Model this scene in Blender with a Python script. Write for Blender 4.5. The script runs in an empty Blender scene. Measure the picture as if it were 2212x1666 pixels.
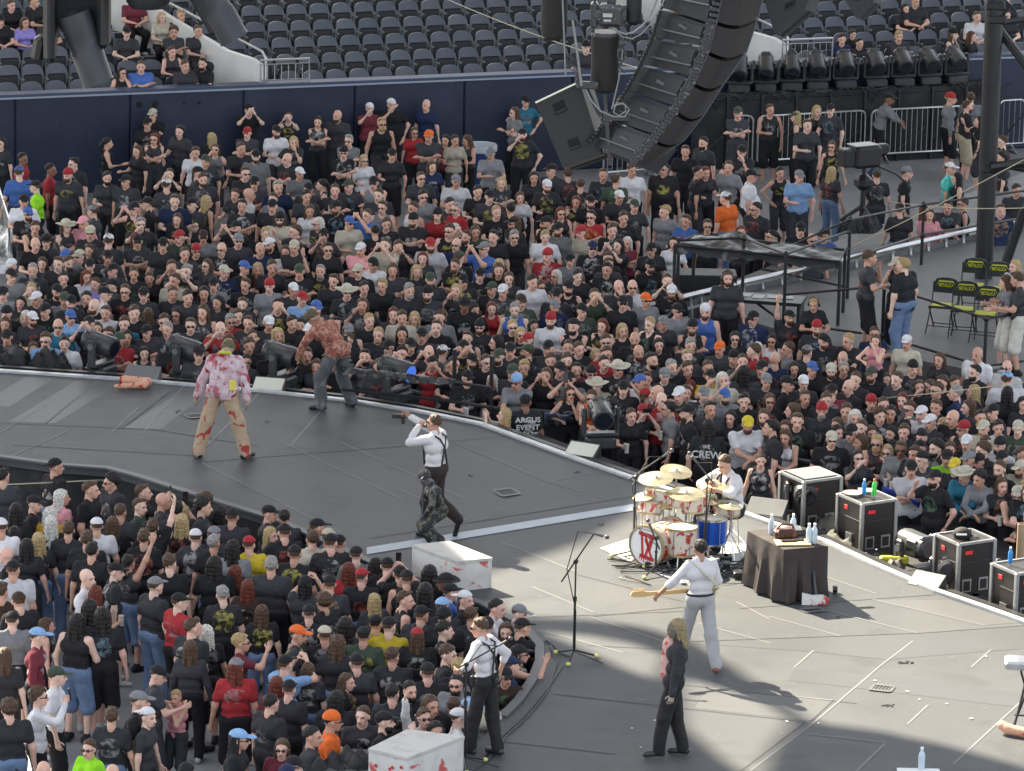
import bpy, math, random
import numpy as np
from mathutils import Vector, Matrix, Euler
R = math.radians
random.seed(7); rng = np.random.default_rng(7)
sc = bpy.context.scene
COL = sc.collection

# ------------------------------------------------------------------ camera, sky, sun, exposure
CAMZ, PITCH, ROLL, FPX = 18.8, 14.0, 1.2, 10000.0
PW, PH = 2212.0, 1666.0
cam = bpy.data.cameras.new('camera'); camo = bpy.data.objects.new('camera', cam); COL.objects.link(camo)
camo.matrix_world = Matrix.Translation((0, 0, CAMZ)) @ Matrix.Rotation(R(90 - PITCH), 4, 'X') @ Matrix.Rotation(R(ROLL), 4, 'Z')
cam.sensor_fit = 'HORIZONTAL'; cam.sensor_width = 36.0; cam.lens = 36.0 * FPX / PW
cam.clip_start = 1.0; cam.clip_end = 2000.0
sc.camera = camo
SUN_EL, SUN_DIR = 40.0, Vector((0.62, -0.78, 0)).normalized()      # the way the light travels on the ground
w = bpy.data.worlds.new('World'); sc.world = w; w.use_nodes = True
wn = w.node_tree.nodes; wn.clear()
sky = wn.new('ShaderNodeTexSky'); sky.sky_type = 'NISHITA'; sky.sun_disc = False
bg = wn.new('ShaderNodeBackground'); bg.inputs[1].default_value = 0.098
wo = wn.new('ShaderNodeOutputWorld')
hs = wn.new('ShaderNodeHueSaturation'); hs.inputs['Saturation'].default_value = .33; w.node_tree.links.new(sky.outputs[0], hs.inputs['Color']); w.node_tree.links.new(hs.outputs[0], bg.inputs[0]); w.node_tree.links.new(bg.outputs[0], wo.inputs[0])
tosun = Vector((-SUN_DIR.x * math.cos(R(SUN_EL)), -SUN_DIR.y * math.cos(R(SUN_EL)), math.sin(R(SUN_EL))))
sky.sun_elevation = R(SUN_EL); sky.sun_rotation = math.atan2(tosun.x, tosun.y)
sky.dust_density = 2.5; sky.air_density = 1.0; sky.ozone_density = 1.0
sl = bpy.data.lights.new('sun', 'SUN'); sl.energy = 5.0; sl.angle = R(0.53); sl.color = (1.0, 0.885, 0.68)
so = bpy.data.objects.new('sun', sl); COL.objects.link(so)
so.rotation_euler = (-tosun).to_track_quat('-Z', 'Y').to_euler()
so.location = (0, 80, 60)
sc.view_settings.view_transform = 'Standard'; sc.view_settings.look = 'None'
sc.view_settings.gamma = 1.0; sc.view_settings.exposure = 2.15
sc.cycles.max_bounces = 6; sc.cycles.transparent_max_bounces = 8

# ------------------------------------------------------------------ helpers
MWC = camo.matrix_world.copy(); CR = MWC.to_3x3()
def ray(x, y):
    return (CR @ Vector((x - PW / 2, -(y - PH / 2), -FPX))).normalized()
def at(x, y, z=0.0):                      # where the sight line through a photo point meets the level z
    d = ray(x, y); t = (z - CAMZ) / d.z
    return Vector((0, 0, CAMZ)) + d * t
def atY(x, y, Y):                         # ... or the upright plane at distance Y
    d = ray(x, y); return Vector((0, 0, CAMZ)) + d * (Y / d.y)
def px(p):
    q = CR.transposed() @ (Vector(p) - Vector((0, 0, CAMZ)))
    return (PW / 2 + q.x / -q.z * FPX, PH / 2 - q.y / -q.z * FPX)

MATS = {}
def mat(name, col, rough=0.6, metal=0.0, var=0.0, vscale=8.0, bump=0.0, bscale=40.0, spec=0.5, emit=None, es=1.0, alpha=None, trans=0.0):
    if name in MATS: return MATS[name]
    m = bpy.data.materials.new(name); m.use_nodes = True; nt = m.node_tree; b = nt.nodes['Principled BSDF']
    b.inputs['Base Color'].default_value = (*col, 1); b.inputs['Roughness'].default_value = rough
    b.inputs['Metallic'].default_value = metal; b.inputs['Specular IOR Level'].default_value = spec
    b.inputs['Transmission Weight'].default_value = trans
    tc = nt.nodes.new('ShaderNodeTexCoord')
    if var > 0:
        n = nt.nodes.new('ShaderNodeTexNoise'); n.inputs['Scale'].default_value = vscale; n.inputs['Detail'].default_value = 5
        nt.links.new(tc.outputs['Object'], n.inputs['Vector'])
        mr = nt.nodes.new('ShaderNodeMapRange'); mr.inputs[1].default_value = .3; mr.inputs[2].default_value = .7
        mr.inputs[3].default_value = 1 - var; mr.inputs[4].default_value = 1 + var
        nt.links.new(n.outputs[0], mr.inputs[0])
        mx = nt.nodes.new('ShaderNodeMix'); mx.data_type = 'RGBA'; mx.blend_type = 'MULTIPLY'; mx.inputs[0].default_value = 1
        mx.inputs[6].default_value = (*col, 1); nt.links.new(mr.outputs[0], mx.inputs[7]); nt.links.new(mx.outputs[2], b.inputs['Base Color'])
    if bump > 0:
        n2 = nt.nodes.new('ShaderNodeTexNoise'); n2.inputs['Scale'].default_value = bscale; n2.inputs['Detail'].default_value = 4
        nt.links.new(tc.outputs['Object'], n2.inputs['Vector'])
        bp = nt.nodes.new('ShaderNodeBump'); bp.inputs['Strength'].default_value = bump; bp.inputs['Distance'].default_value = .02
        nt.links.new(n2.outputs[0], bp.inputs['Height']); nt.links.new(bp.outputs[0], b.inputs['Normal'])
    if emit: b.inputs['Emission Color'].default_value = (*emit, 1); b.inputs['Emission Strength'].default_value = es
    if alpha is not None: b.inputs['Alpha'].default_value = alpha
    MATS[name] = m; return m

def splat(name, base, blots, rough=.8, bump=.35, bscale=22):
    """base colour with blotches: blots = [(colour, noise scale, lo, hi)]"""
    if name in MATS: return MATS[name]
    m = mat(name, base, rough, bump=bump, bscale=bscale); nt = m.node_tree; b = nt.nodes['Principled BSDF']
    tc = [n for n in nt.nodes if n.type == 'TEX_COORD'][0]; prev = None
    for i, (c, s, lo, hi) in enumerate(blots):
        n = nt.nodes.new('ShaderNodeTexNoise'); n.inputs['Scale'].default_value = s; n.inputs['Detail'].default_value = 4; n.inputs['Distortion'].default_value = .6
        mp = nt.nodes.new('ShaderNodeMapping'); mp.inputs[1].default_value = (i * 3.7, i * 1.3, i * 5.1)
        nt.links.new(tc.outputs['Object'], mp.inputs[0]); nt.links.new(mp.outputs[0], n.inputs['Vector'])
        mr = nt.nodes.new('ShaderNodeMapRange'); mr.inputs[1].default_value = lo; mr.inputs[2].default_value = hi; nt.links.new(n.outputs[0], mr.inputs[0])
        mx = nt.nodes.new('ShaderNodeMix'); mx.data_type = 'RGBA'; nt.links.new(mr.outputs[0], mx.inputs[0])
        if prev is None: mx.inputs[6].default_value = (*base, 1)
        else: nt.links.new(prev, mx.inputs[6])
        mx.inputs[7].default_value = (*c, 1); prev = mx.outputs[2]
    nt.links.new(prev, b.inputs['Base Color'])
    return m

class MB:
    def __init__(s): s.v = []; s.f = []
    def add(s, vs, fs, M=None):
        o = len(s.v)
        s.v += [tuple(M @ Vector(v)) for v in vs] if M is not None else [tuple(v) for v in vs]
        s.f += [tuple(i + o for i in f) for f in fs]; return s
    def box(s, c, d, M=None, bev=0.0):
        x, y, z = d[0] / 2, d[1] / 2, d[2] / 2; cx, cy, cz = c
        if bev <= 0:
            vs = [(cx + a * x, cy + b * y, cz + e * z) for e in (-1, 1) for a, b in ((-1, -1), (1, -1), (1, 1), (-1, 1))]
            return s.add(vs, [(3, 2, 1, 0), (4, 5, 6, 7), (0, 1, 5, 4), (1, 2, 6, 5), (2, 3, 7, 6), (3, 0, 4, 7)], M)
        bev = min(bev, x * .9, y * .9, z * .9); vs = []; 
        for zz, r in ((-z, bev), (-z + bev, 0), (z - bev, 0), (z, bev)):
            for a, b in ((-1, -1), (1, -1), (1, 1), (-1, 1)):
                X, Y = x - r, y - r
                if a * b > 0: vs += [(cx + a * X, cy + b * (Y - bev), cz + zz), (cx + a * (X - bev), cy + b * Y, cz + zz)]
                else: vs += [(cx + a * (X - bev), cy + b * Y, cz + zz), (cx + a * X, cy + b * (Y - bev), cz + zz)]
        fs = []
        for l in range(3):
            for i in range(8): fs.append((l * 8 + i, l * 8 + (i + 1) % 8, l * 8 + 8 + (i + 1) % 8, l * 8 + 8 + i))
        fs.append(tuple(range(7, -1, -1))); fs.append(tuple(range(24, 32)))
        return s.add(vs, fs, M)
    def cyl(s, a, b, r0, r1=None, n=10, caps=True, M=None):
        return s.tube([a, b], [r0, r0 if r1 is None else r1], n, caps, M)
    def tube(s, pts, r, n=8, caps=True, M=None):
        pts = [Vector(p) for p in pts]; k = len(pts); rs = r if isinstance(r, (list, tuple)) else [r] * k
        vs = []; fs = []; up = None
        for i, p in enumerate(pts):
            t = (pts[min(i + 1, k - 1)] - pts[max(i - 1, 0)]).normalized()
            if up is None: up = t.orthogonal().normalized()
            u = (up - t * up.dot(t)); u = u.normalized() if u.length > 1e-6 else t.orthogonal().normalized(); up = u; v = t.cross(u)
            for j in range(n):
                a = 2 * math.pi * j / n; vs.append(p + (u * math.cos(a) + v * math.sin(a)) * rs[i])
        for i in range(k - 1):
            for j in range(n): fs.append((i * n + j, i * n + (j + 1) % n, (i + 1) * n + (j + 1) % n, (i + 1) * n + j))
        if caps: fs.append(tuple(range(n - 1, -1, -1))); fs.append(tuple((k - 1) * n + j for j in range(n)))
        return s.add(vs, fs, M)
    def lathe(s, prof, n=20, M=None, caps=True):     # profile (r, z) about Z
        vs = [(r * math.cos(2 * math.pi * j / n), r * math.sin(2 * math.pi * j / n), z) for r, z in prof for j in range(n)]
        k = len(prof); fs = [(i * n + j, i * n + (j + 1) % n, (i + 1) * n + (j + 1) % n, (i + 1) * n + j) for i in range(k - 1) for j in range(n)]
        if caps: fs.append(tuple(range(n - 1, -1, -1))); fs.append(tuple((k - 1) * n + j for j in range(n)))
        return s.add(vs, fs, M)
    def prism(s, poly, z0, z1, M=None):
        n = len(poly); vs = [(p[0], p[1], z0) for p in poly] + [(p[0], p[1], z1) for p in poly]
        fs = [(i, (i + 1) % n, n + (i + 1) % n, n + i) for i in range(n)]; fs.append(tuple(range(n - 1, -1, -1))); fs.append(tuple(range(n, 2 * n)))
        return s.add(vs, fs, M)
    def ell(s, c, r, n=12, m=8, M=None):
        vs = []; 
        for i in range(1, m):
            a = math.pi * i / m
            for j in range(n): b = 2 * math.pi * j / n; vs.append((c[0] + r[0] * math.sin(a) * math.cos(b), c[1] + r[1] * math.sin(a) * math.sin(b), c[2] + r[2] * math.cos(a)))
        t = len(vs); vs += [(c[0], c[1], c[2] + r[2]), (c[0], c[1], c[2] - r[2])]; fs = []
        for i in range(m - 2):
            for j in range(n): fs.append((i * n + j, (i + 1) * n + j, (i + 1) * n + (j + 1) % n, i * n + (j + 1) % n))
        for j in range(n): fs.append((t, j, (j + 1) % n)); fs.append((t + 1, (m - 2) * n + (j + 1) % n, (m - 2) * n + j))
        return s.add(vs, fs, M)
    def build(s, name, m, parent=None, smooth=False, loc=None):
        me = bpy.data.meshes.new(name); me.from_pydata(s.v, [], s.f); me.materials.append(m)
        if smooth:
            me.polygons.foreach_set('use_smooth', [True] * len(me.polygons)); me.set_sharp_from_angle(angle=R(40))
        me.update(); o = bpy.data.objects.new(name, me); COL.objects.link(o)
        if parent: o.parent = parent
        if loc is not None: o.location = loc
        return o
def tag(o, label=None, cat=None, group=None, kind=None):
    if label: o['label'] = label
    if cat: o['category'] = cat
    if group: o['group'] = group
    if kind: o['kind'] = kind
    return o
def thing(name, label, cat, loc=(0, 0, 0), rz=0.0, group=None):
    o = bpy.data.objects.new(name, None); COL.objects.link(o); o.location = loc; o.rotation_euler = (0, 0, rz); o.empty_display_size = .2
    return tag(o, label, cat, group)
def dup(o, parent=None):
    c = o.copy(); COL.objects.link(c)
    if parent: c.parent = parent
    for ch in list(o.children): dup(ch, c)
    return c
def text(s, size, m, parent=None, M=None, name='lettering', depth=.004, sx=1.0):
    cu = bpy.data.curves.new(name, 'FONT'); cu.body = s; cu.size = size; cu.extrude = depth; cu.align_x = 'CENTER'; cu.align_y = 'CENTER'; cu.resolution_u = 3; cu.offset = size * .015
    t = bpy.data.objects.new(name, cu); COL.objects.link(t); bpy.context.view_layer.update()
    me = bpy.data.meshes.new_from_object(t.evaluated_get(bpy.context.evaluated_depsgraph_get()))
    bpy.data.objects.remove(t); me.materials.clear(); me.materials.append(m)
    me.transform((M or Matrix()) @ Matrix.Diagonal((sx, 1, 1, 1)))
    o = bpy.data.objects.new(name, me); COL.objects.link(o)
    if parent: o.parent = parent
    return o
# ------------------------------------------------------------------ people: implicit surfaces -> meshes
def V3(*a): return np.array(a, float)
def smin(a, b, k):
    h = np.clip(.5 + .5 * (b - a) / k, 0, 1); return b * (1 - h) + a * h - k * h * (1 - h)
class SDF:
    """union of tapered capsules and ellipsoids sampled on a grid, skinned by surface nets"""
    def __init__(s, vox, k=.03): s.p = []; s.cuts = []; s.vox = vox; s.k = k
    def cap(s, a, b, ra, rb=None, sub=False): s.p.append(('c', V3(*a), V3(*b), ra, ra if rb is None else rb, sub)); return s
    def ell(s, c, r, rot=None, sub=False): s.p.append(('e', V3(*c), V3(*r), rot, None, sub)); return s
    def cut(s, p, n): s.cuts.append((V3(*p), V3(*n))); return s      # removes the side n points to
    def mesh(s):
        lo = np.full(3, 9.); hi = np.full(3, -9.); bb = []
        for q in s.p:
            if q[0] == 'c': r = max(q[3], q[4]); l = np.minimum(q[1], q[2]) - r; h = np.maximum(q[1], q[2]) + r
            else: r = np.max(q[2]) if q[3] is not None else q[2]; l = q[1] - r; h = q[1] + r
            bb.append((l, h)); lo = np.minimum(lo, l); hi = np.maximum(hi, h)
        lo -= 2.2 * s.vox; hi += 2.2 * s.vox; n = np.ceil((hi - lo) / s.vox).astype(int) + 1
        ax = [lo[i] + s.vox * np.arange(n[i]) for i in range(3)]
        D = np.full(n, .4); mg = s.k + 2.2 * s.vox + .02
        for q, (l, h) in zip(s.p, bb):
            i0 = np.maximum(((l - mg - lo) / s.vox).astype(int), 0); i1 = np.minimum(((h + mg - lo) / s.vox).astype(int) + 2, n)
            sl = tuple(slice(i0[i], i1[i]) for i in range(3))
            X, Y, Z = np.meshgrid(ax[0][sl[0]], ax[1][sl[1]], ax[2][sl[2]], indexing='ij')
            if q[0] == 'c':
                a, b = q[1], q[2]; ab = b - a; L = ab @ ab + 1e-9
                t = np.clip(((X - a[0]) * ab[0] + (Y - a[1]) * ab[1] + (Z - a[2]) * ab[2]) / L, 0, 1)
                d = np.sqrt((X - a[0] - t * ab[0]) ** 2 + (Y - a[1] - t * ab[1]) ** 2 + (Z - a[2] - t * ab[2]) ** 2) - (q[3] + (q[4] - q[3]) * t)
            else:
                P = np.stack([X - q[1][0], Y - q[1][1], Z - q[1][2]], -1)
                if q[3] is not None: P = P @ q[3]
                k0 = np.sqrt(((P / q[2]) ** 2).sum(-1)); k1 = np.sqrt(((P / q[2] ** 2) ** 2).sum(-1)) + 1e-9; d = k0 * (k0 - 1) / k1
            D[sl] = -smin(-D[sl], d, s.k * .5) if q[5] else smin(D[sl], d, s.k)
        if s.cuts:
            X, Y, Z = np.meshgrid(*ax, indexing='ij')
            for p, nn in s.cuts:
                nn = nn / np.linalg.norm(nn); D = np.maximum(D, (X - p[0]) * nn[0] + (Y - p[1]) * nn[1] + (Z - p[2]) * nn[2])
        D[0] = D[-1] = .1; D[:, 0] = D[:, -1] = .1; D[:, :, 0] = D[:, :, -1] = .1
        return nets(D, lo, s.vox)
def nets(D, lo, h):
    S = D < 0; n = D.shape; c = [S[i:n[0] - 1 + i, j:n[1] - 1 + j, k:n[2] - 1 + k] for i in (0, 1) for j in (0, 1) for k in (0, 1)]
    s = sum(x.astype(np.int8) for x in c); act = (s > 0) & (s < 8); idx = np.full(act.shape, -1, int); I, J, K = np.nonzero(act)
    if len(I) == 0: return np.zeros((0, 3)), np.zeros((0, 4), int)
    idx[I, J, K] = np.arange(len(I)); P = np.zeros((len(I), 3)); C = np.zeros(len(I))
    for a in ((0, 0), (0, 1), (1, 0), (1, 1)):
        for ax in range(3):
            o = [0, 0, 0]; o[(ax + 1) % 3] = a[0]; o[(ax + 2) % 3] = a[1]; e = list(o); e[ax] = 1
            d0 = D[I + o[0], J + o[1], K + o[2]]; d1 = D[I + e[0], J + e[1], K + e[2]]; m = (d0 < 0) != (d1 < 0)
            t = np.where(m, d0 / np.where(m, d0 - d1, 1), 0)
            for x in range(3): P[:, x] += np.where(m, o[x] + (t if x == ax else 0), 0)
            C += m
    P = P / C[:, None]; P = lo + h * (P + np.stack([I, J, K], 1)); F = []
    for ax in range(3):
        u, v = (ax + 1) % 3, (ax + 2) % 3; sl0 = [slice(None)] * 3; sl1 = [slice(None)] * 3; sl0[ax] = slice(0, -1); sl1[ax] = slice(1, None)
        A = S[tuple(sl0)]; B = S[tuple(sl1)]; e = np.argwhere(A != B)
        e = e[(e[:, u] > 0) & (e[:, v] > 0)]
        if len(e) == 0: continue
        ins = A[e[:, 0], e[:, 1], e[:, 2]]
        def g(du, dv): q = e.copy(); q[:, u] -= du; q[:, v] -= dv; return idx[q[:, 0], q[:, 1], q[:, 2]]
        q = np.stack([g(1, 1), g(0, 1), g(0, 0), g(1, 0)], 1); q[~ins] = q[~ins][:, ::-1]; F.append(q)
    return P, np.concatenate(F)

def unit(v): return v / (np.linalg.norm(v) + 1e-9)
def rotx(a): c, s = math.cos(a), math.sin(a); return np.array([[1, 0, 0], [0, c, -s], [0, s, c]])
def roty(a): c, s = math.cos(a), math.sin(a); return np.array([[c, 0, s], [0, 1, 0], [-s, 0, c]])
def rotz(a): c, s = math.cos(a), math.sin(a); return np.array([[c, -s, 0], [s, c, 0], [0, 0, 1]])
def ik(a, t, l1, l2, hint):
    d = t - a; L = np.linalg.norm(d); L2 = min(max(L, abs(l1 - l2) + .01), (l1 + l2) * .998); u = d / (L + 1e-9); t = a + u * L2
    x = (l1 * l1 - l2 * l2 + L2 * L2) / (2 * L2); y = math.sqrt(max(l1 * l1 - x * x, 0)); h = hint - u * (hint @ u)
    return a + u * x + unit(h) * y, t

# a figure faces -Y; side +1 is its own left hand (+X). Wrist targets in metres for a 1.75 m figure.
POSES = {
 'down': dict(wr=((.27, -.03, .84), (-.28, -.06, .86)), yaw=8),
 'down2': dict(wr=((.29, -.10, .86), (-.26, .02, .83)), yaw=-22),
 'cross': dict(wr=((-.12, -.21, 1.19), (.11, -.19, 1.22)), el=((.6, .1, -1), (-.6, .1, -1)), yaw=-10),
 'phone': dict(wr=((.07, -.33, 1.56), (-.08, -.33, 1.57)), el=((.8, 0, -1), (-.8, 0, -1)), yaw=0, pit=-6),
 'phone1': dict(wr=((.24, -.06, .92), (-.07, -.36, 1.52)), el=((1, .3, -.6), (-.7, 0, -1)), yaw=6, pit=-6),
 'cup': dict(wr=((.25, -.03, .86), (-.13, -.32, 1.14)), el=((1, .5, 0), (-.6, .6, -1)), yaw=16),
 'lean': dict(wr=((-.04, -.44, 1.06), (.06, -.42, 1.08)), el=((1, -.2, -.4), (-1, -.2, -.4)), lean=18, yaw=-12),
 'hips': dict(wr=((.20, -.06, 1.00), (-.20, -.06, 1.00)), el=((1, .5, 0), (-1, .5, 0)), yaw=4),
 'up': dict(wr=((.26, -.02, .88), (-.26, -.22, 1.92)), el=((1, .3, 0), (-1, 0, -.4)), yaw=10, pit=-10),
 'mouth': dict(wr=((.05, -.20, 1.42), (-.15, -.24, 1.16)), el=((.6, .3, -1), (-1, .3, -.6)), yaw=14),
 'chat': dict(wr=((.14, -.34, 1.13), (-.12, -.36, 1.18)), el=((.7, .4, -1), (-.7, .4, -1)), yaw=-26, pit=14),
 'sit': dict(pel=(0, 0, .50), wr=((.05, -.32, .66), (-.05, -.34, .67)), ft=((.14, -.24, .08), (-.14, -.24, .08)), el=((1, .3, -.6), (-1, .3, -.6)), yaw=12),
 'sitx': dict(pel=(0, 0, .50), wr=((-.10, -.24, .78), (.10, -.22, .80)), ft=((.14, -.24, .08), (-.14, -.24, .08)), el=((1, .3, -.6), (-1, .3, -.6)), yaw=-14),
 'sitm': dict(pel=(0, 0, .50), wr=((.04, -.19, 1.02), (-.05, -.24, .80)), ft=((.14, -.24, .08), (-.14, -.24, .08)), el=((.6, .3, -1), (-1, .3, -.6)), yaw=20),
}
BUILDS = {'m': (1.0, 1.0, 0), 'f': (.86, .86, 1), 'h': (1.07, 1.22, 0), 's': (.93, .88, 0)}     # shoulders, girth, bust
def skeleton(ps, bd):
    sw, gi, bust = BUILDS[bd]; J = {}
    pel = V3(*ps.get('pel', (0, 0, .95))); ln = R(ps.get('lean', 3)); rl = R(ps.get('roll', 0)); tw = R(ps.get('twist', 0))
    M = rotz(tw) @ rotx(ln) @ roty(rl); J['M'] = M; J['pel'] = pel
    up = lambda x, y, z: pel + M @ V3(x, y, z)
    J['waist'] = up(0, 0, .15); J['chest'] = up(0, .005, .33); J['nb'] = up(0, .015, .50)
    hl = ps.get('hlean', 0.3); H = rotz(R(ps.get('yaw', 0)) + tw) @ rotx(ln * hl + R(ps.get('pit', 0))) @ roty(rl * .5)
    J['H'] = H; J['hd'] = J['nb'] + (M @ V3(0, -.02, .045)) + H @ V3(0, -.01, .080)
    for i, sd in enumerate((1, -1)):
        J['sh', sd] = up(sd * .172 * sw, .01, .430)
        e = ps.get('el', ((.6, .9, 0), (-.6, .9, 0)))[i]
        J['el', sd], J['wr', sd] = ik(J['sh', sd], V3(*ps['wr'][i]), .285, .255, V3(*e))
        J['hip', sd] = pel + rotz(tw * .5) @ V3(sd * .09, 0, -.03)
        ft = V3(*ps.get('ft', ((.11, .0, .08), (-.12, -.05, .08)))[i])
        kn = ps.get('kn', ((.15 * sd, -1, .1), (.15 * sd, -1, .1)))[i]
        J['kn', sd], J['an', sd] = ik(J['hip', sd], ft, .43, .42, V3(*kn)); J['fd', sd] = unit(V3(*ps.get('fdir', ((.25, -1, 0), (-.25, -1, 0)))[i]))
    return J
def prims_torso(S, J, bd, inf, tank=False, neck=False):
    sw, gi, bust = BUILDS[bd]; pel, wa, ch, nb, M = J['pel'], J['waist'], J['chest'], J['nb'], J['M']; X = M @ V3(1, 0, 0); F = M @ V3(0, -1, 0)
    S.cap(pel - X * .075, pel + X * .075, .112 * gi + inf); S.cap(wa - X * .06 * gi, wa + X * .06 * gi, .100 * gi + inf)
    S.cap(ch - X * .085 * sw, ch + X * .085 * sw, .112 * (gi * .4 + .6) + inf)
    sh0, sh1 = J['sh', 1], J['sh', -1]; c = (sh0 + sh1) / 2; k = .80 if tank else .98
    S.cap(c + (sh0 - c) * k, c + (sh1 - c) * k, .047 + inf * .7)
    for sd in (1, -1): S.cap(nb + M @ V3(sd * .02, 0, -.005), c + (J['sh', sd] - c) * .62 + M @ V3(0, 0, .012), .040 + inf * .8, .034 + inf * .8)
    if gi > 1.2: S.ell(wa + F * .06, (.16 + inf, .14 + inf, .15 + inf))
    if bust:
        for sd in (1, -1): S.cap(ch + X * sd * .065 + F * .075, ch + X * sd * .065 + F * .085, .058 + inf)
def prims_arm(S, J, bd, inf, f0=1.0, f1=1.0):
    gi = BUILDS[bd][1] * .5 + .5
    for sd in (1, -1):
        a, e, w = J['sh', sd], J['el', sd], J['wr', sd]; m = a + (e - a) * f0
        S.cap(a, m, .054 * gi + inf, (.054 - .015 * f0) * gi + inf * 1.15)
        if f0 >= 1: S.cap(e, e + (w - e) * f1, .041 * gi + inf, (.041 - .015 * f1) * gi + inf)
def prims_leg(S, J, bd, inf, f1=1.0, baggy=0.0):
    gi = BUILDS[bd][1] * .6 + .4
    for sd in (1, -1):
        h, k, a = J['hip', sd], J['kn', sd], J['an', sd]
        S.cap(h, k, .086 * gi + inf, .056 * gi + inf + baggy)
        if f1 > 0: S.cap(k, k + (a - k) * f1, .056 * gi + inf + baggy, (.056 - .02 * f1) * gi + inf + baggy * 1.5)
def tube_np(pts, rs, n=5):
    pts = [V3(*p) for p in pts]; vs = []; fs = []; k = len(pts); up = None
    for i, p in enumerate(pts):
        t = unit(pts[min(i + 1, k - 1)] - pts[max(i - 1, 0)])
        if up is None: up = unit(np.cross(t, V3(.3, .5, .8)))
        u = unit(up - t * (up @ t)); up = u; v = np.cross(t, u)
        for j in range(n): a = 2 * math.pi * j / n; vs.append(p + (u * math.cos(a) + v * math.sin(a)) * rs[i])
    for i in range(k - 1):
        for j in range(n): fs.append((i * n + j, i * n + (j + 1) % n, (i + 1) * n + (j + 1) % n, (i + 1) * n + j))
    vs.append(pts[-1] + unit(pts[-1] - pts[-2]) * rs[-1] * .7)
    for j in range(n): fs.append(((k - 1) * n + j, (k - 1) * n + (j + 1) % n, len(vs) - 1, len(vs) - 1))
    return np.array(vs), np.array(fs)
def hand_np(w, d, nrm, side, curl=.5):
    """palm, four unequal bent fingers and a thumb; d = along the hand, nrm = the way the palm faces"""
    d = unit(d); nrm = unit(nrm - d * (nrm @ d)); s = np.cross(d, nrm) * side; out = []
    S = SDF(.013, .012); 
    for q, l in ((-.030, .082), (-.010, .088), (.010, .085), (.028, .076)): S.cap(w - d * .01 + s * q * .6, w + d * l + s * q, .014, .0115)
    out.append(S.mesh())
    for q, l, b in ((-.032, .066, .95), (-.011, .076, 1.0), (.011, .071, 1.0), (.031, .056, .9)):
        p0 = w + d * .078 * b + s * q; c1 = curl * .9; c2 = curl * 1.9
        p1 = p0 + (d * math.cos(c1) + nrm * math.sin(c1)) * l * .5; p2 = p1 + (d * math.cos(c2) + nrm * math.sin(c2)) * l * .5
        out.append(tube_np([p0, p1, p2], [.0095, .0088, .007]))
    p0 = w + d * .022 - s * .026; p1 = p0 + unit(d * .6 - s * .75 + nrm * .35) * .042; p2 = p1 + unit(d * .9 - s * .15 + nrm * .5) * .034
    out.append(tube_np([p0, p1, p2], [.013, .0105, .008]))
    return out
def join_np(parts):
    vs = []; fs = []; o = 0
    for v, f in parts:
        if len(v) == 0: continue
        vs.append(v); fs.append(f + o); o += len(v)
    return np.concatenate(vs), np.concatenate(fs)
HEADC = {}
def head_np(vox, seed=0):
    if (vox, seed) in HEADC: return HEADC[vox, seed]
    r = random.Random(seed); jw = r.uniform(.9, 1.08); nl = r.uniform(.8, 1.15)
    S = SDF(vox, .022); S.ell((0, .015, .03), (.072, .092, .092)); S.ell((0, -.022, -.03), (.058 * jw, .070, .085)); S.cap((-.018 * jw, -.055, -.088), (.018 * jw, -.055, -.088), .024)
    S.k = .010
    S.cap((0, -.086, .0), (0, -.086 - .022 * nl, -.034), .008, .0145); 
    for sd in (1, -1):
        S.ell((sd * .076, .012, -.01), (.011, .019, .031)); S.cap((sd * .018, -.083, .022), (sd * .045, -.074, .02), .009)
        S.cap((sd * .030, -.092, .002), (sd * .032, -.092, .001), .012, .012, sub=True)
    S.cap((-.016, -.086, -.06), (.016, -.086, -.06), .0085)
    S.k = .02; S.cap((0, .02, -.06), (0, .03, -.13), .05, .052)
    v, f = S.mesh(); tint = np.ones((len(v), 3)); x, y, z = np.abs(v[:, 0]), v[:, 1], v[:, 2]
    fr = y < -.052
    tint[fr & (x < .024) & (np.abs(z + .060) < .010)] = (.72, .38, .38)
    tint[fr & (x > .014) & (x < .048) & (np.abs(z - .022) < .007)] = (.30, .24, .20)
    tint[fr & (x > .014) & (x < .046) & (np.abs(z - .001) < .008)] = (.22, .18, .16)
    tint[fr & (x > .028) & (z > -.045) & (z < -.015)] = (1.12, .9, .88)
    HEADC[vox, seed] = (v, f, tint); return HEADC[vox, seed]
def grip_dirs(J, sd):
    f = unit(J['wr', sd] - J['el', sd]); n = unit(J['M'] @ V3(-sd * 1.0, -.25, .0)); 
    if abs(f @ n) > .8: n = V3(0, -.3, -1)
    return f, n
def body_np(ps, bd, vox=.024, hvox=.0095, hands=True, seed=0, J=None, curl=.5):
    J = J or skeleton(ps, bd); S = SDF(vox, .035)
    prims_torso(S, J, bd, -.008); prims_arm(S, J, bd, 0); prims_leg(S, J, bd, 0)
    S.cap(J['nb'], J['hd'] + J['H'] @ V3(0, .03, -.07), .052, .050)
    out = [S.mesh()]; v, f, t = head_np(hvox, seed); n0 = len(out[0][0])
    out.append((v @ J['H'].T + J['hd'], f))
    if hands:
        for sd in (1, -1):
            d, n = grip_dirs(J, sd); out += hand_np(J['wr', sd], d, n, sd, curl)
    else:
        for sd in (1, -1):
            d, n = grip_dirs(J, sd); out.append(tube_np([J['wr', sd], J['wr', sd] + d * .09, J['wr', sd] + d * .15 + n * .03], [.028, .036, .02], 6))
    V, F = join_np(out); T = np.ones((len(V), 3)); T[n0:n0 + len(t)] = t
    return V, F, T, J
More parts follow.
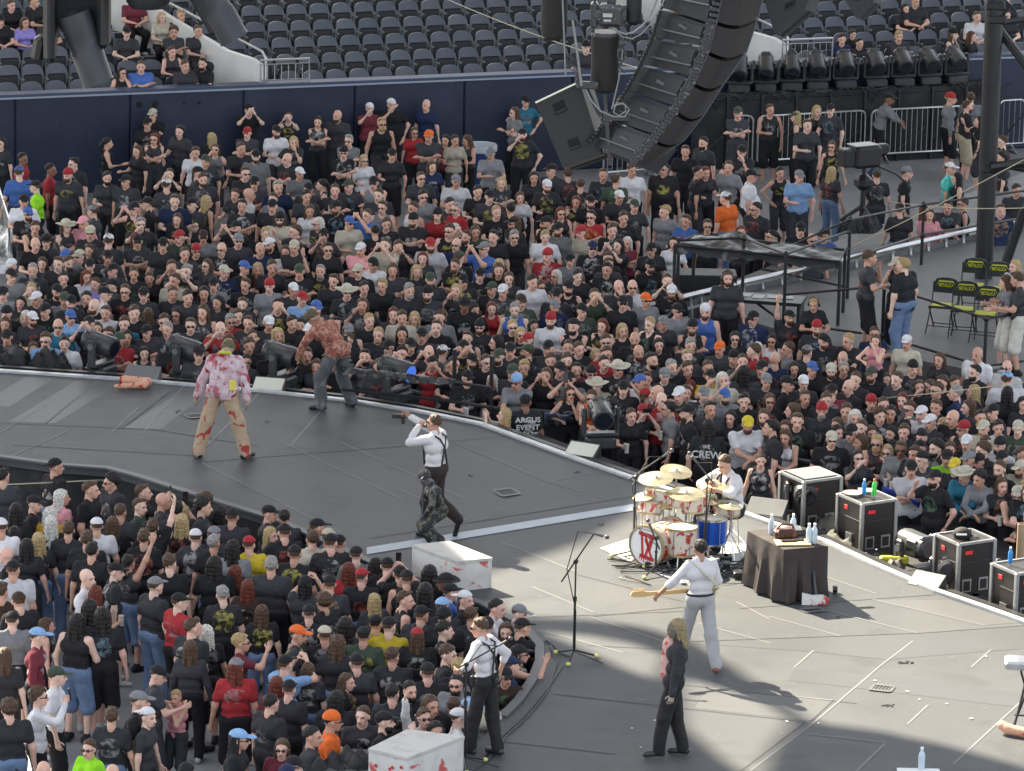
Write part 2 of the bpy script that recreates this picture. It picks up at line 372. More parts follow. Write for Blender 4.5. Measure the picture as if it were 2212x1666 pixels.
def shirt_np(J, bd, kind, vox=.022, loose=0.0, hem=None):
    S = SDF(vox, .03); inf = (.013 if kind != 's' else .009) + loose
    prims_torso(S, J, bd, inf, tank=kind == 's')
    if kind == 't': prims_arm(S, J, bd, .015, .60)
    if kind in 'lj': prims_arm(S, J, bd, .012 + loose * .7, 1, .96)
    if kind == 'r': prims_arm(S, J, bd, .013 + loose * .7, 1, .35)
    M = J['M']; S.cut(J['pel'] + M @ V3(0, 0, hem if hem is not None else -.13 if kind != 's' else -.08), M @ V3(0, 0, -1))
    if kind == 's': S.k = .02; S.cap(J['nb'] + M @ V3(0, -.06, .0), J['nb'] + M @ V3(0, -.13, -.03), .065, .07, sub=True)
    S.k = .015; S.cap(J['nb'] + M @ V3(0, -.03, .03), J['nb'] + M @ V3(0, -.08, .05), .058, .06, sub=True)
    v, f = S.mesh(); 
    n = unit_rows(noise3(v * 9.0)) * .006; return v + n * ((.6 if kind == 's' else 1.2) + loose * 40), f
def noise3(p):
    return np.stack([np.sin(p[:, 1] * 1.7 + 1.3 * np.sin(p[:, 2] * 1.9)), np.sin(p[:, 2] * 1.3 + 1.1 * np.sin(p[:, 0] * 2.3)), np.sin(p[:, 0] * 1.9 + np.sin(p[:, 1] * 2.1))], 1)
def unit_rows(a): return a / (np.linalg.norm(a, axis=1)[:, None] + 1e-9)
def legs_np(J, bd, kind, vox=.024, loose=0.0):
    S = SDF(vox, .03); pel = J['pel']; g = BUILDS[bd][1]
    S.cap(pel - V3(.075, 0, 0), pel + V3(.075, 0, 0), .112 * g + .014)
    if kind == 'o': prims_leg(S, J, bd, .022, .12, .015)
    elif kind == 'd': prims_leg(S, J, bd, .03, 0, .03); S.cap(J['kn', 1], J['kn', -1], .09)
    else: prims_leg(S, J, bd, .014 + loose * .6, .99, .012 + loose * .4)
    S.cut(pel + V3(0, 0, .07), (0, 0, 1)); v, f = S.mesh(); return v + unit_rows(noise3(v * 11.0)) * (.005 + loose * .25), f
def shoes_np(J, vox=.02, hi=.0):
    S = SDF(vox, .02)
    for sd in (1, -1):
        a, d = J['an', sd], J['fd', sd]; heel = a - d * .045 - V3(0, 0, .032); toe = a + d * .155 - V3(0, 0, .045)
        if 'heelup' in J and sd == J['heelup']: toe = a + d * .13 - V3(0, 0, .12)
        S.cap(heel, toe, .040, .036); S.cap(a + V3(0, 0, .02 + hi), heel, .046, .04)
    return S.mesh()
# head-frame pieces
def hair_np(k, vox=.013):
    S = SDF(vox, .02)
    cutp = [((0, 0, .026), (0, -.80, -1))]
    if k == 's': S.ell((0, .020, .040), (.079, .100, .091)); cutp = [((0, 0, .032), (0, -.80, -1))]
    elif k == 's2': S.ell((.006, .022, .046), (.082, .100, .094)); S.cap((.045, -.045, .085), (-.035, -.068, .100), .020, .018); cutp = [((0, 0, .030), (.42, -.80, -1))]
    elif k == 's3': S.ell((0, .030, .036), (.082, .094, .094)); S.cap((-.04, -.03, .10), (.03, -.05, .105), .026); cutp = [((0, 0, .040), (-.30, -.86, -1))]
    elif k == 'curly': S.ell((0, .022, .045), (.098, .115, .108))
    elif k == 'pony': S.ell((0, .020, .040), (.080, .100, .092)); S.cuts = []
    elif k == 'long': S.ell((0, .022, .040), (.084, .104, .094))
    for p, n in cutp: S.cut(p, n)
    v, f = S.mesh(); parts = [(v, f)]
    if k == 'long':
        T = SDF(vox, .03); 
        for sd in (1, -1): T.cap((sd * .068, .01, .03), (sd * .086, .02, -.18), .024, .018); T.cap((sd * .045, .065, .02), (sd * .075, .075, -.20), .042, .022); T.cap((sd * .075, .075, -.18), (sd * .050, .085, -.34), .026, .010)
        T.cap((0, .075, .04), (0, .10, -.22), .045, .030); T.cap((0, .10, -.20), (-.01, .10, -.38), .030, .010); tv, tf = T.mesh()
        an = np.arctan2(tv[:, 0], tv[:, 1]); tv = tv + np.stack([np.sin(an), np.cos(an) * .7, 0 * an], 1) * (.007 * np.sin(an * 15 + 2 * np.sin(tv[:, 2] * 14)))[:, None]; parts.append((tv, tf))
    if k == 'pony':
        T = SDF(vox, .02); T.cap((0, .11, .04), (0, .15, -.04), .03, .032); T.cap((0, .15, -.04), (0, .13, -.24), .032, .016); parts.append(T.mesh())
    V, F = join_np(parts); a = .009 if k in ('curly',) else .0055
    V = V + unit_rows(noise3(V * (70 if k == 'curly' else 85))) * a; return V, F
def beard_np():
    S = SDF(.012, .015); S.ell((0, -.036, -.078), (.062, .064, .062)); S.cut((0, 0, -.040), (0, -.15, 1)); S.cut((0, .02, 0), (0, 1, 0)); v, f = S.mesh(); return v + unit_rows(noise3(v * 60)) * .003, f
def cap_np(back=False, vox=.012):
    S = SDF(vox, .012); S.ell((0, .015, .040), (.086, .106, .092)); S.cut((0, 0, .042), (0, .12, -1)); v, f = S.mesh()
    T = SDF(.010, .008); T.ell((0, -.115, .043), (.066, .075, .0105), rotx(.16)); b = T.mesh(); V, F = join_np([(v, f), b])
    if back: V = V * V3(-1, -1, 1) + V3(0, .03, .004)
    return V, F
def beanie_np(): S = SDF(.012, .012); S.ell((0, .015, .042), (.086, .106, .105)); S.cut((0, 0, .028), (0, .1, -1)); return S.mesh()
def widehat_np():
    S = SDF(.012, .015); S.ell((0, .015, .055), (.086, .104, .085)); S.cut((0, 0, .045), (0, 0, -1)); v, f = S.mesh()
    m = MB(); n = 24; pr = [(.06, .05), (.12, .047), (.17, .038), (.185, .030), (.18, .026), (.12, .038), (.06, .042)]; m.lathe(pr, n, caps=False)
    V = np.array(m.v) + V3(0, .015, 0); V[:, 2] += .10 * V[:, 0] ** 2 / .03 * .3; F = np.array(m.f); return join_np([(v, f), (V, F)])
def glasses_np():
    m = MB()
    for sd in (1, -1): m.box((sd * .031, -.094, .002), (.050, .012, .031), bev=.004); m.box((sd * .072, -.045, .006), (.006, .10, .008))
    m.box((0, -.096, .006), (.02, .008, .007)); v = np.array(m.v); f = [tuple(q) for q in m.f]; return v, f
GEO = {}
def head_geo(k):
    if k in GEO: return GEO[k]
    g = dict(s=lambda: hair_np('s'), s2=lambda: hair_np('s2'), s3=lambda: hair_np('s3'), long=lambda: hair_np('long'), pony=lambda: hair_np('pony'), curly=lambda: hair_np('curly'), beard=beard_np,
             cap=cap_np, capb=lambda: cap_np(True), beanie=beanie_np, wide=widehat_np, glasses=glasses_np)[k]()
    GEO[k] = g; return g
def body_geo(pn, bd, seed, lo=False):
    k = ('b', pn, bd, seed, lo)
    if k not in GEO: GEO[k] = body_np(POSES[pn], bd, *((.038, .017, False) if lo else (.024, .0095, True)), seed=seed)
    return GEO[k]
def cloth_geo(pn, bd, seed, what, kind, lo=False):
    k = ('c', pn, bd, what, kind, lo)
    if k not in GEO:
        J = body_geo(pn, bd, seed, lo)[3]
        GEO[k] = shirt_np(J, bd, kind, .034 if lo else .022) if what == 'shirt' else legs_np(J, bd, kind, .038 if lo else .024) if what == 'legs' else shoes_np(J, .032 if lo else .018)
    return GEO[k]
def np_mesh(name, V, F, m, tint=None):
    me = bpy.data.meshes.new(name); me.from_pydata([tuple(x) for x in V], [], [tuple(int(i) for i in dict.fromkeys(q)) for q in F])
    me.polygons.foreach_set('use_smooth', [True] * len(me.polygons)); me.materials.append(m)
    if tint is not None:
        a = me.attributes.new('tint', 'FLOAT_COLOR', 'POINT'); c = np.ones((len(V), 4), np.float32); c[:, :3] = tint; a.data.foreach_set('color', c.ravel())
    me.update(); return me
MESH = {}
def get_mesh(key, name, fn, m):
    if key not in MESH:
        g = fn(); MESH[key] = np_mesh(name, g[0], g[1], m, g[2] if len(g) > 2 else None)
    return MESH[key]

PRINTS = [(0, (.50, .50, .48)), (.26, (.30, .29, .28)), (.48, (.50, .45, .10)), (.57, (.40, .10, .07)), (.66, (.17, .27, .34)), (.76, (.42, .25, .12)), (.83, (.13, .24, .14)), (.89, (.58, .58, .58))]
def person_mat(kind, crowd):
    nm = kind + ('_crowd' if crowd else ''); 
    if nm in MATS: return MATS[nm]
    m = bpy.data.materials.new(nm); m.use_nodes = True; nt = m.node_tree; N = nt.nodes; L = nt.links; b = N['Principled BSDF']
    b.inputs['Roughness'].default_value = dict(skin=.52, shirt=.85, trousers=.85, hair=.5, cap=.75, shoes=.6)[kind]
    b.inputs['Specular IOR Level'].default_value = dict(skin=.4, hair=.4).get(kind, .25)
    if crowd:
        at_ = N.new('ShaderNodeAttribute'); at_.attribute_name = 'col'; base = at_.outputs['Color']; rnd = at_.outputs['Alpha']
        lp = N.new('ShaderNodeAttribute'); lp.attribute_name = 'lp'; P = lp.outputs['Vector']
    else:
        oi = N.new('ShaderNodeObjectInfo'); base = oi.outputs['Color']; rnd = oi.outputs['Random']; tc = N.new('ShaderNodeTexCoord'); P = tc.outputs['Object']
    ns = N.new('ShaderNodeTexNoise'); ns.inputs['Detail'].default_value = 4; ns.inputs['Scale'].default_value = dict(hair=60, skin=14).get(kind, 9); L.new(P, ns.inputs['Vector'])
    mr = N.new('ShaderNodeMapRange'); mr.inputs[1].default_value = .3; mr.inputs[2].default_value = .7
    am = dict(hair=.55, skin=.10).get(kind, .16); mr.inputs[3].default_value = 1 - am; mr.inputs[4].default_value = 1 + am; L.new(ns.outputs[0], mr.inputs[0])
    mx = N.new('ShaderNodeMix'); mx.data_type = 'RGBA'; mx.blend_type = 'MULTIPLY'; mx.inputs[0].default_value = 1; L.new(base, mx.inputs[6]); L.new(mr.outputs[0], mx.inputs[7]); out = mx.outputs[2]
    if kind == 'skin':
        if not crowd:
            t = N.new('ShaderNodeAttribute'); t.attribute_name = 'tint'; m2 = N.new('ShaderNodeMix'); m2.data_type = 'RGBA'; m2.blend_type = 'MULTIPLY'; m2.inputs[0].default_value = 1
            L.new(out, m2.inputs[6]); L.new(t.outputs['Color'], m2.inputs[7]); out = m2.outputs[2]
        b.inputs['Subsurface Weight'].default_value = 0.0
    if kind == 'shirt':      # printed shirt fronts and backs: a block of artwork at chest height
        sp = N.new('ShaderNodeSeparateXYZ'); L.new(P, sp.inputs[0])
        def ma(op, a, b_=None, c=None):
            q = N.new('ShaderNodeMath'); q.operation = op
            for i, x in enumerate((a, b_, c)):
                if x is None: continue
                if isinstance(x, (int, float)): q.inputs[i].default_value = x
                else: L.new(x, q.inputs[i])
            return q.outputs[0]
        ax = ma('ABSOLUTE', sp.outputs[0]); ex = ma('POWER', ma('DIVIDE', ax, ma('MULTIPLY_ADD', rnd, .05, .095)), 2.6)
        hz = ma('ABSOLUTE', ma('SUBTRACT', sp.outputs[2], ma('MULTIPLY_ADD', rnd, .06, 1.20))); ey = ma('POWER', ma('DIVIDE', hz, ma('MULTIPLY_ADD', ma('FRACT', ma('MULTIPLY', rnd, 3.3)), .10, .07)), 2.6); wv = ma('LESS_THAN', ma('ADD', ex, ey), 1.0); hv = 1.0
        n2 = N.new('ShaderNodeTexNoise'); n2.inputs['Scale'].default_value = 15; n2.inputs['Detail'].default_value = 5; n2.inputs['Distortion'].default_value = .4
        va = N.new('ShaderNodeVectorMath'); va.operation = 'ADD'; cb = N.new('ShaderNodeCombineXYZ'); L.new(ma('MULTIPLY', rnd, 37.0), cb.inputs[0]); L.new(ma('MULTIPLY', rnd, 91.0), cb.inputs[2])
        L.new(P, va.inputs[0]); L.new(cb.outputs[0], va.inputs[1]); L.new(va.outputs[0], n2.inputs['Vector'])
        mrr = N.new('ShaderNodeMapRange'); mrr.inputs[1].default_value = .45; mrr.inputs[2].default_value = .60; L.new(n2.outputs[0], mrr.inputs[0]); nv = mrr.outputs[0]
        rs = ma('FRACT', ma('MULTIPLY', rnd, 7.31)); has = ma('LESS_THAN', rs, .62)
        lum = N.new('ShaderNodeRGBToBW'); L.new(base, lum.inputs[0]); dark = ma('LESS_THAN', lum.outputs[0], .12)
        k = ma('MULTIPLY', ma('MULTIPLY', wv, hv), ma('MULTIPLY', ma('MULTIPLY', nv, has), dark))
        cr = N.new('ShaderNodeValToRGB'); cr.color_ramp.interpolation = 'CONSTANT'; e = cr.color_ramp.elements
        while len(e) < len(PRINTS): e.new(.5)
        for q, (p, c) in zip(e, PRINTS): q.position = p; q.color = (*c, 1)
        L.new(ma('FRACT', ma('MULTIPLY', rnd, 13.7)), cr.inputs[0])
        m3 = N.new('ShaderNodeMix'); m3.data_type = 'RGBA'; L.new(ma('MULTIPLY', k, .62), m3.inputs[0]); L.new(out, m3.inputs[6]); L.new(cr.outputs[0], m3.inputs[7]); out = m3.outputs[2]
    L.new(out, b.inputs['Base Color'])
    if kind in ('shirt', 'trousers', 'hair'):
        n4 = N.new('ShaderNodeTexNoise'); n4.inputs['Scale'].default_value = 90 if kind == 'hair' else 16; n4.inputs['Detail'].default_value = 3; L.new(P, n4.inputs['Vector'])
        bp = N.new('ShaderNodeBump'); bp.inputs['Strength'].default_value = .5; bp.inputs['Distance'].default_value = .03; L.new(n4.outputs[0], bp.inputs['Height']); L.new(bp.outputs[0], b.inputs['Normal'])
    MATS[nm] = m; return m

CC = dict(k=(.017, .017, .020), w=(.66, .66, .69), g=(.20, .205, .22), d=(.045, .047, .055), r=(.34, .030, .035), b=(.06, .13, .38), n=(.018, .028, .075), y=(.62, .48, .04), o=(.75, .15, .03),
          t=(.10, .55, .50), p=(.75, .33, .38), m=(.16, .03, .045), v=(.05, .07, .05), l=(.35, .85, .03), s=(.25, .42, .68), e=(.48, .45, .36), u=(.05, .032, .025), V=(.28, .24, .62), G=(.55, .30, .04), T=(.03, .16, .24))
CN = dict(k='black', w='white', g='grey', d='charcoal', r='red', b='blue', n='navy', y='yellow', o='orange', t='turquoise', p='pink', m='maroon', v='dark green', l='lime', s='light blue', e='beige', u='brown', V='lilac', G='golden', T='teal')
HC = dict(s=(.075, .042, .024), k=(.014, .011, .010), y=(.40, .28, .13), g=(.28, .27, .26), N=(.085, .047, .026), K=(.013, .010, .010), Y=(.46, .34, .17), R=(.14, .028, .014), W=(.62, .60, .55), P=(.12, .05, .18), B=(.2, .1, .06))
HN = dict(s='short brown hair', k='short black hair', y='short blond hair', g='short grey hair', N='long brown hair', K='long black hair', Y='long blonde hair', R='long red hair', W='long white hair', P='purple hair', B='shaven head')
SKIN = [(.70, .44, .335), (.64, .385, .285), (.74, .50, .40), (.56, .32, .235), (.71, .43, .345), (.25, .13, .085)]
ANG = dict(c=0, q=-38, p=38, l=-90, r=90, a=180, z=-142, x=142)
POSEK = {'0': 'down', '1': 'cross', '2': 'phone', '3': 'cup', '4': 'lean', '5': 'hips', '6': 'up', '7': 'mouth', '8': 'sit', '9': 'phone1', '+': 'chat'}
# ------------------------------------------------------------------ the setting
ST = 1.35                                   # stage height
DECK = .95                                  # raised deck with the chairs
def sheet(name, polyp, z, m, th=None, parent=None, kind='structure', label=None):
    pts = [at(x, y, z) for x, y in polyp]; b = MB()
    if th: b.prism([(p.x, p.y) for p in pts][::-1] if area(pts) < 0 else [(p.x, p.y) for p in pts], z - th, z)
    else: b.add([(p.x, p.y, z) for p in pts], [tuple(range(len(pts)))])
    o = b.build(name, m, parent); 
    if not parent: tag(o, label, kind=kind)
    return o
def area(p): return sum(p[i][0] * p[(i + 1) % len(p)][1] - p[(i + 1) % len(p)][0] * p[i][1] for i in range(len(p)))
def flatM(name, c, **k): return mat(name, c, **k)

M_floor = mat('floor_cover', (.225, .232, .245), .75, var=.14, vscale=.9, bump=.5, bscale=5)
b = MB(); b.add([(-400, 20, 0), (400, 20, 0), (400, 700, 0), (-400, 700, 0)], [(0, 1, 2, 3)]); tag(b.build('ground', M_floor), kind='structure')
M_floor.node_tree.nodes['Principled BSDF'].inputs['Specular IOR Level'].default_value = .35
# woven joints of the protective floor tiles
M_stage = splat('stage_rubber', (.074, .079, .086), [((.088, .091, .095), .35, .42, .66), ((.062, .066, .072), 1.3, .50, .74), ((.118, .118, .118), 9, .66, .74)], rough=.58, bump=.12, bscale=60)
M_stage.node_tree.nodes['Principled BSDF'].inputs['Specular IOR Level'].default_value = .28
M_seam = mat('seam_light', (.150, .153, .158), .6); M_seamd = mat('seam_dark', (.038, .040, .044), .7)
M_alu = mat('aluminium', (.62, .63, .64), .35, .85, var=.1, vscale=6); M_black = mat('black_metal', (.012, .012, .014), .45, .0, var=.2, vscale=6, spec=.6)
M_bcloth = splat('black_cloth', (.016, .016, .018), [((.03, .03, .032), 3, .5, .7)], rough=.8, bump=.8, bscale=4)
M_white = mat('white_paint', (.74, .74, .72), .5, var=.06, vscale=3); M_navy = splat('navy_padding', (.013, .020, .048), [((.020, .029, .062), .9, .45, .65), ((.036, .046, .080), 11, .68, .74)], rough=.5, bump=.5, bscale=2.2)
M_plastic = mat('moving_light_plastic', (.035, .037, .042), .38, var=.15, vscale=7, spec=.6)
M_lens = mat('lens_glass', (.01, .012, .02), .08, spec=.9)

EDGE_FAR = [(-60, 800), (0, 803), (280, 822), (560, 846), (760, 868), (900, 890), (1040, 918), (1160, 962), (1270, 1002), (1400, 1046), (1600, 1108), (1661, 1130), (1783, 1172), (1890, 1222), (2023, 1279), (2120, 1312), (2260, 1362)]
EDGE_NEAR = [(640, 1760), (690, 1655), (760, 1618), (900, 1622), (1000, 1618), (1045, 1590), (1085, 1550), (1120, 1515), (1150, 1470), (1166, 1430), (1165, 1395), (1130, 1352), (1040, 1305), (900, 1262), (820, 1225), (690, 1165), (600, 1125), (510, 1097), (400, 1063), (300, 1031), (233, 1013), (133, 1006), (0, 988), (-60, 984)]
stage_poly = EDGE_FAR + [(2260, 1760)] + EDGE_NEAR
stage = sheet('stage', stage_poly, ST, M_stage, th=.12)
# deck edge trim: white nosing along the far edge and grey bumper along the near edge; black skirt below
def strip(name, pts, z, wdt, m, hgt=.03, parent=None, kind='structure'):
    b = MB(); P = [at(x, y, z) for x, y in pts]; L = []
    for i, p in enumerate(P):
        t = (P[min(i + 1, len(P) - 1)] - P[max(i - 1, 0)]); t.z = 0; t.normalize(); n = Vector((-t.y, t.x, 0)); L.append((p - n * wdt / 2, p + n * wdt / 2))
    for i in range(len(P) - 1):
        a, c = L[i], L[i + 1]; b.add([(*a[0].xy, z), (*a[1].xy, z), (*c[1].xy, z), (*c[0].xy, z), (*a[0].xy, z + hgt), (*a[1].xy, z + hgt), (*c[1].xy, z + hgt), (*c[0].xy, z + hgt)], [(3, 2, 1, 0), (4, 5, 6, 7), (0, 1, 5, 4), (2, 3, 7, 6), (1, 2, 6, 5), (3, 0, 4, 7)])
    o = b.build(name, m, parent)
    if not parent: tag(o, kind=kind)
    return o
M_nose = mat('edge_nosing', (.50, .52, .54), .4, .3, var=.15, vscale=5)
strip('stage_edge_nosing', EDGE_FAR, ST + .004, .11, M_nose, .035, stage)
strip('stage_edge_channel', [(x, y - 5) for x, y in EDGE_FAR], ST - .055, .10, M_black, .06, stage)
strip('stage_edge_channel', [(x, y - 8) for x, y in EDGE_FAR], ST - .05, .12, M_nose, .03, stage)
strip('stage_edge_bumper', EDGE_NEAR[6:], ST + .004, .12, mat('bumper', (.10, .105, .115), .5), .03, stage)
def skirt(pts, z0, z1, off):
    b = MB(); P = [at(x, y + off, ST) for x, y in pts]
    for i in range(len(P) - 1):
        a, c = P[i], P[i + 1]; k = max(1, int((c - a).length / .35))
        for j in range(k):
            p, q = a.lerp(c, j / k), a.lerp(c, (j + 1) / k); o1, o2 = .03 * math.sin(j * 2.1 + i), .03 * math.sin((j + 1) * 2.1 + i)
            b.add([(p.x, p.y + o1, z0), (q.x, q.y + o2, z0), (q.x, q.y, z1), (p.x, p.y, z1)], [(0, 1, 2, 3)])
    return b.build('stage_skirt', M_bcloth, stage)
skirt(EDGE_FAR, 0.0, ST - .06, 3); skirt(EDGE_NEAR, 0.0, ST - .06, -2)
# seams between the deck boards
def seam(p, q, wd=.022, m=None, z=.004): 
    a, c = at(*p, ST), at(*q, ST); t = (c - a).normalized(); n = Vector((-t.y, t.x, 0)) * wd / 2
    return [(a - n + Vector((0, 0, z))), (a + n + Vector((0, 0, z))), (c + n + Vector((0, 0, z))), (c - n + Vector((0, 0, z)))]
LIGHT = [((210, 825), (100, 915)), ((150, 930), (15, 990)), ((400, 832), (312, 930)), ((435, 1000), (735, 1150)), ((620, 960), (870, 1080)), ((735, 955), (1000, 1075)), ((980, 955), (1180, 1040)), ((1180, 1040), (1320, 1080)), ((860, 1055), (1010, 1125)),
         ((1085, 1172), (1245, 1235)), ((1150, 1268), (1282, 1323)), ((1275, 1333), (1475, 1400)), ((1180, 1365), (1345, 1410)), ((1125, 1322), (1160, 1332)),
         ((1885, 1295), (2128, 1352)), ((1778, 1317), (1980, 1368)), ((1662, 1332), (1817, 1375)), ((1510, 1347), (1665, 1390)), ((1783, 1246), (1893, 1283)), ((1590, 1300), (1662, 1338)),
         ((1972, 1385), (1900, 1440)), ((1900, 1440), (1760, 1560)), ((1760, 1560), (1620, 1666)), ((2140, 1404), (2098, 1442)), ((2005, 1523), (1960, 1565)), ((1912, 1607), (1850, 1666)), ((2212, 1510), (2060, 1650)), ((1758, 1405), (1715, 1443)),
         ((1738, 1585), (1912, 1605)), ((1528, 1487), (1800, 1513)), ((700, 880), (630, 960)), ((560, 850), (420, 990)), ((1330, 1010), (1190, 1040)), ((300, 880), (240, 935)), ((90, 880), (0, 935))]
DARK = [((200, 833), (100, 915)), ((0, 915), (330, 928)), ((330, 928), (560, 965)), ((30, 962), (420, 985)), ((420, 1000), (900, 962)), ((900, 962), (1120, 940)), ((800, 1196), (1380, 1088)), ((800, 1164), (1375, 1072)), ((1275, 1333), (1475, 1312)), ((1475, 1387), (1990, 1368)), ((1990, 1368), (2212, 1352)),
        ((1195, 1500), (1740, 1560)), ((1740, 1560), (1600, 1666)), ((1800, 1513), (1752, 1558)), ((1060, 1600), (1330, 1630)), ((1600, 1315), (2020, 1285)), ((370, 845), (265, 925)), ((1240, 1240), (1475, 1300)), ((1130, 1335), (1500, 1320)), ((1270, 1395), (1480, 1405)), ((1475, 1480), (1850, 1520))]
b = MB()
for p, q in LIGHT: b.add(seam(p, q, .028), [(0, 1, 2, 3)])
b.build('deck_seam', M_seam, stage)
b = MB()
for p, q in DARK: b.add(seam(p, q, .02), [(0, 1, 2, 3)])
b.build('deck_seam', M_seamd, stage)
M_pd = mat('board_dark', (.067, .071, .077), .5, var=.06, vscale=1); M_pl = mat('board_pale', (.088, .091, .095), .5, var=.06, vscale=1)
def slab(pp, m, z=.002):
    P = [at(x, y, ST) for x, y in pp]; MB().add([(p.x, p.y, ST + z) for p in P], [tuple(range(len(P)))]).build('deck_board', m, stage)
slab([(165, 822), (258, 829), (120, 915), (18, 912)], M_pd); slab([(408, 833), (470, 838), (345, 928), (268, 926)], M_pd); slab([(60, 812), (120, 817), (20, 880), (-40, 872)], M_pd)
slab([(1475, 1389), (1990, 1370), (2230, 1354), (2230, 1400), (1915, 1425), (1750, 1408)], M_pd); slab([(1530, 1490), (1800, 1514), (1752, 1557), (1500, 1530)], M_pl); slab([(1720, 1445), (1950, 1465), (2212, 1500), (2212, 1530), (1880, 1490), (1700, 1470)], M_pd)
slab([(1880, 1296), (2050, 1297), (2205, 1345), (2128, 1351)], M_pl)
# pale strip set across the stage with dark channel
slab([(792, 1184), (1368, 1090), (1368, 1104), (792, 1199)], mat('pale_strip', (.34, .39, .45), .5, var=.08, vscale=3), .008)
# floor vents and cable marks
def vent(pp, horizontal=True):
    P = [at(x, y, ST) for x, y in pp]; b = MB(); b.add([(p.x, p.y, ST + .006) for p in P], [(0, 1, 2, 3)]); f = b.build('floor_vent', mat('vent_dark', (.012, .012, .013), .7), stage)
    g = MB(); n = 6
    for i in range(n + 1):
        a, c = P[0].lerp(P[1], i / n), P[3].lerp(P[2], i / n); t = (P[1] - P[0]).normalized() * (.006 if 0 < i < n else .02)
        g.add([(*(a - t).xy, ST + .011), (*(a + t).xy, ST + .011), (*(c + t).xy, ST + .011), (*(c - t).xy, ST + .011)], [(0, 1, 2, 3)])
    for i in (0, 1):
        a, c = (P[0], P[1]) if i == 0 else (P[3], P[2]); t = (P[3] - P[0]).normalized() * .03
        g.add([(*(a - t).xy, ST + .015), (*(a + t).xy, ST + .015), (*(c + t).xy, ST + .015), (*(c - t).xy, ST + .015)], [(0, 1, 2, 3)])
    g.build('vent_frame', mat('vent_frame', (.13, .135, .14), .5, .3), f)
vent([(1066, 1061), (1104, 1056), (1124, 1068), (1086, 1074)]); vent([(398, 897), (432, 895), (445, 902), (410, 905)]); vent([(1890, 1480), (1932, 1485), (1922, 1496), (1878, 1491)]); vent([(1728, 1318), (1772, 1315), (1782, 1321), (1742, 1325)])
b = MB()
for x, y in ((1248, 1022), (1020, 1028), (380, 890), (580, 912), (1300, 1135), (1945, 1432), (1955, 1432), (1966, 1433), (1912, 1524), (1925, 1524), (1815, 1334)):
    for k in range(4): p = at(x + random.uniform(-7, 7), y + random.uniform(-3, 3), ST); b.box((p.x, p.y, ST + .008), (.03, .018, .006))
b.build('cable_hatch', M_black, stage)
b = MB()
for x, y in ((1893, 1189), (1890, 1472), (1960, 1645 - 150), (1986, 1513), (2045, 1522), (2098, 1554), (1768, 1564), (1365, 1575), (1415, 1558), (1384, 1616), (2130, 1420), (1700, 1560)):
    p = at(x, y, ST); b.box((p.x, p.y, ST + .012), (.02 + random.random() * .03, .02, .005), Matrix.Translation(p) @ Matrix.Rotation(random.random() * 3, 4, 'Z') @ Matrix.Translation(-p))
tag(b.build('paper_scraps', M_white), 'small white paper scraps scattered over the lit stage floor', 'litter', kind='stuff')

# raised deck at right
M_deck = mat('deck_top', (.125, .126, .13), .6, var=.12, vscale=1.2)
deck = sheet('raised_deck', [(1500, 640), (1700, 560), (2330, 330), (2330, 850), (2060, 792), (1790, 745), (1640, 700)], DECK, M_deck, th=DECK)

# ------------------------------------------------------------------ stadium wall and stands
WH = 2.0
wa, wb = at(-40, 213.6, WH), at(2150, 124, WH); wd = (wb - wa); wd.z = 0; WL = wd.length; wd.normalize(); wn_ = Vector((-wd.y, wd.x, 0))   # wn_: away from camera
if wn_.y < 0: wn_ = -wn_
WM = Matrix(((wd.x, wn_.x, 0, wa.x), (wd.y, wn_.y, 0, wa.y), (0, 0, 1, 0), (0, 0, 0, 1)))       # wall frame: u along, v back, z up
def wuv(p): d = Vector((p[0] - wa.x, p[1] - wa.y, 0)); return d.dot(wd), d.dot(wn_)
def uAt(x, y, v, z):                                     # u where a sight line crosses the plane v
    d = ray(x, y); o = Vector((0, 0, CAMZ)); t = (v - (o - Vector((wa.x, wa.y, 0))).dot(wn_)) / d.dot(wn_); p = o + d * t; return wuv(p)[0], p.z
wall = thing('field_wall', 'long navy padded wall between the floor and the seats', 'wall'); wall.matrix_world = WM
b = MB(); u = -4.0
while u < WL + 6:
    b.box((u + 1.17, .15, WH / 2), (2.33, .3, WH), bev=.03); u += 2.34
b.build('wall_pad', M_navy, wall)
b = MB(); b.box((WL / 2, .16, WH + .03), (WL + 16, .36, .06)); b.build('wall_cap', mat('wall_cap', (.045, .065, .12), .5), wall)
b = MB(); b.box((WL / 2, -.025, WH - .015), (WL + 16, .03, .035)); b.build('white_trim', mat('trim_blue_white', (.30, .34, .42), .5), wall)
ROW0, RUN, RISE, SZ0 = .62, .80, .205, 1.30
def rowz(i): return SZ0 + RISE * i
M_conc = mat('stand_concrete', (.060, .066, .078), .8, var=.15, vscale=2)
b = MB()
for i in range(16): b.box((WL / 2, ROW0 - .32 + RUN * i + RUN / 2, rowz(i) / 2), (WL + 30, RUN, rowz(i)))
st = b.build('stand_terrace', M_conc); st.matrix_world = WM; tag(st, kind='structure')
